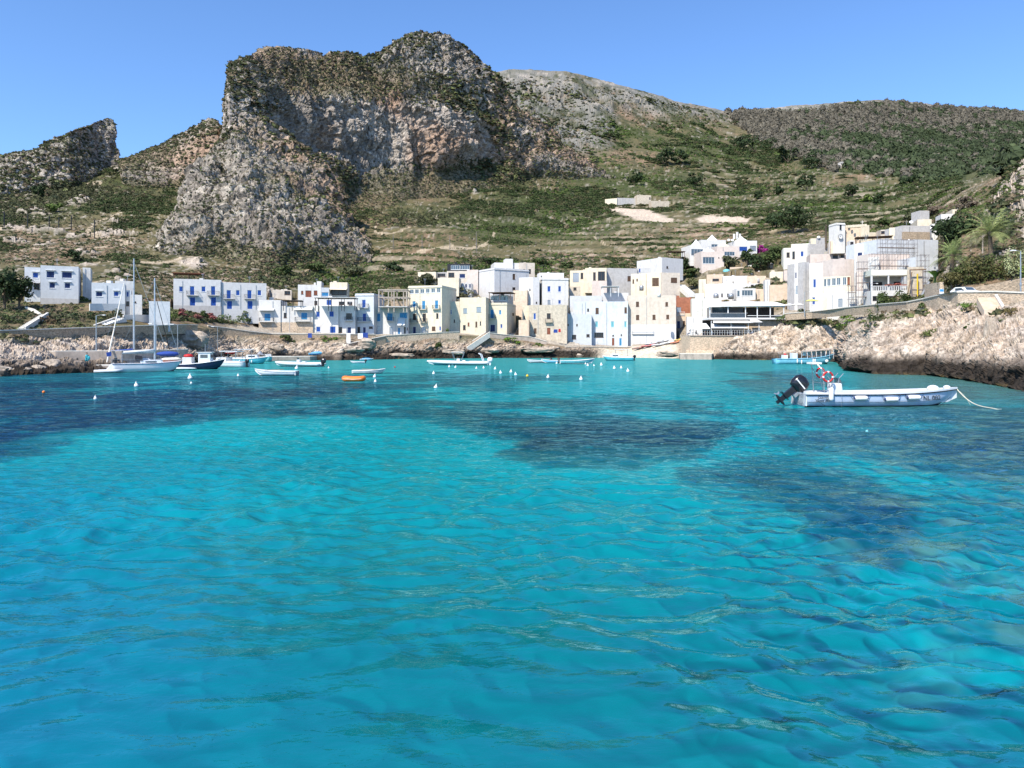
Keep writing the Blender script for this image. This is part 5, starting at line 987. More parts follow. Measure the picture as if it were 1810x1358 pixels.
stonewall('retaining_wall', 'long grey road wall with a pale coping above the left shore rocks', 'wall', [(-300,591,92),(-60,585,105),(0,583.5,107.3),(100,580.5,114.5),(200,577,125),(262,575,138),(330,573.5,151),(345,574,156)], .5, STN, foot=1.9)
stonewall('retaining_wall', 'road wall with a thin pale coping dropping towards the quay row', 'wall', [(368,575,166),(400,579,169),(440,585,172),(480,589.5,175.5),(540,590,176.5),(600,590,177.5),(664,590.5,181)], .5, STN, foot=2.0)
stonewall('ramp_wall', 'stone ramp wall climbing from the boat landing to the tall retaining wall', 'wall', [(560,621,172.5),(600,611,174),(640,602,178),(682,593.3,182.5)], .5, STN, foot=2.4)
stonewall('retaining_wall', 'tall pale block wall under the tallest cream house', 'wall', [(682,593,183),(720,590.5,186),(781,587,190.2),(812,586.3,192)], .8, STP, foot=5.6)
stonewall('retaining_wall', 'low wall on the dark rocks right of the rock stairs', 'wall', [(864,588,196),(900,592,198),(935,594.5,199),(966,603,199)], .4, CON, foot=1.4)
stonewall('retaining_wall', 'low dry stone wall between the beach and the bluish white house', 'wall', [(1000,613,199),(1060,613,203),(1112,613,205),(1125,612,206)], .6, STP, foot=1.4)
stonewall('retaining_wall', 'road wall above the grassy bank between the restaurant and the scaffolding', 'wall', [(1388,554,180),(1435,550.5,173),(1500,543,150),(1550,538,137),(1609,533,118)], .5, STN, foot=1.7)
stonewall('retaining_wall', 'long pale stone road wall with a white coping above the right headland', 'wall', [(1610,533,117),(1640,527,112),(1665,521,106),(1693,515,99),(1759,514,94.5),(1810,516,91),(1900,519,87),(2200,524,82)], .6, STP, foot=2.9, caph=.18)
stonewall('garden_wall', 'pinkish wall rising behind the parked car under the hedge', 'wall', [(1716,507,104),(1760,499,102),(1800,491,100),(1900,478,97)], .4, STN, cap=None, foot=3)
stonewall('garden_wall', 'pale stone wall with wooden props left of the hedge', 'wall', [(1640,502,124),(1655,499,116),(1668,497,112)], .5, STP, cap=None, foot=3.5)
def stairs(label, px0, py0, Y0, px1, py1, Y1, wd, n, m, side=None, ax=None):
    """a flight going from its foot (px0,py0,Y0) to its head (px1,py1,Y1)"""
    a, b = np.array(proj(px0, py0, Y0)), np.array(proj(px1, py1, Y1)); t = thing('stairs', label, 'stairs', tuple(a)); d = (b-a)/n; u = np.array((-d[1], d[0], 0)); u /= np.linalg.norm(u); h = np.array((d[0], d[1], 0)); m1 = MB()
    for i in range(n):
        p = d*i; z = p[2]+d[2]; q = [p-u*wd/2, p+u*wd/2, p+u*wd/2+h, p-u*wd/2+h]; m1.add([(x[0], x[1], z-1.1) for x in q]+[(x[0], x[1], z) for x in q], [(0,3,2,1),(4,5,6,7),(0,1,5,4),(1,2,6,5),(2,3,7,6),(3,0,4,7)])
    m1.build('steps', m, t)
    for sg in (side or ()):
        k = MB(); e = d*n; o = u*sg*(wd/2+.02); w = u*sg*.3; v = []
        for base in (np.zeros(3), e):
            for oo, zz in ((o, -1.2), (o, .38), (o+w, .38), (o+w, -1.2)): q = base+oo; v.append((q[0], q[1], base[2]+zz))
        k.add(v, [(0,1,2,3),(7,6,5,4),(0,4,5,1),(1,5,6,2),(2,6,7,3),(3,7,4,0)]); k.build('side_wall', CAP, t)
    return t
stairs('dark stone stairs slanting down the rocks beside the tall pale block wall', 822, 616, 191, 862, 589, 195, 1.6, 14, STN, (1, -1))
stairs('sand coloured steps below the road wall with a white slab beside them', 1652, 556, 107, 1662, 534, 110, 1.9, 11, PE, (-1,))
stairs('sand coloured steps with a slanting white parapet on the right headland', 1756, 550, 91.2, 1742, 526, 94., 2.0, 12, PE, (-1,))
stairs('white garden stairs leading down from the low white terrace house to the road', 175, 578, 128, 218, 562, 140, 1.2, 10, W, (1,))
stairs('long pale garden stairs with a parapet down to the road on the far left', 36, 582, 113, 78, 556, 134, .8, 18, CAP, (-1,))
stairs('white stairs between the pale houses above the red ochre house', 1224, 521, 216, 1204, 504, 224, 2, 9, W, (1,))
stonewall('garden_wall', 'white planter wall around the low terrace house', 'wall', [(219,556,142),(240,555,145),(262,555.5,148),(280,556,150)], .3, W, cap=None, foot=2.2)
stonewall('terrace_wall', 'low white balustrade wall in front of the low cubic house', 'wall', [(159,535.5,139),(180,535.5,141),(221,536,144)], .25, W, cap=None, foot=1.5)
stonewall('terrace_wall', 'white curved garden wall high above the road beside the dark pines', 'wall', [(44,541,142),(58,545,139),(70,553,136)], .3, CAP, cap=None, foot=2.6)
def slab(name, label, cat, pts, zt, zb, m, cm=None):
    """pts: plan points (px, Y)"""
    P = [((a-CX)*b/F, b) for a, b in pts]; o = (P[0][0], P[0][1], 0); t = thing(name, label, cat, o); n = len(P); v = [(x-o[0], y-o[1], zb) for x, y in P]+[(x-o[0], y-o[1], zt) for x, y in P]
    fs = [tuple(range(n-1, -1, -1)), tuple(range(n, 2*n))]+[(i, (i+1) % n, (i+1) % n+n, i+n) for i in range(n)]
    MB().add(v, fs).build('body', m, t)
    if cm:
        v = [(x-o[0], y-o[1], zt+.003) for x, y in P]+[(x-o[0], y-o[1], zt+.09) for x, y in P]; MB().add(v, fs).build('top_slab', cm, t)
    return t
slab('quay', 'low concrete quay in front of the breakwater wall at the far left', 'quay', [(76,103),(150,101.5),(200,102.5),(300,119),(345,128),(330,136),(260,126),(120,110),(76,107)], .78, -1.2, CON, CAP)
slab('breakwater_wall', 'thick concrete wall on the left quay behind the person in teal', 'wall', [(76,106.5),(98,105),(215,109),(330,131),(332,133),(213,111),(97,107.5),(77,108.5)], 2.75, .0, CON, CAP)
slab('quay', 'narrow pale quay behind the moored cabin boats', 'quay', [(340,152),(400,157),(450,161),(548,166),(560,169),(548,172),(450,168),(400,163),(338,158)], .85, -1, CON, CAP)
slab('quay', 'sandy concrete landing with a dark waterline below the restaurant', 'quay', [(1202,176),(1258,174),(1262,181),(1200,185)], 1.3, -1.5, CON, CAP)
slab('terrace', 'sandy stone terrace block under the lower restaurant deck', 'terrace', [(1213,182),(1262,179.5),(1290,180),(1290,187),(1213,190)], 2.2, -1, STP)
for lab, pts, zt in (('flat boulder at the left edge of the waterline', (-12,88.5,5.,2.4), 1.25), ('dark wedge boulder beside the flat waterline boulder', (34,93,3.6,2.), .95), ('angular brown boulder below the breakwater end', (62,96,3.2,2.2), 1.1), ('large split boulder leaning on the breakwater end', (92,98.5,3.,2.4), 1.75), ('low slab boulder in front of the split boulder', (124,99,4.,1.8), .6), ('pointed rock at the corner of the left quay', (70,104,2.6,2.), 1.9),
    ('rounded rock beside the ramp under the quay row', (625,172.5,5.5,3.), 3.2), ('big leaning rock where the ramp meets the pale wall', (648,176,4.8,3.), 5.2), ('pale flat rock below the tall block wall', (708,182,8.,2.5), 1.4), ('white slab rock above the landing beach', (488,171,4.,2.5), 3.9), ('huge pale boulder over the road behind the sailing boats', (336,152,8.,4.5), 6.6), ('balanced round boulder on the right headland', (1752,83,1.5,1.3), 7.1), ('dark rock shelf left of the rock stairs', (800,188,7.,3.), 2.4), ('black undercut rock below the grassy patch', (865,193,6.,3.), 2.6), ('long black overhanging rock beside the beach', (950,194,9.,3.5), 2.8), ('flat dark rocks in front of the low beach wall', (1015,197,7.,2.5), 1.1), ('dark boulder at the beach landing', (1178,183,6.,3.), 1.9)):
    px, Yb, rx, ry = pts; x = (px-CX)*Yb/F; z0 = min(zt-1.5, gP(px, 620)[2]) if Yb > 140 else -.8; k = MB(); k.ell((0,0,0), (1,1,1), 28, 18); V = np.array(k.v); sd = len(lab)
    d1, d2, ci = worley(V*1.6+sd, sd); nn = .80+.34*(ci-.5)+.14*fbm(V*3+sd, 4, sd)[...]; V = V*nn[:, None]; V = np.sign(V)*np.abs(V)**.82
    V = V*np.array((rx*.52, ry*.55, (zt-z0)*.56)); b = npmesh('boulder', V, np.array([f for f in k.f]), MATS['cliff2'], np.array([.40,.33,.26])[None]*(.75+.5*ci[:, None])*np.where(V[:, 2:3]+(zt+z0)/2 < .7, .3, 1), smooth=False)
    b.location = (x, Yb, (zt+z0)/2); tag(b, lab, 'boulder', 'boulders along the shore', 'thing')
# ---------- lamp posts, fence posts, poles ----------
def lamp(px, pt, pb, label, Y, side=1):
    x, y, z = proj(px, pb, Y); h = (pb-pt)*Y/F; t = thing('street_lamp', label, 'street lamp', (x, y, z), 0, 'street lamps'); m = MB(); m.cyl((0,0,-1), (0,0,h), .10, .065, 8); m.cyl((0,0,0), (0,0,.4), .15, .13, 8); m.build('pole', GM, t)
    MB().tube([(0,0,h-.05), (side*.5,0,h+.08), (side*1.2,0,h+.1)], .04, 6).build('arm', GM, t); MB().box(side*1.0-.35*(side < 0)-.0, side*1.0+.35+.0*side, -.12, .12, h+.02, h+.14).build('lamp_head', WH, t)
lamp(170, 558, 641, 'tall grey street lamp on the left quay beside the person in teal', 108, 1)
lamp(276, 573, 625, 'grey street lamp behind the two sailing masts', 128, -1)
lamp(314, 574, 620, 'grey street lamp behind the navy fishing boat stern', 134, -1)
lamp(384.5, 578, 632, 'grey street lamp behind the white hardtop boat', 160, -1)
lamp(1422, 516, 552, 'street lamp beside the yellow parasol', 174, 1)
lamp(1539, 502, 539, 'street lamp in front of the scaffolded veranda', 140, 1)
lamp(1804, 444, 505, 'dark street lamp against the white flowering shrub', 98, -1)
for i, (px, pt, pb) in enumerate(((7.5,372,399),(49,376,403),(87,379,403),(104,382,405),(126,379,403),(167,387,416),(521,434,456),(695,412,444),(746,414,444),(795,414,443),(842,412,442))):
    Y = gY(px, pb+2); x, y, z = proj(px, pb+2, Y); h = (pb-pt)*Y/F; t = thing('fence_post', 'dark rockfall fence post on the slope below the left crag' if i < 6 else 'thin rockfall fence post on the slope right of the mountain buttress', 'fence post', (x, y, z), 0, 'rockfall fence posts below the left crag' if i < 6 else 'rockfall fence posts right of the buttress')
    r = .17 if i < 6 else .1; MB().cyl((0,0,-2), (0,0,h), r, r, 6).build('post', IR if i < 6 else SCF, t); MB().tube([(0,0,h*.96), (.3,2.4,0)], r*.35, 4).build('brace', IR if i < 6 else SCF, t)
x, y, z = proj(1737, 449, 124); t = thing('utility_pole', 'slim concrete pole between the large palm and the hedge', 'pole', (x, y, z)); MB().cyl((0,0,-4), (0,0,3.1), .14, .1, 8).build('pole', CON, t); MB().box(-.4,.4,-.05,.05,2.8,2.9).build('crossarm', IR, t)
a, b = np.array(proj(189, 641, 107)), np.array(proj(219, 501, 113)); t = thing('spar', 'long pale wooden spar leaning from the quay over the left sailing boat', 'spar', tuple(a)); MB().tube([(0,0,0), tuple((b-a)*.5), tuple(b-a)], [.11,.09,.05], 7).build('spar', CAP, t); t.children[0].name = 'pole'
a, b = np.array(proj(300, 620, 132)), np.array(proj(269, 500, 116)); t = thing('rigging_stay', 'dark furled stay slanting from the right mast down to the quay', 'rigging', tuple(a)); MB().tube([(0,0,0), tuple(b-a)], [.09,.04], 6).build('cable', IR, t)
# ---------- scaffolding ----------
def scaffold(label, x0, x1, yt, yb, Y, a, nb, lifts, decks, D=1.1):
    K = lambda x, y: proj(1340+x*KZ, 350+y*KZ, Y); p = K(x0, yb); w = Wall(p[0], p[1], math.cos(R(a)), math.sin(R(a)), 1); L = w.hit(1340+x1*KZ, 500)[0]; H_ = (yb-yt)*KZ*Y/F; t = thing('scaffolding', label, 'scaffolding', p); o = np.array(p); P = lambda s, z, q=0: tuple(np.array(w.pt(s, z+p[2], q))-o)
    for i in range(nb+1):
        for q in (0, D): MB().cyl(P(L*i/nb, -3, q), P(L*i/nb, H_, q), .035, n=6).build('standard', SCF, t)
    for j in range(1, lifts+1):
        for q in (0, D): MB().cyl(P(-.2, H_*j/lifts-.1, q), P(L+.2, H_*j/lifts-.1, q), .03, n=6).build('ledger', SCF, t)
    for i in range(nb):
        for j in range(lifts):
            if (i+j) % 2 == 0: MB().cyl(P(L*i/nb, H_*j/lifts, D+.04), P(L*(i+1)/nb, H_*(j+1)/lifts, D+.04), .025, n=5).build('diagonal_brace', SCF, t)
    for j in decks: m = MB(); relbox(m, w, 0, L, p[2]+H_*j/lifts-.06, p[2]+H_*j/lifts, .12, D-.12, o); m.build('deck', PLK, t)
    return t
scaffold('tall tube scaffolding with a dark plank deck covering the shaded bluish wall', 1190, 1556, 415, 580, 166, 8, 7, 4, (2,), 1.2)
scaffold('lower scaffolding lift standing above the veranda roof', 1110, 1510, 560, 740, 160.5, 4, 7, 3, (1,), 1.1)
scaffold('narrow scaffolding bay against the stepped bluish wall right of the veranda', 1590, 1675, 570, 900, 155, 8, 2, 6, (3,), 1.)
scaffold('small scaffolding tower with drying cloths left of the veranda', 900, 972, 880, 1080, 164, -20, 2, 3, (2,), 1.)
scaffold('brown scaffolding bay around the wooden gantry beside the veranda', 985, 1090, 640, 1060, 156, -8, 2, 6, (1, 3, 5), 1.2)
def gantry():
    Y = 140; K = lambda x, y: proj(1490+x*KZ, 350+y*KZ, Y); p = K(700, 1000); t = thing('timber_shed', 'jumble of timber props and yellow boards between the veranda and the palms', 'timber props', p); o = np.array(p)
    for (a, b, r, m) in (((745,1000),(745,760),.14,YEL),((690,1000),(670,720),.12,SCF),((800,1010),(800,720),.1,SCF),((860,840),(760,1020),.28,GM),((670,720),(830,715),.12,PLK),((690,920),(850,920),.12,SCF),((690,970),(850,970),.1,SCF),((640,1000),(690,740),.1,PLK),((880,1000),(935,850),.2,CAP)):
        k = MB(); k.cyl(tuple(np.array(K(*a))-o), tuple(np.array(K(*b))-o), r, n=6); k.build('prop', m, t)
    k = MB(); k.box(*[v for v in (-.5, 2.6, 1., 1.2, .2, 6.)]); k.build('board', OL, t)
gantry()
# ---------- parasols, car, sign ----------
def parasol(px, py, pb, w, label, m, Y):
    x, y, z = proj(px, pb, Y); h = (pb-py)*Y/F; r = w*Y/F/2; t = thing('parasol', label, 'parasol', (x, y, z), 0, 'parasols on the road terrace'); MB().cyl((0,0,-.5), (0,0,h), .035).build('pole', GM, t); MB().lathe([(r,h-.45),(r*.98,h-.4),(r*.5,h-.15),(.05,h+.05)], n=8).build('canopy', m, t)
parasol(1435, 529, 551, 24, 'open yellow parasol on the road terrace under the tall white house', mat('pale_yellow_canvas', (.68,.68,.20), .8, .05), 175)
parasol(1395, 537, 554, 20, 'white parasol nearest the restaurant roof', CLW, 181); parasol(1410, 536, 553, 22, 'white parasol between the first white one and the street lamp', CLW, 178)
def vehicle():
    x, y, z = proj(1706, 507, 101); t = thing('parked_car', 'small white car parked behind the right road wall', 'car', (x, y, z-1.52), R(8)); m = MB(); prof = [(-1.95,.35),(-1.95,.8),(-1.1,.95),(-.55,1.45),(1.1,1.5),(1.85,1.0),(1.95,.35)]
    for w0, w1, mt, nm in ((-.82, .82, WH, 'body'),):
        v = [(w0*(.82 if q[1] > 1.2 else 1), q[0], q[1]) for q in prof]+[(w1*(.82 if q[1] > 1.2 else 1), q[0], q[1]) for q in prof]; n = len(prof); m.add(v, [tuple(range(n)), tuple(range(2*n-1, n-1, -1))]+[(i, i+n, (i+1) % n+n, (i+1) % n) for i in range(n)]); m.build(nm, mt, t, bev=.06)
    m = MB(); m.quad((-.66,-1.06,1.0), (.66,-1.06,1.0), (.58,-.6,1.42), (-.58,-.6,1.42)); m.build('windscreen', GL, t)
    for sx in (-1, 1):
        MB().box(sx*.62-.14, sx*.62+.14, -1.97, -1.93, .68, .82).build('headlight', GM, t); MB().box(sx*.95-.09, sx*.95+.09, -.75, -.6, .98, 1.12).build('wing_mirror', BLK, t); MB().box(sx*.79-.01, sx*.79+.01, -.35, .9, 1.02, 1.34).build('side_window', GL, t)
        for yy in (-1.25, 1.2):
            q = MB().cyl((sx*.72,yy,.31), (sx*.86,yy,.31), .31, n=16).build('wheel', BLK, t); MB().cyl((sx*.85,yy,.31), (sx*.872,yy,.31), .18, n=12).build('rim', GM, q)
vehicle()
x, y, z = proj(1664, 526, 108); t = thing('notice_board', 'small blue and white notice board behind the right road wall', 'sign', (x, y, z)); MB().cyl((0,0,-.6), (0,0,1.2), .04).build('post', GM, t); q = MB().box(-.32,.32,-.09,-.05,.5,1.25).build('panel', WH, t); MB().box(-.28,.28,-.10,-.092,.85,1.2).build('blue_band', LB, q)
# ---------- trees and plants ----------
DG = (.030,.050,.016); MG = (.055,.080,.022); LG_ = (.11,.16,.035); OLV = (.085,.095,.045)
tree(8, 548, 62, 74, 'dark dense pine left of the white two storey house', DG, 'pine', 'pine_tree', 1500, ls=.32)
tree(34, 546, 46, 66, 'dark pine partly covering the balcony of the white two storey house', DG, 'pine', 'pine_tree', 1100, ls=.3)
tree(58, 532, 34, 30, 'small green pine in front of the balcony wing of the left white house', MG, 'pine', 'pine_tree', 600)
tree(753, 506, 40, 24, 'round dark olive tree behind the tallest cream house', OLV, n=900)
tree(1028, 514, 34, 24, 'grey green tree in front of the columned porch house', OLV, n=700); tree(1103, 518, 48, 20, 'wide dark carob tree between the grey flank and the angular cream house', DG, n=800); tree(1052, 519, 20, 11, 'small dark tree beside the white roof frame', MG, n=300)
tree(1149, 474, 32, 18, 'bright green tree in front of the pale house under the villa', LG_, n=500); tree(1210, 478, 42, 24, 'round dark tree left of the pink villa terrace', DG, n=800); tree(1186, 517, 28, 20, 'round dark tree right of the angular cream house', DG, n=600)
tree(1222, 513, 24, 22, 'yellowish green tree beside the white stairs', (.15,.15,.06), n=500); tree(1320, 464, 18, 26, 'dark cypress like tree in front of the right villa cube', DG, n=500); tree(1372, 466, 44, 30, 'spreading green tree right of the domed villa', MG, n=800); tree(1358, 470, 30, 22, 'low green tree under the magenta shrub', MG, n=500)
tree(1225, 490, 40, 16, 'green bushy tree below the villa steps', MG, n=500)
shrub(1347, 450, 22, 19, 'magenta bougainvillea beside the right villa cube', (.30,.02,.19), 420, 'bougainvillea', 'bougainvillea')
tree(1402, 412, 74, 46, 'broad dark wind swept tree on the slope above the upper white house', DG, n=1500, ls=.6)
tree(1372, 405, 34, 28, 'smaller dark tree joined to the broad wind swept tree', DG, n=700)
palm(1460, 440, 42, 16, 'single tall slim palm beside the clock tower', 30, Y=232, seed=2, colr=(.09,.11,.05))
tree(1693, 440, 70, 58, 'large dark evergreen behind the palms at the top right of the village', DG, n=1600, Y=150, ls=.4)
tree(1668, 425, 34, 40, 'dark evergreen left of the largest evergreen at the village top', DG, n=700, Y=160)
tree(1795, 432, 66, 62, 'dark evergreen behind the large palm at the right edge', (.04,.06,.03), n=1500, Y=135, ls=.35)
tree(1850, 450, 80, 80, 'green tree just beyond the right edge above the road', MG, n=1000, Y=125)
palm(1751, 456, 46, 54, 'large date palm with wide arching fronds above the hedge', 46, Y=118, seed=1, colr=(.24,.27,.10))
palm(1682, 500, 50, 38, 'shorter date palm at the left end of the hedge', 44, Y=117, seed=4, colr=(.20,.24,.085))
palm(1726, 470, 36, 30, 'medium palm with drooping dry fronds between the two big palms', 36, Y=130, seed=6, colr=(.17,.17,.09))
palm(1800, 450, 44, 40, 'palm with dark fronds at the right edge of the picture', 40, Y=128, seed=8, colr=(.08,.10,.045))
palm(1774, 462, 22, 22, 'young palm just right of the large date palm', 30, Y=120, seed=9, colr=(.14,.18,.06))
def banana():
    Y = 121; x, y, z = proj(1652, 503, Y); t = thing('banana_plant', 'banana plant with broad ragged leaves beside the stepped bluish wall', 'banana plant', (x, y, z)); k = MB(); k.tube([(0,0,-1), (.1,0,1.2)], [.2,.13], 8); k.build('stem', MG_M, t); rs = random.Random(5); V = []; Q = []
    for i in range(13):
        a = rs.random()*6.28; p = np.array((.1,0,1.)); d = np.array((math.cos(a)*.5, math.sin(a)*.5, 1.)); d /= np.linalg.norm(d); s = np.array((-math.sin(a), math.cos(a), 0)); pv = None
        for j in range(8):
            wv = .32*math.sin(math.pi*min(1, (j+.6)/8))*rs.uniform(.7, 1.1)+.02; o = len(V); V += [p-s*wv+np.array((0,0,-.1*wv)), p, p+s*wv+np.array((0,0,-.1*wv))]
            if pv is not None: Q += [(pv, pv+1, o+1, o), (pv+1, pv+2, o+2, o+1)]
            pv = o; p = p+d*.34; d[2] -= .24; d /= np.linalg.norm(d)
    npmesh('leaves', np.array(V), np.array(Q), MATS['leaf'], np.zeros((len(V), 3))+np.array((.13,.24,.045)), False, t)
MG_M = mat('green_stem', (.10,.16,.04), .7, .1); banana()
for q in ((1262,470,40,20,'dark green shrubby tree left of the small cypress below the villa',DG),(1290,472,34,22,'olive green tree between the villa and the roof cluster',OLV),(1338,474,36,22,'dark rounded tree below the magenta shrub',DG),(1392,462,30,24,'green tree touching the upper white house',MG),(1300,440,30,14,'low shrubby tree behind the villa chimneys',MG),(1240,440,34,16,'dark shrubby tree behind the left villa dome',DG),(1620,400,40,26,'grey green tree on the slope above the brick house',OLV),(1650,385,34,22,'brownish bare tree on the slope above the top houses',(.13,.10,.07)),(1710,372,40,26,'bare brown tree below the pale crag',(.14,.11,.08)),(1560,402,30,18,'dark shrubby tree right of the church roof',MG),(960,470,34,16,'dark shrub tree behind the white tower house',MG),(1000,476,26,14,'green shrub tree left of the columned porch house',MG),(870,470,40,14,'low dark tree behind the tall white house',DG),(700,480,44,18,'dark green thicket tree above the concrete frame',DG),(620,486,44,18,'olive thicket tree behind the quay row',OLV),(560,478,34,16,'green thicket tree above the small white house with brown shutters',MG),(500,486,30,18,'green thicket tree right of the twin row roofs',MG)):
    tree(q[0], q[1], q[2], q[3], q[4], q[5], n=600, trunkh=q[3]*.1)
def hedge():
    x, y, z = proj(1735, 503, 110); t = thing('hedge', 'long rounded hedge with reddish flowers along the garden wall', 'hedge', (x, y, z)); rs = 0
    for i, (px, pb, w, h, Y) in enumerate(((1682,512,36,24,112),(1705,510,44,40,112),(1730,506,56,54,111),(1762,500,60,58,110),(1790,494,50,46,108))):
        k = Y/F; c = np.array(proj(px, pb, Y))-np.array((x, y, z)); crown('foliage', t, (c[0], c[1], h*k*.45), (w*k*.62, 2.4, h*k*.58), 1500, .16, (.075,.095,.028) if i % 2 else (.11,.10,.035), 300+i)
        if i == 0: MB().tube([(c[0],c[1],-1.5), (c[0],c[1],1.2)], .15, 6).build('trunk', BARK, t)
hedge()
shrub(1795, 488, 36, 52, 'tall shrub with cream white flowers at the right edge', (.30,.32,.16), 900, 'flowering_shrub', 'shrub', Y=104)
shrub(1812, 494, 30, 30, 'yellow green climber below the dark street lamp', (.17,.21,.05), 500, 'flowering_shrub', 'shrub', Y=102)
for q in ((1563,562,32,46,'leafy fig tree on the bank left of its twin under the scaffolding',MG,135),(1595,560,34,46,'leafy fig tree on the bank right of its twin under the scaffolding',MG,128)): tree(q[0], q[1], q[2], q[3], q[4], q[5], 'tree', 'fig_tree', 900, Y=q[6], trunkh=6)
for q in ((1545,580,34,34,'rounded dark shrub at the gully top below the fig trees',MG),(1421,562,24,18,'spiky dark shrub below the street lamp with the yellow parasol',DG),(1500,575,60,18,'low bright green shrub mat on the bank above the gully',(.11,.17,.03)),(1395,572,50,16,'green shrub strip at the left end of the bank',(.08,.11,.03)),(1450,572,44,14,'olive brown shrub strip in the middle of the bank',(.12,.11,.05)),
          (1714,553,44,20,'bright green bush on the right headland between the two flights of steps',(.09,.15,.025)),(1645,596,42,16,'low green cushion plant halfway down the right headland',(.11,.14,.035)),(1712,585,22,16,'small dark green bush in the middle of the right headland',(.06,.10,.02)),(1758,578,18,10,'small bright cushion plant below the balanced boulder',(.12,.17,.03)),(1790,560,40,26,'brownish thorny bush below the right end of the road wall',(.14,.11,.04)),(1640,545,26,16,'green shrub against the pale wall left of the first steps',(.07,.10,.03)),(1775,572,22,12,'grey green bush at the right of the cushion plants',(.10,.12,.05)),
          (140,534,32,15,'bright yellow green bush below the corner of the left white house',LG_),(98,534,30,12,'dark bush at the foot of the left white house',MG),(378,568,24,17,'round pink oleander on the slope above the boulder',(.30,.10,.09)),(322,562,26,16,'purple red shrub beside the low terrace house',(.20,.06,.06)),(345,566,24,14,'dull pink shrub right of the purple red one',(.24,.10,.08)),(408,572,46,26,'prickly pear thicket below the twin row with blue doors',(.11,.15,.06)),(438,572,26,24,'dark green shrub right of the prickly pear thicket',MG),(300,572,24,18,'yellow green shrub behind the right mast',LG_),(365,564,20,16,'dark prickly pear between the two pink shrubs',MG),
          (150,566,60,22,'wide dark green shrub on the slope under the low cubic house',DG),(195,562,34,20,'grey green shrub right of the wide dark one',OLV),(112,570,40,20,'mixed olive shrub above the road wall',OLV),(80,572,30,16,'brown shrub beside the long garden stairs',(.13,.09,.05)),(20,572,50,22,'green shrub at the far left above the road wall',MG),
          (740,603,10,12,'dark caper plant hanging on the tall pale block wall',MG),(757,601,8,8,'smaller caper plant hanging on the tall pale block wall',OLV),(791,602,12,20,'dark creeper at the right end of the tall pale wall',MG),(776,618,14,14,'green bush at the foot of the tall pale wall',MG),(655,618,24,20,'green shrub behind the big leaning rock by the ramp',MG),(580,604,30,12,'yellow green plants on the rocks under the plain white house',LG_),(905,607,32,12,'bright green cushion on the black rocks beside the stairs',(.10,.17,.02)),(950,612,24,8,'smaller green cushion right of the bright one on the black rocks',(.09,.14,.03)),(505,606,30,14,'dark green bush over the boat landing',MG),(624,580,10,18,'potted palm like plant in front of the plain white house',MG),(822,528,26,22,'brownish tree on the roof terrace behind the long yellow house',(.13,.13,.06)),(1590,598,18,8,'tiny green tuft at the left of the right headland',(.10,.13,.03))):
    shrub(q[0], q[1], q[2], q[3], q[4], q[5], 320, Y={740:189,757:190,791:191.5,776:188,655:177}.get(q[0]))
for i, q in enumerate(((1426,338,28,28,'cone shaped dark tree on the terraces'),(1393,290,36,32,'dark round pine above the left end of the terraces'),(1437,300,38,28,'dark pine cluster left of the ruined hut'),(1503,350,30,26,'dark tree in the middle of the terraces right of the cone shaped one'),(1553,361,20,16,'small dark tree at the right of the terraces'),(1376,344,18,14,'small dark bushy tree left of the cone shaped one'),(1121,328,30,27,'dark tree on the slope above the long grey shed'),(1228,331,36,32,'dark spreading tree right of the shed slope'),(1172,294,52,34,'wide wind shaped pine group high on the slope'),(1200,292,34,24,'smaller pine right of the wide wind shaped one'),(1336,270,60,30,'wide dark pine below the saddle'),(1310,262,30,22,'low dark pine left of the wide pine below the saddle'),(1530,358,20,14,'pale green small tree among the terraces'),(1340,350,14,12,'tiny round tree near the field edge'),(640,292,20,16,'dark bush tree at the foot of the grey cliff wall'),(98,372,26,18,'bright green tree alone on the left slope'),(68,350,22,30,'tall dark tree under the left crag'),(130,462,34,20,'round dark carob above the left white house'),(118,300,24,18,'dark bushy tree at the foot of the left crag'),(1605,330,30,20,'dark pine at the lower edge of the wood'),(1500,455,12,30,'thin dark cypress behind the church'))):
    if i == 20: continue
    tree(q[0], q[1], q[2], q[3], q[4], LG_ if 'bright' in q[4] or 'pale' in q[4] else DG, 'tree', 'hill_tree', 420, trunkh=q[3]*.12)

# cloths hung over the walls and balconies
for px, pt, w, h, Y, m, lab in ((616,590,7,17,176.9,CLW,'long white cloth hanging over the road wall'),(637,590,9,10,178.9,CLW,'white sheet hanging over the road wall beside the blue cloths'),(646,589,9,12,179.8,CLB,'bright blue cloth draped over the top of the ramp wall'),(548,590,7,8,176.2,CLB,'dark blue cloth over the wall below the recessed balconies house'),(982,583,7,6,201,CLB,'navy washing on the line before the stained stone house'),(989,582,4,6,201,RED,'reddish washing on the line before the stained stone house')):
    x, y, z = proj(px, pt, Y-.28); k = Y/F; t = thing('hanging_cloth', lab, 'cloth', (x, y, z)); b = MB(); V = []; n = 7
    for i in range(n+1):
        for j in range(4): V.append((w*k*(j/3-.5)+.03*math.sin(i+j), -.10-.05*math.sin(j*2.1+i*.6)*(i/n), .08-h*k*i/n))
    b.add(V, [(i*4+j, i*4+j+1, i*4+5+j, i*4+4+j) for i in range(n) for j in range(3)]); b.build('fabric', m, t)
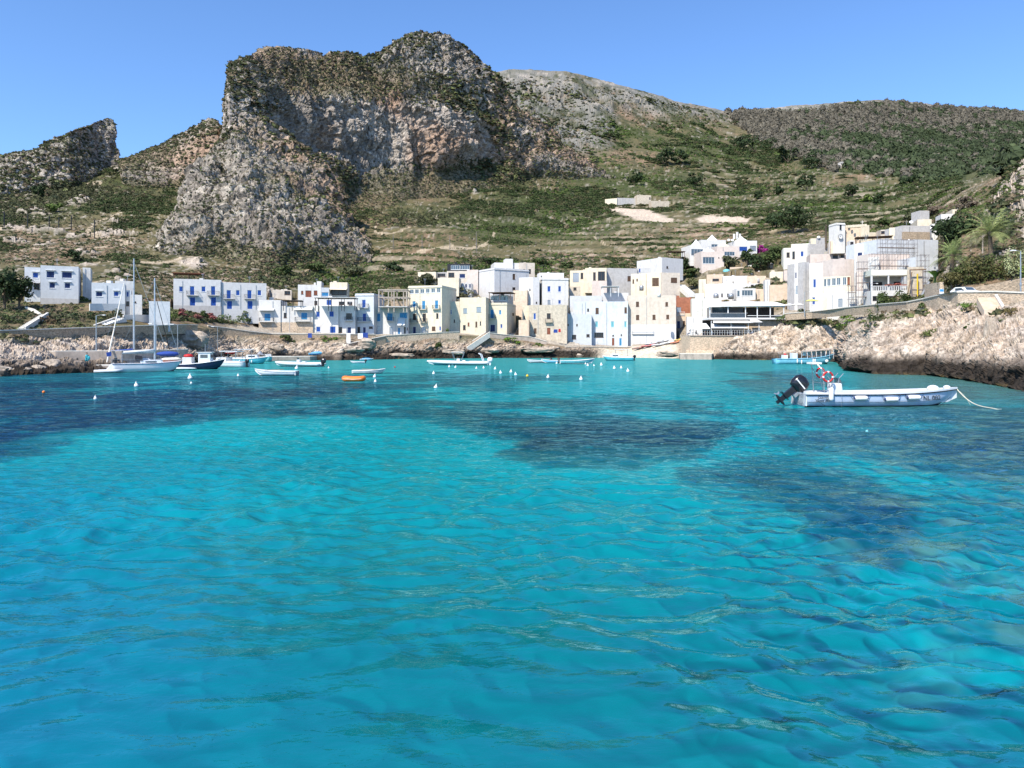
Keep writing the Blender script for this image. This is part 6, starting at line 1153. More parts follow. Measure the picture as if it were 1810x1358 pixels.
# ---------- boats ----------
def hullpts(L, B, Hh, rise=.5, tr=.8, dr=.3, n=18, over=.0, chine=.86, power=2.3, kf=.55):
    S = []
    for i in range(n+1):
        t = i/n; b = B/2*(tr+(1-tr)*min(1, t/.45))*(1-max(0, (t-.5)/.5)**power); b = max(b, .015); zs = Hh*(1+rise*max(0, (t-.35)/.65)**2); zk = -dr+(zs*kf+dr)*max(0, (t-.72)/.28)**2.
        x = -L/2+L*t; xb = x-over*L*(max(0, (t-.7)/.3)**2)*(1); S.append((x, xb, b, zs, zk))
    return S
def hull(t, L, B, Hh, m, inner=None, rub=None, keel=AF, open_=True, g=.12, floor=.12, name='hull', T=None, **kw):
    S = hullpts(L, B, Hh, **kw); k = MB(); ch = kw.get('chine', .86); n = len(S)
    ring = lambda s: [(s[1], 0, s[4]), (s[1]+(s[0]-s[1])*.35, s[2]*ch, s[4]+(s[3]-s[4])*.30), (s[1]+(s[0]-s[1])*.7, s[2]*.96, s[4]+(s[3]-s[4])*.65), (s[0], s[2], s[3])]
    V = []
    for s in S:
        r = ring(s); V += [(x, -y, z) for x, y, z in r[::-1]]+r[1:]
    m_ = 7; f = [(i*m_+j, (i+1)*m_+j, (i+1)*m_+j+1, i*m_+j+1) for i in range(n-1) for j in range(m_-1)]; f.append(tuple(range(m_))); k.add(V, f); h = k.build(name, m, t, True)
    kb = MB(); V = []
    for s in S:
        r = ring(s); zz = .07; q = [(r[0][0], 0, r[0][2]-.02), (r[1][0], r[1][1]+.012, min(r[1][2], zz) if r[1][2] > zz else r[1][2])]
        f_ = (zz-r[0][2])/max(.01, r[1][2]-r[0][2]); f_ = min(1, max(0, f_)); e = (r[0][0]+(r[1][0]-r[0][0])*f_, (r[1][1]+.012)*f_, r[0][2]+(r[1][2]-r[0][2])*f_)
        V += [(e[0], -e[1]-.012, e[2]), (r[0][0], 0, r[0][2]-.03), (e[0], e[1]+.012, e[2])]
    kb.add(V, [(i*3+j, i*3+3+j, i*3+4+j, i*3+1+j) for i in range(n-1) for j in (0, 1)]); kb.build('bottom_paint', keel, h, True)
    im = inner or WH; k = MB(); V = []
    for s in S:
        b = max(s[2]-g, .003)
        if open_: fl = min(s[3]-.05, max(floor, s[4]+.1)); V += [(s[0], -s[2], s[3]), (s[0]-.02, -b, s[3]+.01), (s[0]-.02, -b*.9, fl), (s[0]-.02, b*.9, fl), (s[0]-.02, b, s[3]+.01), (s[0], s[2], s[3])]
        else: V += [(s[0], -s[2], s[3]), (s[0], -s[2]*.6, s[3]+.04), (s[0], -.0, s[3]+.07), (s[0], .001, s[3]+.07), (s[0], s[2]*.6, s[3]+.04), (s[0], s[2], s[3])]
    k.add(V, [(i*6+j, i*6+j+1, i*6+7+j, i*6+6+j) for i in range(n-1) for j in range(5)]); k.build('deck' if not open_ else 'interior', im, t)
    if open_:
        k = MB(); s = S[0]; k.box(s[0]-.0, s[0]+.08, -s[2]+.01, s[2]-.01, .06, s[3]+.005); k.build('transom', im, t)
    if rub:
        for sg in (-1, 1): MB().tube([(s[0], sg*(s[2]+.015), s[3]-.03) for s in S], .04, 5).build('rubbing_strake', rub, t)
    return S
def outboard(t, x, z, m=BLK, sc=1., tilt=0, y=0):
    def T(p):
        a = R(tilt); px, pz = p[0]*sc, p[2]*sc; return (x+px*math.cos(a)+pz*math.sin(a)*-1, y+p[1]*sc, z+px*math.sin(a)+pz*math.cos(a))
    b = MB(); prof = [(.18,.0),(.24,.18),(.26,.5),(.2,.72),(.06,.82)]; v = []; n = 14
    for r, zz in prof:
        for i in range(n): a = 2*math.pi*i/n; v.append(T((-.32+r*1.75*math.copysign(abs(math.cos(a))**.7, math.cos(a)), r*math.copysign(abs(math.sin(a))**.7, math.sin(a)), zz)))
    f = [(i*n+j, i*n+(j+1) % n, (i+1)*n+(j+1) % n, (i+1)*n+j) for i in range(len(prof)-1) for j in range(n)]+[tuple(range(n-1, -1, -1)), tuple(range((len(prof)-1)*n, len(prof)*n))]; b.add(v, f); e = b.build('outboard_motor', m, t, True)
    k = MB(); k.box(-.46,-.16,-.09,.09,-.62,.02, T=T); k.box(-.62,-.1,-.14,.14,-.66,-.62, T=T); k.box(-.44,-.2,-.05,.05,-.95,-.66, T=T); k.ell((-.34,0,-.95), (.36,.09,.09), 10, 6, T=T); k.box(-.42,-.24,-.015,.015,-1.2,-1., T=T); k.build('drive_leg', m, e)
    k = MB()
    for i in range(3):
        a = 2.094*i+.3; c, s = math.cos(a), math.sin(a); k.add([T(p) for p in ((-.7,0,-.95),(-.66,c*.2-s*.07,-.95+s*.2+c*.07),(-.72,c*.24,-.95+s*.24),(-.76,c*.2+s*.07,-.95+s*.2-c*.07))], [(0,1,2,3)])
    k.build('propeller', GM, e); k = MB(); k.box(-.10,.06,-.13,.13,-.3,.12, T=T); k.build('bracket', GM, e)
    k = MB(); k.box(-.66,-.02,-.30,-.262,.30,.36, T=T); k.build('cowling_stripe', WH, e); return e
def at(px, py, lead=0): Y = wY(py); return ((px-CX)*Y/F, Y, 0)
def textobj(s, size, loc, rot, m, par, name='lettering', ext=.004, shear=0, xs=1.):
    c = bpy.data.curves.new(name, 'FONT'); c.body = s; c.size = size; c.extrude = ext; c.shear = shear; c.align_x = 'LEFT'; o = bpy.data.objects.new(name, c); col.objects.link(o); bpy.context.view_layer.update()
    me = bpy.data.meshes.new_from_object(o.evaluated_get(bpy.context.evaluated_depsgraph_get())); bpy.data.objects.remove(o); n = bpy.data.objects.new(name, me); col.objects.link(n); me.materials.clear(); me.materials.append(m); n.parent = par; n.location = loc; n.rotation_euler = rot; n.scale = (xs, 1, 1); return n
def main_boat():
    x, Y, _ = at(1552, 716.5); L = (1697-1410)*Y/F; t = thing('open_motor_boat', 'pale blue open work boat marked NL 002 with raised black outboard', 'motor boat', (x, Y, 0), R(2.5))
    Hh = .80; S = hull(t, L, 2.5, Hh, HB, HW, None, rise=.32, tr=.88, dr=.25, n=30, over=.075, chine=.9, power=2.2, g=.2, floor=.2, kf=.35)
    for sg in (-1, 1):
        MB().tube([(s[0], sg*(s[2]+.02), s[3]-.05) for s in S], .04, 6).build('rubbing_strake', BLK, t)
        k = MB(); V = []
        for s in S: b = s[2]; V += [(s[0], sg*(b+.035), s[3]-.02), (s[0], sg*(b+.035), s[3]+.09), (s[0], sg*max(b-.22, .0), s[3]+.09), (s[0], sg*max(b-.22, .0), s[3]-.0)]
        n = len(S); k.add(V, [(i*4+j, i*4+(j+1) % 4, i*4+4+(j+1) % 4, i*4+4+j) for i in range(n-1) for j in range(4)]+[(0,1,2,3)]); k.build('gunwale', HW, t)
    # faint hull lines seen on the near side
    k = MB(); k.tube([(s[0]-(s[0]-s[1])*.55, -(s[2]*.945+.012), s[4]+(s[3]-s[4])*.52) for s in S[:-3]], .012, 4); k.tube([(-L*.29, -1.265, .02), (-L*.29, -1.285, Hh)], .01, 4); k.build('hull_seam', GM, t)
    def side(xx, zz, off=.015):
        s0 = min(range(len(S)), key=lambda i: abs(S[i][0]-xx)); q = S[s0]; f = (zz-q[4])/(q[3]-q[4]); yy = np.interp(f, [0, .30, .65, 1], [0, q[2]*.9, q[2]*.96, q[2]]); return -(yy+off)
    def sidetext(st, size, x0, zz, shear, xs, m=BLK):
        w = len(st)*size*.55*xs; a = min(side(x0, zz), side(x0, zz+size*.7))-.05; b = min(side(x0+w, zz), side(x0+w, zz+size*.7))-.05; textobj(st, size, (x0, a-.01, zz), (R(88), 0, math.atan2(b-a, w)), m, t, shear=shear, xs=xs)
    outboard(t, -L/2-.02, .80, sc=1.22, tilt=-50)
    # console, seat, cool box, bow locker
    q = MB().box(-L*.30,-L*.245,-.38,.38,.2,1.42, T=lambda p: (p[0]+(.16 if p[2] < .5 else 0)*(1 if p[0] > -L*.27 else -1), p[1], p[2])).build('console', HW, t, bev=.05)
    MB().box(-L*.247,-L*.243,-.36,.36,1.32,1.75, T=lambda p: (p[0]-(p[2]-1.32)*.35, p[1], p[2])).build('windscreen', GL, q); w = MB(); pts = [(-L*.315+.0, .18*math.cos(a)*1., 1.28+.18*math.sin(a)) for a in np.linspace(0, 6.283, 17)]; w.tube(pts, .02, 5); w.build('steering_wheel', BLK, q)
    for yy in (-.35, .35): MB().tube([(-L*.27, yy, 1.2), (-L*.262, yy, 1.75), (-L*.235, yy, 2.05)], .022, 6).build('grab_rail', GM, q)
    MB().box(-L*.40,-L*.345,-.5,.5,.2,.85).build('seat_box', HW, t, bev=.04); MB().box(-L*.475,-L*.42,-.9,.9,.25,.92).build('stern_locker', HW, t, bev=.04)
    # tubular arch with the life ring
    ar = MB()
    for yy in (-.75, .75): ar.tube([(-L*.37, yy, .5), (-L*.375, yy, 1.5), (-L*.385, yy*.9, 2.35), (-L*.40, yy*.6, 2.62)], .026, 6); ar.tube([(-L*.30, yy, .6), (-L*.33, yy, 1.6), (-L*.385, yy*.9, 2.4)], .022, 6)
    ar.tube([(-L*.40, -.46, 2.62), (-L*.40, .46, 2.62)], .03, 6); ar.tube([(-L*.37, -.75, 1.45), (-L*.37, .75, 1.45)], .02, 6); A = ar.build('arch', GM, t)
    MB().box(-L*.43,-L*.372,-.42,.42,2.64,2.76).build('folded_canopy', CLW, A)
    def ring(cx, cz, cy, tilt):
        o = MB(); pts = []; 
        for a in np.linspace(0, 2*math.pi, 25): pts.append((cx+0.30*math.cos(a), cy+math.sin(tilt)*0.30*math.cos(a), cz+0.30*math.sin(a)))
        o.tube(pts, .06, 8); r = o.build('life_ring', RED, t, True)
        for a0 in (0, math.pi/2, math.pi, 1.5*math.pi):
            b = MB(); b.tube([(cx+0.30*math.cos(a), cy+math.sin(tilt)*0.30*math.cos(a), cz+0.30*math.sin(a)) for a in np.linspace(a0-.17, a0+.17, 4)], .067, 8); b.build('white_band', WH, r)
    ring(-L*.352, 1.86, -.82, 0); ring(-L*.33, 2.05, .7, .3)
    # fenders
    def fender(xx, zz, up):
        b = MB()
        prof = [(.03,-.42),(.12,-.38),(.15,-.28),(.15,.28),(.12,.38),(.03,.42)]; o = len(b.v); n = 12; yy = side(xx, zz)-.15
        for r, h in prof:
            for i in range(n):
                a = 2*math.pi*i/n; b.v.append((xx+r*math.cos(a), yy+r*math.sin(a), zz+h) if up else (xx+h, yy+r*math.sin(a), zz+r*math.cos(a)))
        b.f += [(i*n+j, i*n+(j+1) % n, (i+1)*n+(j+1) % n, (i+1)*n+j) for i in range(5) for j in range(n)]; f = b.build('fender', WH, t, True)
        k = MB()
        if up: k.tube([(xx, yy, zz+.4), (xx, -1.15, Hh+.12)], .015, 5)
        else:
            for s in (-1, 1): k.tube([(xx+s*.4, yy, zz), (xx+s*.62, -1.28, Hh-.02)], .018, 5); k.cyl((xx+s*.40, yy, zz), (xx+s*.47, yy, zz), .10, .05, 8)
        k.build('fender_line', NV, f)
    fender(-L*.355, .80, True); fender(-L*.175, .56, False); fender(.12, .48, False); fender(L*.155, .58, False)
    MB().ell((L*.335, -.2, 1.06), (.38,.3,.24)).build('round_buoy', HW, t, True); MB().ell((L*.435, 0, 1.13), (.22,.2,.14)).build('bow_cleat_cover', HW, t, True)
    sidetext('NL 002', .40, L*.222, .40, 0, 1.15); sidetext('Gamma', .24, -L*.435, .52, .45, 1.25); sidetext('Boat 84', .24, -L*.445, .32, .45, 1.15)
    k = MB(); k.tube([(-L*.452, -1.26, .5), (-L*.40, -1.27, .14), (-L*.385, -1.25, .05)], .012, 4); k.tube([(L*.42, -.6, .55), (L*.36, -.9, .22), (L*.33, -1., .05)], .012, 4); k.build('mooring_tackle', BLK, t)
    bow = Vector((L/2-.05, 0, 1.07)); bow.rotate(t.rotation_euler); bow += t.location
    a = np.array(bow); p = [a]; E = np.array(proj(1764, 724, wY(724))); G = np.array(proj(1835, 706, 52)); r = thing('mooring_rope', 'pale mooring rope running from the work boat bow into the water', 'rope', tuple(a)); pts = [(a+(E-a)*s-np.array((0,0,.55*math.sin(math.pi*s)*(1-s*.6))))-a for s in np.linspace(0, 1, 14)]; pts += [(E+(G-E)*s-np.array((0,0,.25*math.sin(math.pi*s))))-a for s in np.linspace(.05, 1, 12)]
    MB().tube([tuple(q) for q in pts], .028, 6).build('line', RP, r); pts = [tuple(np.array((.02,0,-.15))+np.array((s*.9, -.05, -1.0*s**1.7))) for s in np.linspace(0, 1, 8)]; MB().tube(pts, .012, 5).build('thin_line', RP, r)
main_boat()
def buoy(px, py, h, label, m=WH, kind='cone', group=None):
    h *= .68
    x, Y, _ = at(px, py); k = MB(); hh = h*Y/F; r = hh*.46; nm = 'mooring_buoy'
    if kind == 'cone': k.lathe([(r*.55,-.12),(r*.95,-.02),(r,hh*.12),(r*.9,hh*.28),(r*.45,hh*.62),(r*.2,hh*.82),(r*.22,hh*.95),(.01,hh)], n=12)
    else: k.ell((0,0,hh*.35), (hh*.6,hh*.6,hh*.6), 14, 8); k.cyl((0,0,hh*.8), (0,0,hh*1.1), hh*.1, n=6)
    t = thing(nm, label, 'buoy', (x, Y, random.Random(px).uniform(-.03,.03)), 0, group); k.build('float', m, t, True); t.rotation_euler = (R(random.Random(px).uniform(-9, 9)), R(random.Random(px+1).uniform(-12, 12)), 0)
    MB().tube([(0,0,hh*.97), (.06,0,hh*1.06), (0,0,hh*1.12)], .02, 4).build('ring', GM, t)
for q in ((336,669,13,'largest white cone buoy off the bow of the navy fishing boat'),(241,683,12,'tilted white cone buoy below the left sailing boat stern'),(338,678,6,'tiny white buoy just below the largest cone buoy'),(168.5,705,9,'small white buoy alone near the left edge'),(421,665,7,'white buoy between the moored cabin boats and the white rowing boat'),(524,652,10,'white cone buoy under the long grey inflatable'),(662,667,9,'upper of two white cone buoys right of the orange raft'),(663.5,675,8,'lower of two white cone buoys right of the orange raft'),(766.5,661,8,'white cone buoy left of the second inflatable'),(770,686,11,'broken topped white buoy in the middle of the dark band'),(581,651,5,'small white buoy left of the grey rowing boat')):
    buoy(*q)
for q in ((794,649),(800,646),(805,650),(842,652),(855,651)): buoy(q[0], q[1], 6, 'white cone buoy under the stern of the inflatable with the arch', group='buoys under the arch inflatable')
for q in ((875,653,7),(885,660,8),(903,658,8),(911.6,663,8),(968.5,668,9),(1027,671,10)): buoy(q[0], q[1], q[2], 'white cone buoy in the loose curved row in the middle of the bay', group='curved row of cone buoys')
for q in ((984,643,6),(1035,644,5),(1039,647,7),(1050,647,5),(1063,646,8),(1086,652,8),(1098,651,7),(1110,657,9),(1045,642,5)): buoy(q[0], q[1], q[2], 'white buoy in the group off the small beach', group='buoys off the beach')
buoy(932, 666, 6, 'yellow ball buoy in the middle of the bay', YEL, 'ball'); buoy(77, 695, 6, 'orange yellow ball buoy near the left edge', ORG, 'ball'); buoy(698, 650, 3.5, 'tiny red ball buoy near the middle rocks', RED, 'ball'); buoy(1532, 765, 6, 'pale teal ball floating below the work boat', TQ, 'ball')
def raft():
    x, Y, _ = at(625.5, 674); L = 43*Y/F; t = thing('inflatable_raft', 'bright orange inflatable raft floating on the dark band', 'raft', (x, Y, 0)); k = MB(); pts = []
    for a in np.linspace(0, 2*math.pi, 33): c, s = math.cos(a), math.sin(a); pts.append((math.copysign(abs(c)**.75, c)*(L/2-.3), math.copysign(abs(s)**.6, s)*.6, .22+.08*c*c))
    k.tube(pts, .27, 10); k.build('tube', ORG, t, True); MB().box(-L/2+.35, L/2-.35, -.45, .45, .06, .18).build('floor', ORG, t); MB().tube([(-L/2+.3,-.9,.3),(0,-.92,.2),(L/2-.3,-.9,.3)], .025, 5).build('grab_line', RP, t)
raft()
def rowboat(px, py, L, label, hm, rz=0, oars=True, trm=WH, Y=None, z=0, motor=False, tarp=None, group=None):
    Yw = Y or wY(py); t = thing('rowing_boat', label, 'rowing boat', ((px-CX)*Yw/F, Yw, z), rz, group); S = hull(t, L, L*.36, L*.105, hm, trm, trm, rise=.5, tr=.7, dr=.12, n=14, over=.04, g=.08, floor=.08)
    for u in (-.22, .08): MB().box(L*u, L*u+.22, -L*.15, L*.15, L*.075, L*.085).build('thwart', trm, t)
    if oars:
        for sg in (-1, 1): k = MB(); k.tube([(-.9, sg*.1, L*.14), (.9, sg*.42, L*.125)], .025, 5); k.box(.85, 1.25, sg*.42-.07, sg*.42+.07, L*.12, L*.13); k.build('oar', TEAK, t)
    if motor: outboard(t, -L/2, L*.11, BLK, .55)
    if tarp: MB().ell((0,0,L*.1), (L*.40, L*.155, L*.09), 14, 8).build('tarpaulin', tarp, t, True)
    return t
rowboat(488, 664, 5.3, 'white rowing boat with oars laid inside, below the grey inflatable', HW, R(176)); rowboat(652, 660.5, 4.2, 'grey blue rowing boat with a white fender above the orange raft', LG, R(4))
rowboat(632, 642, 2.8, 'small white dinghy in front of the blue covered skiff', HW, R(185), False, motor=True); rowboat(648, 637, 3., 'skiff with a bright blue cover beside the small white dinghy', HS, R(5), False, tarp=LB)
rowboat(952, 641.5, 4.6, 'white inflatable dinghy with a pinkish cover, left of the line of three boats', GR, R(178), False, motor=True); rowboat(980, 642, 5.2, 'sky blue rowing boat in the middle of the line of three boats', HS, R(179), False); rowboat(1020, 643.5, 6.6, 'long pale turquoise boat at the right of the line of three boats', TQ, R(2), False, motor=True)
rowboat(1465, 0, 3.4, 'white open boat pulled up beside the blue boat on the stony landing', HW, R(8), False, Y=173, z=2.2)
for o in bpy.data.objects:
    if o.get('label', '').startswith('white open boat pulled'): o.location.x = (513-CX)*173/F; o.location.z = proj(0, 626, 173)[2]
t = rowboat(563, 0, 4.4, 'blue and white wooden boat pulled up under the ramp wall', LB, R(6), False, Y=172, z=proj(0,627.5,172)[2], trm=HS, tarp=LB); t = rowboat(408, 0, 2.6, 'small red and white boat on the quay behind the hardtop boat', RED, R(4), False, Y=163, z=proj(0,625,163)[2], trm=WH)
t = rowboat(460, 0, 3.4, 'dark green boat under a peaked grey tarpaulin on the quay', mat('dark_green_hull', (.02,.05,.04), .5), R(3), False, Y=167, z=proj(0,630,167)[2]); MB().lathe([(1.,.25),(.7,.55),(.15,1.15),(.02,1.25)], n=8).build('peaked_cover', GM, t); t.children[-1]
def rib(px, py, L, label, rz, tube=GR, arch=False, top=False, cat='inflatable boat'):
    Y = wY(py); t = thing('rigid_inflatable', label, cat, ((px-CX)*Y/F, Y, 0), rz); B = L*.34; r = .27
    S = hull(t, L*.94, B*.8, .34, HT if arch or top else HW, HW, None, rise=.5, tr=.9, dr=.2, n=12, over=.05, g=.1, floor=.12)
    pts = []; N = 15
    for i in range(N): u = i/(N-1); pts.append((-L/2+L*.93*u, -B/2*(1-max(0, (u-.62)/.38)**2.1), .42+.22*u**2.5))
    full = pts+[(L/2-.05, 0, .66)]+[(p[0], -p[1], p[2]) for p in pts[::-1]]; MB().tube(full, [r*.55]+[r]*(len(full)-2)+[r*.55], 10).build('tube', tube, t, True)
    MB().box(-.3,.25,-.35,.35,.3,1.15).build('console', HW, t, bev=.05); MB().box(.1,.14,-.34,.34,1.15,1.5).build('windscreen', GL, t); MB().box(-1.3,-.75,-.5,.5,.3,.85).build('seat', CLW, t, bev=.05); MB().box(L*.12,L*.32,-.45,.45,.4,.58).build('sun_pad', CLW, t, bev=.05)
    outboard(t, -L*.47, .55, HW if arch else BLK, 1.05)
    if arch:
        for yy in (-B*.36, B*.36): MB().tube([(-L*.40, yy, .6), (-L*.36, yy, 1.9), (-L*.33, yy*.9, 2.1)], .07, 6).build('arch', HW, t)
        MB().tube([(-L*.33, -B*.33, 2.1), (-L*.33, B*.33, 2.1)], .07, 6).build('arch', HW, t)
    if top:
        for a in ((.9,-1),(.9,1),(-.9,-1),(-.9,1)): MB().tube([(a[0]*.5, a[1]*.55, .4), (a[0]*1.2, a[1]*.7, 2.3)], .03, 5).build('frame_tube', GM, t)
        MB().box(-1.0,1.2,-.8,.8,2.3,2.36).build('bimini', CLW, t)
    return t
rib(528, 648, 8.4, 'long white grey inflatable with a console, moored off the landing', R(174)); rib(810, 645.5, 11.4, 'large white inflatable with an arch and a white outboard, left of the beach', R(178), GR, True, True)
def cabin(px, py, L, label, rz, hm, name='motor_boat', hard=True, cab=WH, H_=.8, stripe=None, tw=1., extra=None):
    Y = wY(py); t = thing(name, label, 'motor boat', ((px-CX)*Y/F, Y, 0), rz); B = L*.34; S = hull(t, L, B, H_, hm, HW, stripe or WH, rise=.45, tr=.85, dr=.3, n=16, over=.07, open_=False)
    q = MB().box(-L*.05, L*.26, -B*.32, B*.32, H_, H_+.75*tw, T=lambda p: (p[0]-(.35 if p[2] > H_+.1 and p[0] > 0 else 0), p[1], p[2])).build('cabin', cab, t, bev=.05)
    for sg in (-1, 1): MB().box(0, L*.17, sg*(B*.32+.006)-.01, sg*(B*.32+.006)+.01, H_+.28, H_+.58*tw).build('side_window', GL, q)
    MB().box(L*.2, L*.215, -B*.28, B*.28, H_+.3, H_+.62).build('windscreen', GL, q)
    MB().box(-L*.42, -L*.08, -B*.34, B*.34, H_+.02, H_+.22).build('cockpit_seat', CLW, t)
    if hard:
        for a in ((-.32,-1),(-.32,1),(.08,-1),(.08,1)): MB().tube([(a[0]*L, a[1]*B*.33, H_), (a[0]*L, a[1]*B*.3, H_+1.75)], .035, 5).build('roof_post', GM, t)
        MB().box(-L*.36, L*.12, -B*.36, B*.36, H_+1.75, H_+1.85).build('hardtop', HW, t, bev=.03)
    k = MB()
    for sg in (-1, 1):
        pts = [(s[0], sg*s[2]*.92, s[3]+.5) for s in S[8:]]; k.tube(pts, .018, 4)
        for s in S[8::2]: k.tube([(s[0], sg*s[2]*.95, s[3]), (s[0], sg*s[2]*.92, s[3]+.5)], .014, 4)
    k.build('bow_rail', GM, t); outboard(t, -L*.5, H_*.9, BLK, .8)
    for u in (-.2, .1): MB().ell((L*u, -B*.5-.1, H_*.45), (.13,.13,.3), 8, 6).build('fender', WH, t, True)
    return t
cabin(402, 649, 7.4, 'white motor boat with a hardtop and red cushions, right of the navy fishing boat', R(160), HW)
cabin(440, 643, 7.2, 'turquoise hulled cabin cruiser with a white cabin and bimini', R(10), HT, 'cabin_cruiser', H_=.95)
cabin(473, 639, 5.2, 'small pale turquoise boat seen bow on beside the cabin cruiser', R(-62), TQ, hard=False); cabin(1092, 637.5, 6.9, 'turquoise hulled fishing boat with a small bimini off the beach', R(176), HT, hard=True, H_=.7)
def fishing(px, py, L, label, rz, hm, canopy=False):
    Y = wY(py); t = thing('fishing_boat', label, 'fishing boat', ((px-CX)*Y/F, Y, 0), rz); B = L*.3; H_ = L*.085
    S = hull(t, L, B, H_, hm, HS if canopy else HW, NV if canopy else WH, rise=.9, tr=.72, dr=.4, n=18, over=.04, open_=False)
    if not canopy:
        q = MB().box(L*.12, L*.30, -B*.3, B*.3, H_*1.1, H_+1.7).build('wheelhouse', HW, t, bev=.05)
        for sg in (-1, 1): MB().box(L*.15, L*.26, sg*(B*.3+.008)-.01, sg*(B*.3+.008)+.01, H_+.9, H_+1.4).build('side_window', GL, q)
        MB().box(L*.302, L*.31, -B*.24, B*.24, H_+.95, H_+1.4).build('windscreen', GL, q); MB().box(L*.1, L*.32, -B*.34, B*.34, H_+1.7, H_+1.78).build('cabin_roof', WH, t)
        MB().box(-L*.12, L*.02, -B*.28, B*.28, H_, H_+1.).build('engine_box', LG, t, bev=.04); MB().box(-L*.42, -L*.16, -B*.34, B*.34, H_, H_+.5).build('net_pile', RB, t, bev=.1); MB().ell((-L*.05,0,H_+1.2), (.7,.6,.3)).build('red_float', RED, t, True); MB().ell((-L*.3,0,H_+.7), (1.5,.7,.35)).build('net_cover', GP, t, True)
        MB().ell((-L*.36,.2,H_+1.5), (1.7,.9,.4)).build('blue_tarpaulin', CLB, t, True); MB().tube([(-L*.36,.1,H_), (-L*.36,.1,H_+1.5)], .06, 5).build('post', GM, t); MB().tube([(L*.2,0,H_+1.7), (L*.2,0,H_+3.)], .04, 5).build('mast', GM, t)
        MB().tube([(L*.36,-B*.2,H_*1.4), (L*.47,0,H_*1.9+.4)], .03, 5).build('bow_rail', GM, t)
        MB().ell((-L*.1,-B*.5-.25,.2), (2.2,.35,.16)).build('side_tender', HW, t, True)
    else:
        n = 6
        for i in range(n+1):
            u = .0+.46*i/n
            for sg in (-1, 1): MB().tube([(L*u, sg*B*.36*(1-.6*(i/n)**3), H_), (L*u, sg*B*.34*(1-.6*(i/n)**3), H_+1.35+.5*(i/n))], .04, 5).build('canopy_post', HW, t)
        k = MB(); V = []
        for i in range(n+1): u = -.01+.47*i/n; b = B*.40*(1-.6*(i/n)**3); z = H_+1.38+.5*(i/n); V += [(L*u, -b, z), (L*u, 0, z+.16), (L*u, b, z), (L*u, b, z-.08), (L*u, -b, z-.08)]
        k.add(V, [(i*5+j, i*5+(j+1) % 5, i*5+5+(j+1) % 5, i*5+5+j) for i in range(n) for j in range(5)]+[(0,1,2,3,4), (5*n+4,5*n+3,5*n+2,5*n+1,5*n)]); k.build('canopy', CON, t)
        for i in range(n): u = .005+.46*i/n; k = MB(); k.box(L*u+.12, L*(u+.46/n)-.08, B*.33*(1-.6*((i+.5)/n)**3), B*.33*(1-.6*((i+.5)/n)**3)+.03, H_+.55, H_+1.25+.4*(i/n)); k.build('side_curtain', CLW, t)
        MB().box(-L*.22,-L*.14,-B*.2,B*.2,H_,H_+1.05).build('wheel_box', HW, t, bev=.05); MB().box(-L*.36,-L*.3,-B*.2,B*.2,H_,H_+.7).build('seat', WH, t); MB().tube([(-L*.4,0,H_), (-L*.44,0,H_+1.2), (-L*.3,0,H_+1.35)], .03, 5).build('stern_rail', GM, t); MB().ell((-L*.33,-.2,H_+.8), (.3,.3,.2)).build('red_cushion', RED, t, True)
        for u, z in ((-.19,.55),(-.12,.4),(.07,.6),(.10,.6)): MB().ell((L*u, -B*.5-.12, z), (.14,.14,.42), 8, 6).build('fender', WH, t, True)
        MB().ell((L*.31,-B*.42,.55), (.32,.3,.32), 12, 8).build('round_fender', WH, t, True)
    return t
fishing(339, 653, 9.6, 'navy blue fishing boat with a white wheelhouse and a blue tarpaulin behind', R(8), HN); fishing(1422, 643.5, 11.6, 'turquoise and white wooden passenger boat with a grey roofed canopy, in the cove', R(3), HS, True)
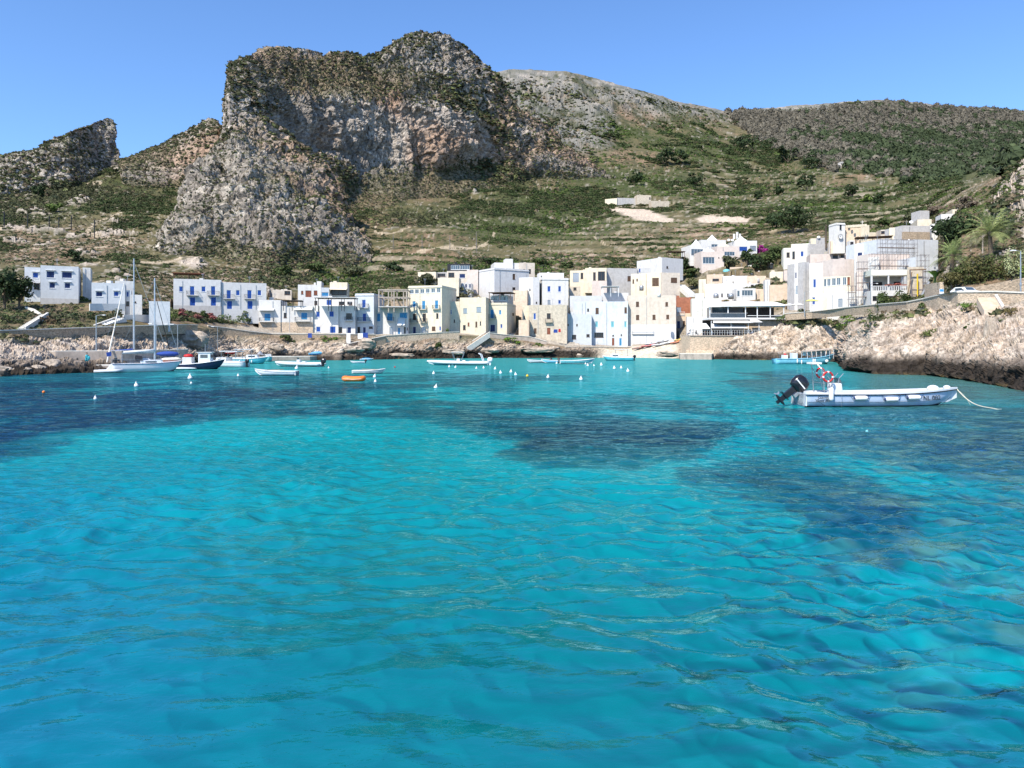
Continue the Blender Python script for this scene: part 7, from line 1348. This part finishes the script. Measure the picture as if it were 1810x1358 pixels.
def sailboat(px, py, L, label, rz, mh, cover=CLW, mx=.05):
    Y = wY(py); t = thing('sailing_boat', label, 'sailing boat', ((px-CX)*Y/F, Y, 0), rz); B = L*.31; H_ = 1.15
    S = hull(t, L, B, H_, HW, HW, NV, rise=.25, tr=.78, dr=.45, n=22, over=.06, open_=False)
    MB().add([(-L/2, -B*.37, H_), (-L/2, B*.37, H_), (-L/2-.8, B*.30, .15), (-L/2-.8, -B*.30, .15), (-L/2, -B*.37, .0), (-L/2, B*.37, .0)], [(0,3,2,1),(0,4,3),(1,2,5),(3,4,5,2)]).build('stern_platform', HW, t)
    q = MB().box(-L*.1, L*.24, -B*.28, B*.28, H_, H_+.42, T=lambda p: (p[0]-(.5 if p[2] > H_+.1 and p[0] > 0 else 0), p[1]*(1 if p[0] < 0 else .75), p[2])).build('coachroof', HW, t, bev=.06)
    for sg in (-1, 1): MB().box(-L*.04, L*.12, sg*(B*.265)-.02, sg*(B*.265)+.02, H_+.12, H_+.3).build('side_window', GL, q)
    m = MB(); m.tube([(L*mx, 0, H_), (L*mx, 0, mh)], [.13, .085], 8); q = m.build('mast', AL, t)
    for z in (.45, .72): MB().tube([(L*mx, -B*.33, mh*z), (L*mx, B*.33, mh*z)], .045, 5).build('spreader', AL, q)
    MB().tube([(L*mx, 0, H_+1.5), (-L*.36, 0, H_+1.4)], .09, 6).build('boom', AL, t); MB().tube([(L*mx-.1, 0, H_+1.75), (-L*.1, 0, H_+1.68), (-L*.34, 0, H_+1.55)], [.24,.18,.1], 8).build('sail_cover', cover, t, True)
    k = MB(); k.tube([(L*.48, 0, H_*1.3), (L*mx, 0, mh*.97)], .03, 4); k.tube([(-L*.48, 0, H_), (L*mx, 0, mh)], .016, 4)
    for sg in (-1, 1): k.tube([(L*mx, sg*B*.45, H_), (L*mx, sg*B*.32, mh*.45), (L*mx, 0, mh*.95)], .016, 4)
    k.build('rigging', GM, t)
    k = MB()
    for sg in (-1, 1):
        k.tube([(s[0], sg*s[2]*.96, s[3]+.6) for s in S], .014, 4)
        for s in S[::3]: k.tube([(s[0], sg*s[2]*.97, s[3]), (s[0], sg*s[2]*.96, s[3]+.6)], .016, 4)
    k.build('guard_rail', GM, t)
    k = MB(); V = []
    for i in range(7): a = math.pi*i/6; V += [(-L*.17, -B*.30*math.cos(a), H_+.4+.75*math.sin(a)), (-L*.08, -B*.30*math.cos(a), H_+.4+.62*math.sin(a))]
    k.add(V, [(2*i, 2*i+1, 2*i+3, 2*i+2) for i in range(6)]); k.build('spray_hood', CLB if cover is CLB else IR, t); w = MB(); w.tube([(-L*.36, .5*math.cos(a), H_+.75+.5*math.sin(a)) for a in np.linspace(0, 6.283, 19)], .025, 5); w.build('steering_wheel', GM, t)
    MB().box(-L*.47,-L*.43,-B*.3,-B*.1,H_+.1,H_+.75).build('stern_locker', IR, t); MB().tube([(-L*.49,.5,H_), (-L*.5,.5,H_+1.7)], .03, 5).build('flag_staff', GM, t); MB().quad((-L*.5,.5,H_+1.65), (-L*.57,.52,H_+1.5), (-L*.56,.52,H_+.95), (-L*.5,.5,H_+1.05)).build('flag', CLB, t); return t
sailboat(261, 657, 8.8, 'nearer white sailing boat with a beige covered boom at the left quay', R(32), 13., CLW, .10); sailboat(238, 651, 10.4, 'farther and taller masted white sailing boat, its stern poking out left of the nearer one', R(20), 17.2, CLB, -.01)
t = thing('gangway_tender', 'low white tender tied under the stern of the farther sailing boat', 'tender', at(193, 659)); MB().tube([(-1.7,-.5,.2),(1.2,-.5,.25),(1.7,0,.35),(1.2,.5,.25),(-1.7,.5,.2)], .2, 8).build('tube', GR, t, True); MB().box(-1.6,1.2,-.4,.4,.05,.15).build('floor', GM, t)
# kayaks and dinghies on the beach
for i, (px, py, L, rz, m, lab) in enumerate(((1128,617,4.,20,RB,'dark kayak lowest on the beach stack'),(1146,613,4.2,14,RED,'red and white kayak on the beach'),(1152,609,4.2,18,HW,'white kayak above the red one on the beach'),(1165,611,4.6,16,HW,'longer white kayak in the middle of the beach stack'),(1172,605,4.,22,GR,'grey kayak resting against the beach house wall'),(1180,608,4.4,20,HW,'white kayak beside the orange ended one'),(1193,607,3.6,32,ORG,'orange kayak near the restaurant'),(1198,603,3.,30,YEL,'short yellow kayak near the restaurant'))):
    Y = gY(px, py)-.5; x, y, z = proj(px, py, Y); t = thing('kayak', lab, 'kayak', (x, y, z+.15), R(rz), 'kayaks on the beach'); S = hull(t, L, .8, .28, m, m, WH, rise=.6, tr=.15, dr=.12, n=10, open_=False, power=2.); MB().ell((0,0,.33), (.45,.24,.06), 10, 6).build('seat_well', DK, t, True); t.rotation_euler = (R(12), R(-6), R(rz))
# ---------- people ----------
def person_mesh(sit=False):
    """one continuous figure grown along a skeleton, 1.7 m"""
    J = {'pel':(0,0,.92),'chest':(0,.0,1.30),'neck':(0,0,1.46),'head':(0,-.02,1.60),'top':(0,-.01,1.69),'shl':(-.17,0,1.40),'ell':(-.24,.0,1.13),'hal':(-.23,-.08,.88),'shr':(.17,0,1.40),'elr':(.25,.02,1.13),'har':(.24,-.08,.88),'hil':(-.09,0,.88),'knl':(-.11,-.02,.48),'anl':(-.11,.03,.08),'tol':(-.12,-.13,.03),'hir':(.09,0,.88),'knr':(.11,.02,.48),'anr':(.12,.09,.08),'tor':(.13,-.07,.03)}
    if sit:
        for a, s in (('l', -1), ('r', 1)): J['kn'+a] = (s*.12,-.42,.90); J['an'+a] = (s*.12,-.42,.48); J['to'+a] = (s*.12,-.56,.44); J['el'+a] = (s*.25,-.12,1.15); J['ha'+a] = (s*.16,-.36,1.14)
    E = [('pel','chest'),('chest','neck'),('neck','head'),('head','top'),('chest','shl'),('shl','ell'),('ell','hal'),('chest','shr'),('shr','elr'),('elr','har'),('pel','hil'),('hil','knl'),('knl','anl'),('anl','tol'),('pel','hir'),('hir','knr'),('knr','anr'),('anr','tor')]
    Rr = dict(pel=(.15,.11),chest=(.16,.11),neck=(.055,.055),head=(.085,.10),top=(.06,.07),sh=(.065,.06),el=(.042,.042),ha=(.032,.045),hi=(.09,.09),kn=(.06,.06),an=(.04,.04),to=(.035,.03)); ks = list(J); me = bpy.data.meshes.new('body'); me.from_pydata([J[k] for k in ks], [(ks.index(a), ks.index(b)) for a, b in E], []); o = bpy.data.objects.new('body', me); col.objects.link(o)
    md = o.modifiers.new('s', 'SKIN'); o.modifiers.new('u', 'SUBSURF').levels = 1
    for i, k in enumerate(ks): me.skin_vertices[0].data[i].radius = Rr.get(k) or Rr[k[:2]]; me.skin_vertices[0].data[i].use_root = (k == 'pel')
    dg = bpy.context.evaluated_depsgraph_get(); dg.update(); r = bpy.data.meshes.new_from_object(o.evaluated_get(dg)); bpy.data.objects.remove(o); return r
PM, PSIT = person_mesh(), person_mesh(True)
for me in (PM, PSIT): me.materials.clear(); me.materials.append(SK); me.polygons.foreach_set('use_smooth', [True]*len(me.polygons))
def person(x, y, z, rz, label, top, legs, sit=False, group=None, hair=HAIR):
    t = thing('person', label, 'person', (x, y, z), rz, group); b = bpy.data.objects.new('body', PSIT if sit else PM); col.objects.link(b); b.parent = t
    MB().lathe([(.175,.93),(.19,1.05),(.19,1.2),(.20,1.36),(.10,1.44)], n=12).build('shirt', top, t, True)
    k = MB()
    if sit:
        for s in (-1, 1): k.tube([(s*.1,0,.9), (s*.12,-.42,.9), (s*.12,-.42,.55)], [.115,.085,.07], 8)
    else:
        for s in (-1, 1): k.tube([(s*.09,0,.96), (s*.115,0,.5)], [.125,.10], 8)
    k.build('trousers', legs, t, True); MB().ell((0,.015,1.66), (.108,.118,.10), 10, 8).build('hair', hair, t, True); return t
x, y, z = proj(153.5, 645, 104.3); person(x, y, .87, R(20), 'person in teal clothes standing on the left quay in front of the concrete wall', TEAL, TEAL)
MB().ell((.26,-.1,.95), (.2,.16,.3)).build('teal_bag', TEAL, bpy.data.objects['person'], True)
w, hz, hx = RST; zf = hz(1092); n = 0
for i in range(5):
    s = hx(800)+i*3.9; t = thing('dining_table', ('dark dining table on the lower restaurant deck under the awnings'), 'table', w.pt(s, zf, 1.8), 0, 'tables on the lower deck'); MB().box(-.55,.55,-.4,.4,.72,.76).build('tabletop', BR, t); MB().cyl((0,0,0), (0,0,.72), .05).build('pedestal', IR, t); MB().cyl((0,0,0), (0,0,.03), .28, n=12).build('base', IR, t)
    for sg in (-1, 1):
        c = thing('dining_chair', 'dark chair at a dining table on the lower restaurant deck', 'chair', w.pt(s+sg*.85, zf, 1.8), R(90*sg), 'chairs on the lower deck'); MB().box(-.22,.22,-.22,.22,.43,.47).build('seat', IR, c); MB().box(-.22,.22,.19,.22,.48,.88).build('backrest', IR, c)
        for lx in (-.2, .17):
            for ly in (-.2, .17): MB().box(lx, lx+.03, ly, ly+.03, 0, .429).build('leg', IR, c)
        if (i, sg) != (3, 1): tp, lab = [(WH,'white'),(NV,'navy'),(RED,'red'),(LB,'light blue'),(GY,'grey')][(i*2+(sg > 0)) % 5]; person(*w.pt(s+sg*.85, zf-.46, 1.8), R(90*sg), 'diner in a %s top at the %s lower deck table, %s side' % (lab, ['first','second','third','fourth','fifth'][i], 'left' if sg < 0 else 'right'), tp, NV, True)
# roof clutter: water tanks, dishes, solar panels
for i, (zk, x, yt, yb, wd, Y, m, lab) in enumerate(((5,1050,672,712,52,214,GM,'grey round water tank left on the white terrace roofs'),(5,1200,672,712,58,213,GM,'grey round water tank beside the penthouse glass'),(5,1222,495,530,66,237,W,'white domed water tank on the upper cluster roof'),(5,1472,515,552,46,234,GY,'grey domed tank under an arch on the cluster roof'),(5,1605,368,402,44,250,W,'white water tank left of the flat columned roof'),(5,1755,342,372,66,247,W,'wide white domed tank on the flat columned roof'),(5,1505,358,392,90,255,W,'broad white vaulted tank at the top of the cluster'),(5,1155,430,470,70,250,TQ,'light blue plastic tank at the cluster edge'),(5,482,668,692,34,200,W,'low white round tank on the beige beach house'),(5,305,590,628,44,222,GM,'grey metal tank in front of the angular cream house'))):
    ox, oy = ZO[zk]; X, _, z0 = proj(ox+x*KZ, oy+yb*KZ, Y); z1 = proj(0, oy+yt*KZ, Y)[2]; r = wd*KZ*Y/F/2; t = thing('water_tank', lab, 'water tank', (X, Y, z0)); h = z1-z0
    MB().lathe([(r,-.5),(r,h*.62),(r*.85,h*.85),(r*.4,h*.98),(.02,h)], n=14).build('drum', m, t, True); MB().cyl((0,0,h*.95), (0,0,h*1.06), r*.2, n=8).build('lid', GM, t)
for i, (zk, x, y, Y, lab) in enumerate(((6,605,395,240,'white satellite dish tilted up beside the grey block near the clock tower'),(6,1530,245,203,'white satellite dish on the railings of the brick house'),(5,1178,140,270,'white satellite dish between the villa domes'),(5,1215,142,270,'second white satellite dish beside the villa chimneys'),(7,870,300,204,'large white satellite dish on the white block near the dark evergreens'))):
    ox, oy = ZO[zk]; X, _, z = proj(ox+x*KZ, oy+y*KZ, Y); t = thing('satellite_dish', lab, 'satellite dish', (X, Y, z)); MB().cyl((0,0,-1.6), (0,0,0), .04, n=6).build('pole', GM, t); k = MB(); k.lathe([(.02,0),(.25,.03),(.42,.1),(.5,.17)], n=14); d = k.build('dish', WH, t); d.rotation_euler = (R(55), 0, R(-20)); MB().tube([(0,0,0), (0,-.25,.35)], .02, 4).build('feed_arm', GM, t)
# pergolas
def pergola(zk, x0, x1, yt, yb, Y, label, m, top=None, D=4, a=0, bars=True):
    ox, oy = ZO[zk]; p = proj(ox+x0*KZ, oy+yb*KZ, Y); Lx = (x1-x0)*KZ*Y/F; h = (yb-yt)*KZ*Y/F; t = thing('pergola', label, 'pergola', p, R(a)); n = max(2, int(Lx/3))
    for i in range(n+1):
        for yy in (0, D): MB().box(Lx*i/n-.07, Lx*i/n+.07, yy-.07, yy+.07, -1.2, h-.1).build('post', m, t)
    if bars:
        for yy in (0, D): MB().box(-.2, Lx+.2, yy-.06, yy+.06, h-.1, h+.05).build('beam', m, t)
    MB().box(-.3, Lx+.3, -.4, D+.3, h+.052, h+.14).build('roof', top or m, t)
pergola(2,150,425,242,305,186,'brown roofed pergola on the roof of the taller grey white house',BR,RB,D=4,a=20)
pergola(3,-15,375,490,570,181,'black framed pergola with a white awning over the quay house terrace',IR,CLW,D=4,a=4); pergola(2,1250,1420,520,572,183,'dark thin pergola over the roof of the house with recessed balconies',IR,IR,D=2.5,a=8)
pergola(4,255,470,440,468,201,'low dark veranda roof on the cream corner house',BR,BR,D=5,a=-12); pergola(6,985,1300,398,440,196,'long dark tiled porch roof below the church',BR,BR,D=3,a=-20); pergola(6,740,855,560,620,209,'slim pergola frame on the pink roof terrace',SCF,CAP,D=3,a=-12); pergola(4,1390,1545,378,436,211,'white open roof frame between the village centre and the carob tree',WH,WH,D=3)
pergola(5,575,735,255,300,262,'rusty open pergola left of the domed villa',BR,BR,D=3)
watermat(); build_ground(); build_mountains(); build_scrub(); build_water()
# ---------- sky, sun, camera ----------
sc = bpy.context.scene
wd = bpy.data.worlds.new('World'); sc.world = wd; wd.use_nodes = True
nt = wd.node_tree; sk = nt.nodes.new('ShaderNodeTexSky'); sk.sky_type = 'NISHITA'; sk.sun_disc = False
SUN = Vector((-.46, -.66, .93)).normalized()
el = math.asin(SUN.z); sk.sun_elevation = el; sk.sun_rotation = math.atan2(SUN.x, SUN.y); sk.altitude = 0; sk.air_density = 1.0; sk.dust_density = .25; sk.ozone_density = 4.0
bg = nt.nodes['Background']; tn = nt.nodes.new('ShaderNodeMix'); tn.data_type = 'RGBA'; tn.blend_type = 'MULTIPLY'; tn.inputs['Factor'].default_value = 1; tn.inputs['B'].default_value = (.79, .98, 1.20, 1); nt.links.new(sk.outputs[0], tn.inputs['A']); nt.links.new(tn.outputs['Result'], bg.inputs['Color']); bg.inputs['Strength'].default_value = .15
L = bpy.data.lights.new('sun', 'SUN'); L.energy = 5.0; L.angle = R(.5); L.color = (1, .93, .82); lo = bpy.data.objects.new('sun', L); col.objects.link(lo); lo.rotation_euler = SUN.to_track_quat('Z', 'Y').to_euler(); lo.location = (0,0,200)
cam = bpy.data.cameras.new('camera'); co = bpy.data.objects.new('camera', cam); col.objects.link(co); co.location = (0,0,CH); co.rotation_euler = (R(90),0,0)
cam.sensor_width = 36; cam.lens = F/1810*36; cam.shift_y = (HY-679)/1810; cam.clip_end = 6000; cam.clip_start = .1; sc.camera = co
sc.view_settings.view_transform = 'Standard'; sc.view_settings.look = 'None'; sc.view_settings.gamma = 1; sc.view_settings.exposure = 0.40
sc.render.engine = 'CYCLES'; sc.cycles.max_bounces = 5; sc.cycles.diffuse_bounces = 1; sc.cycles.glossy_bounces = 3; sc.cycles.caustics_reflective = False; sc.cycles.caustics_refractive = False
sc.cycles.use_denoising = True; sc.cycles.sample_clamp_indirect = 6
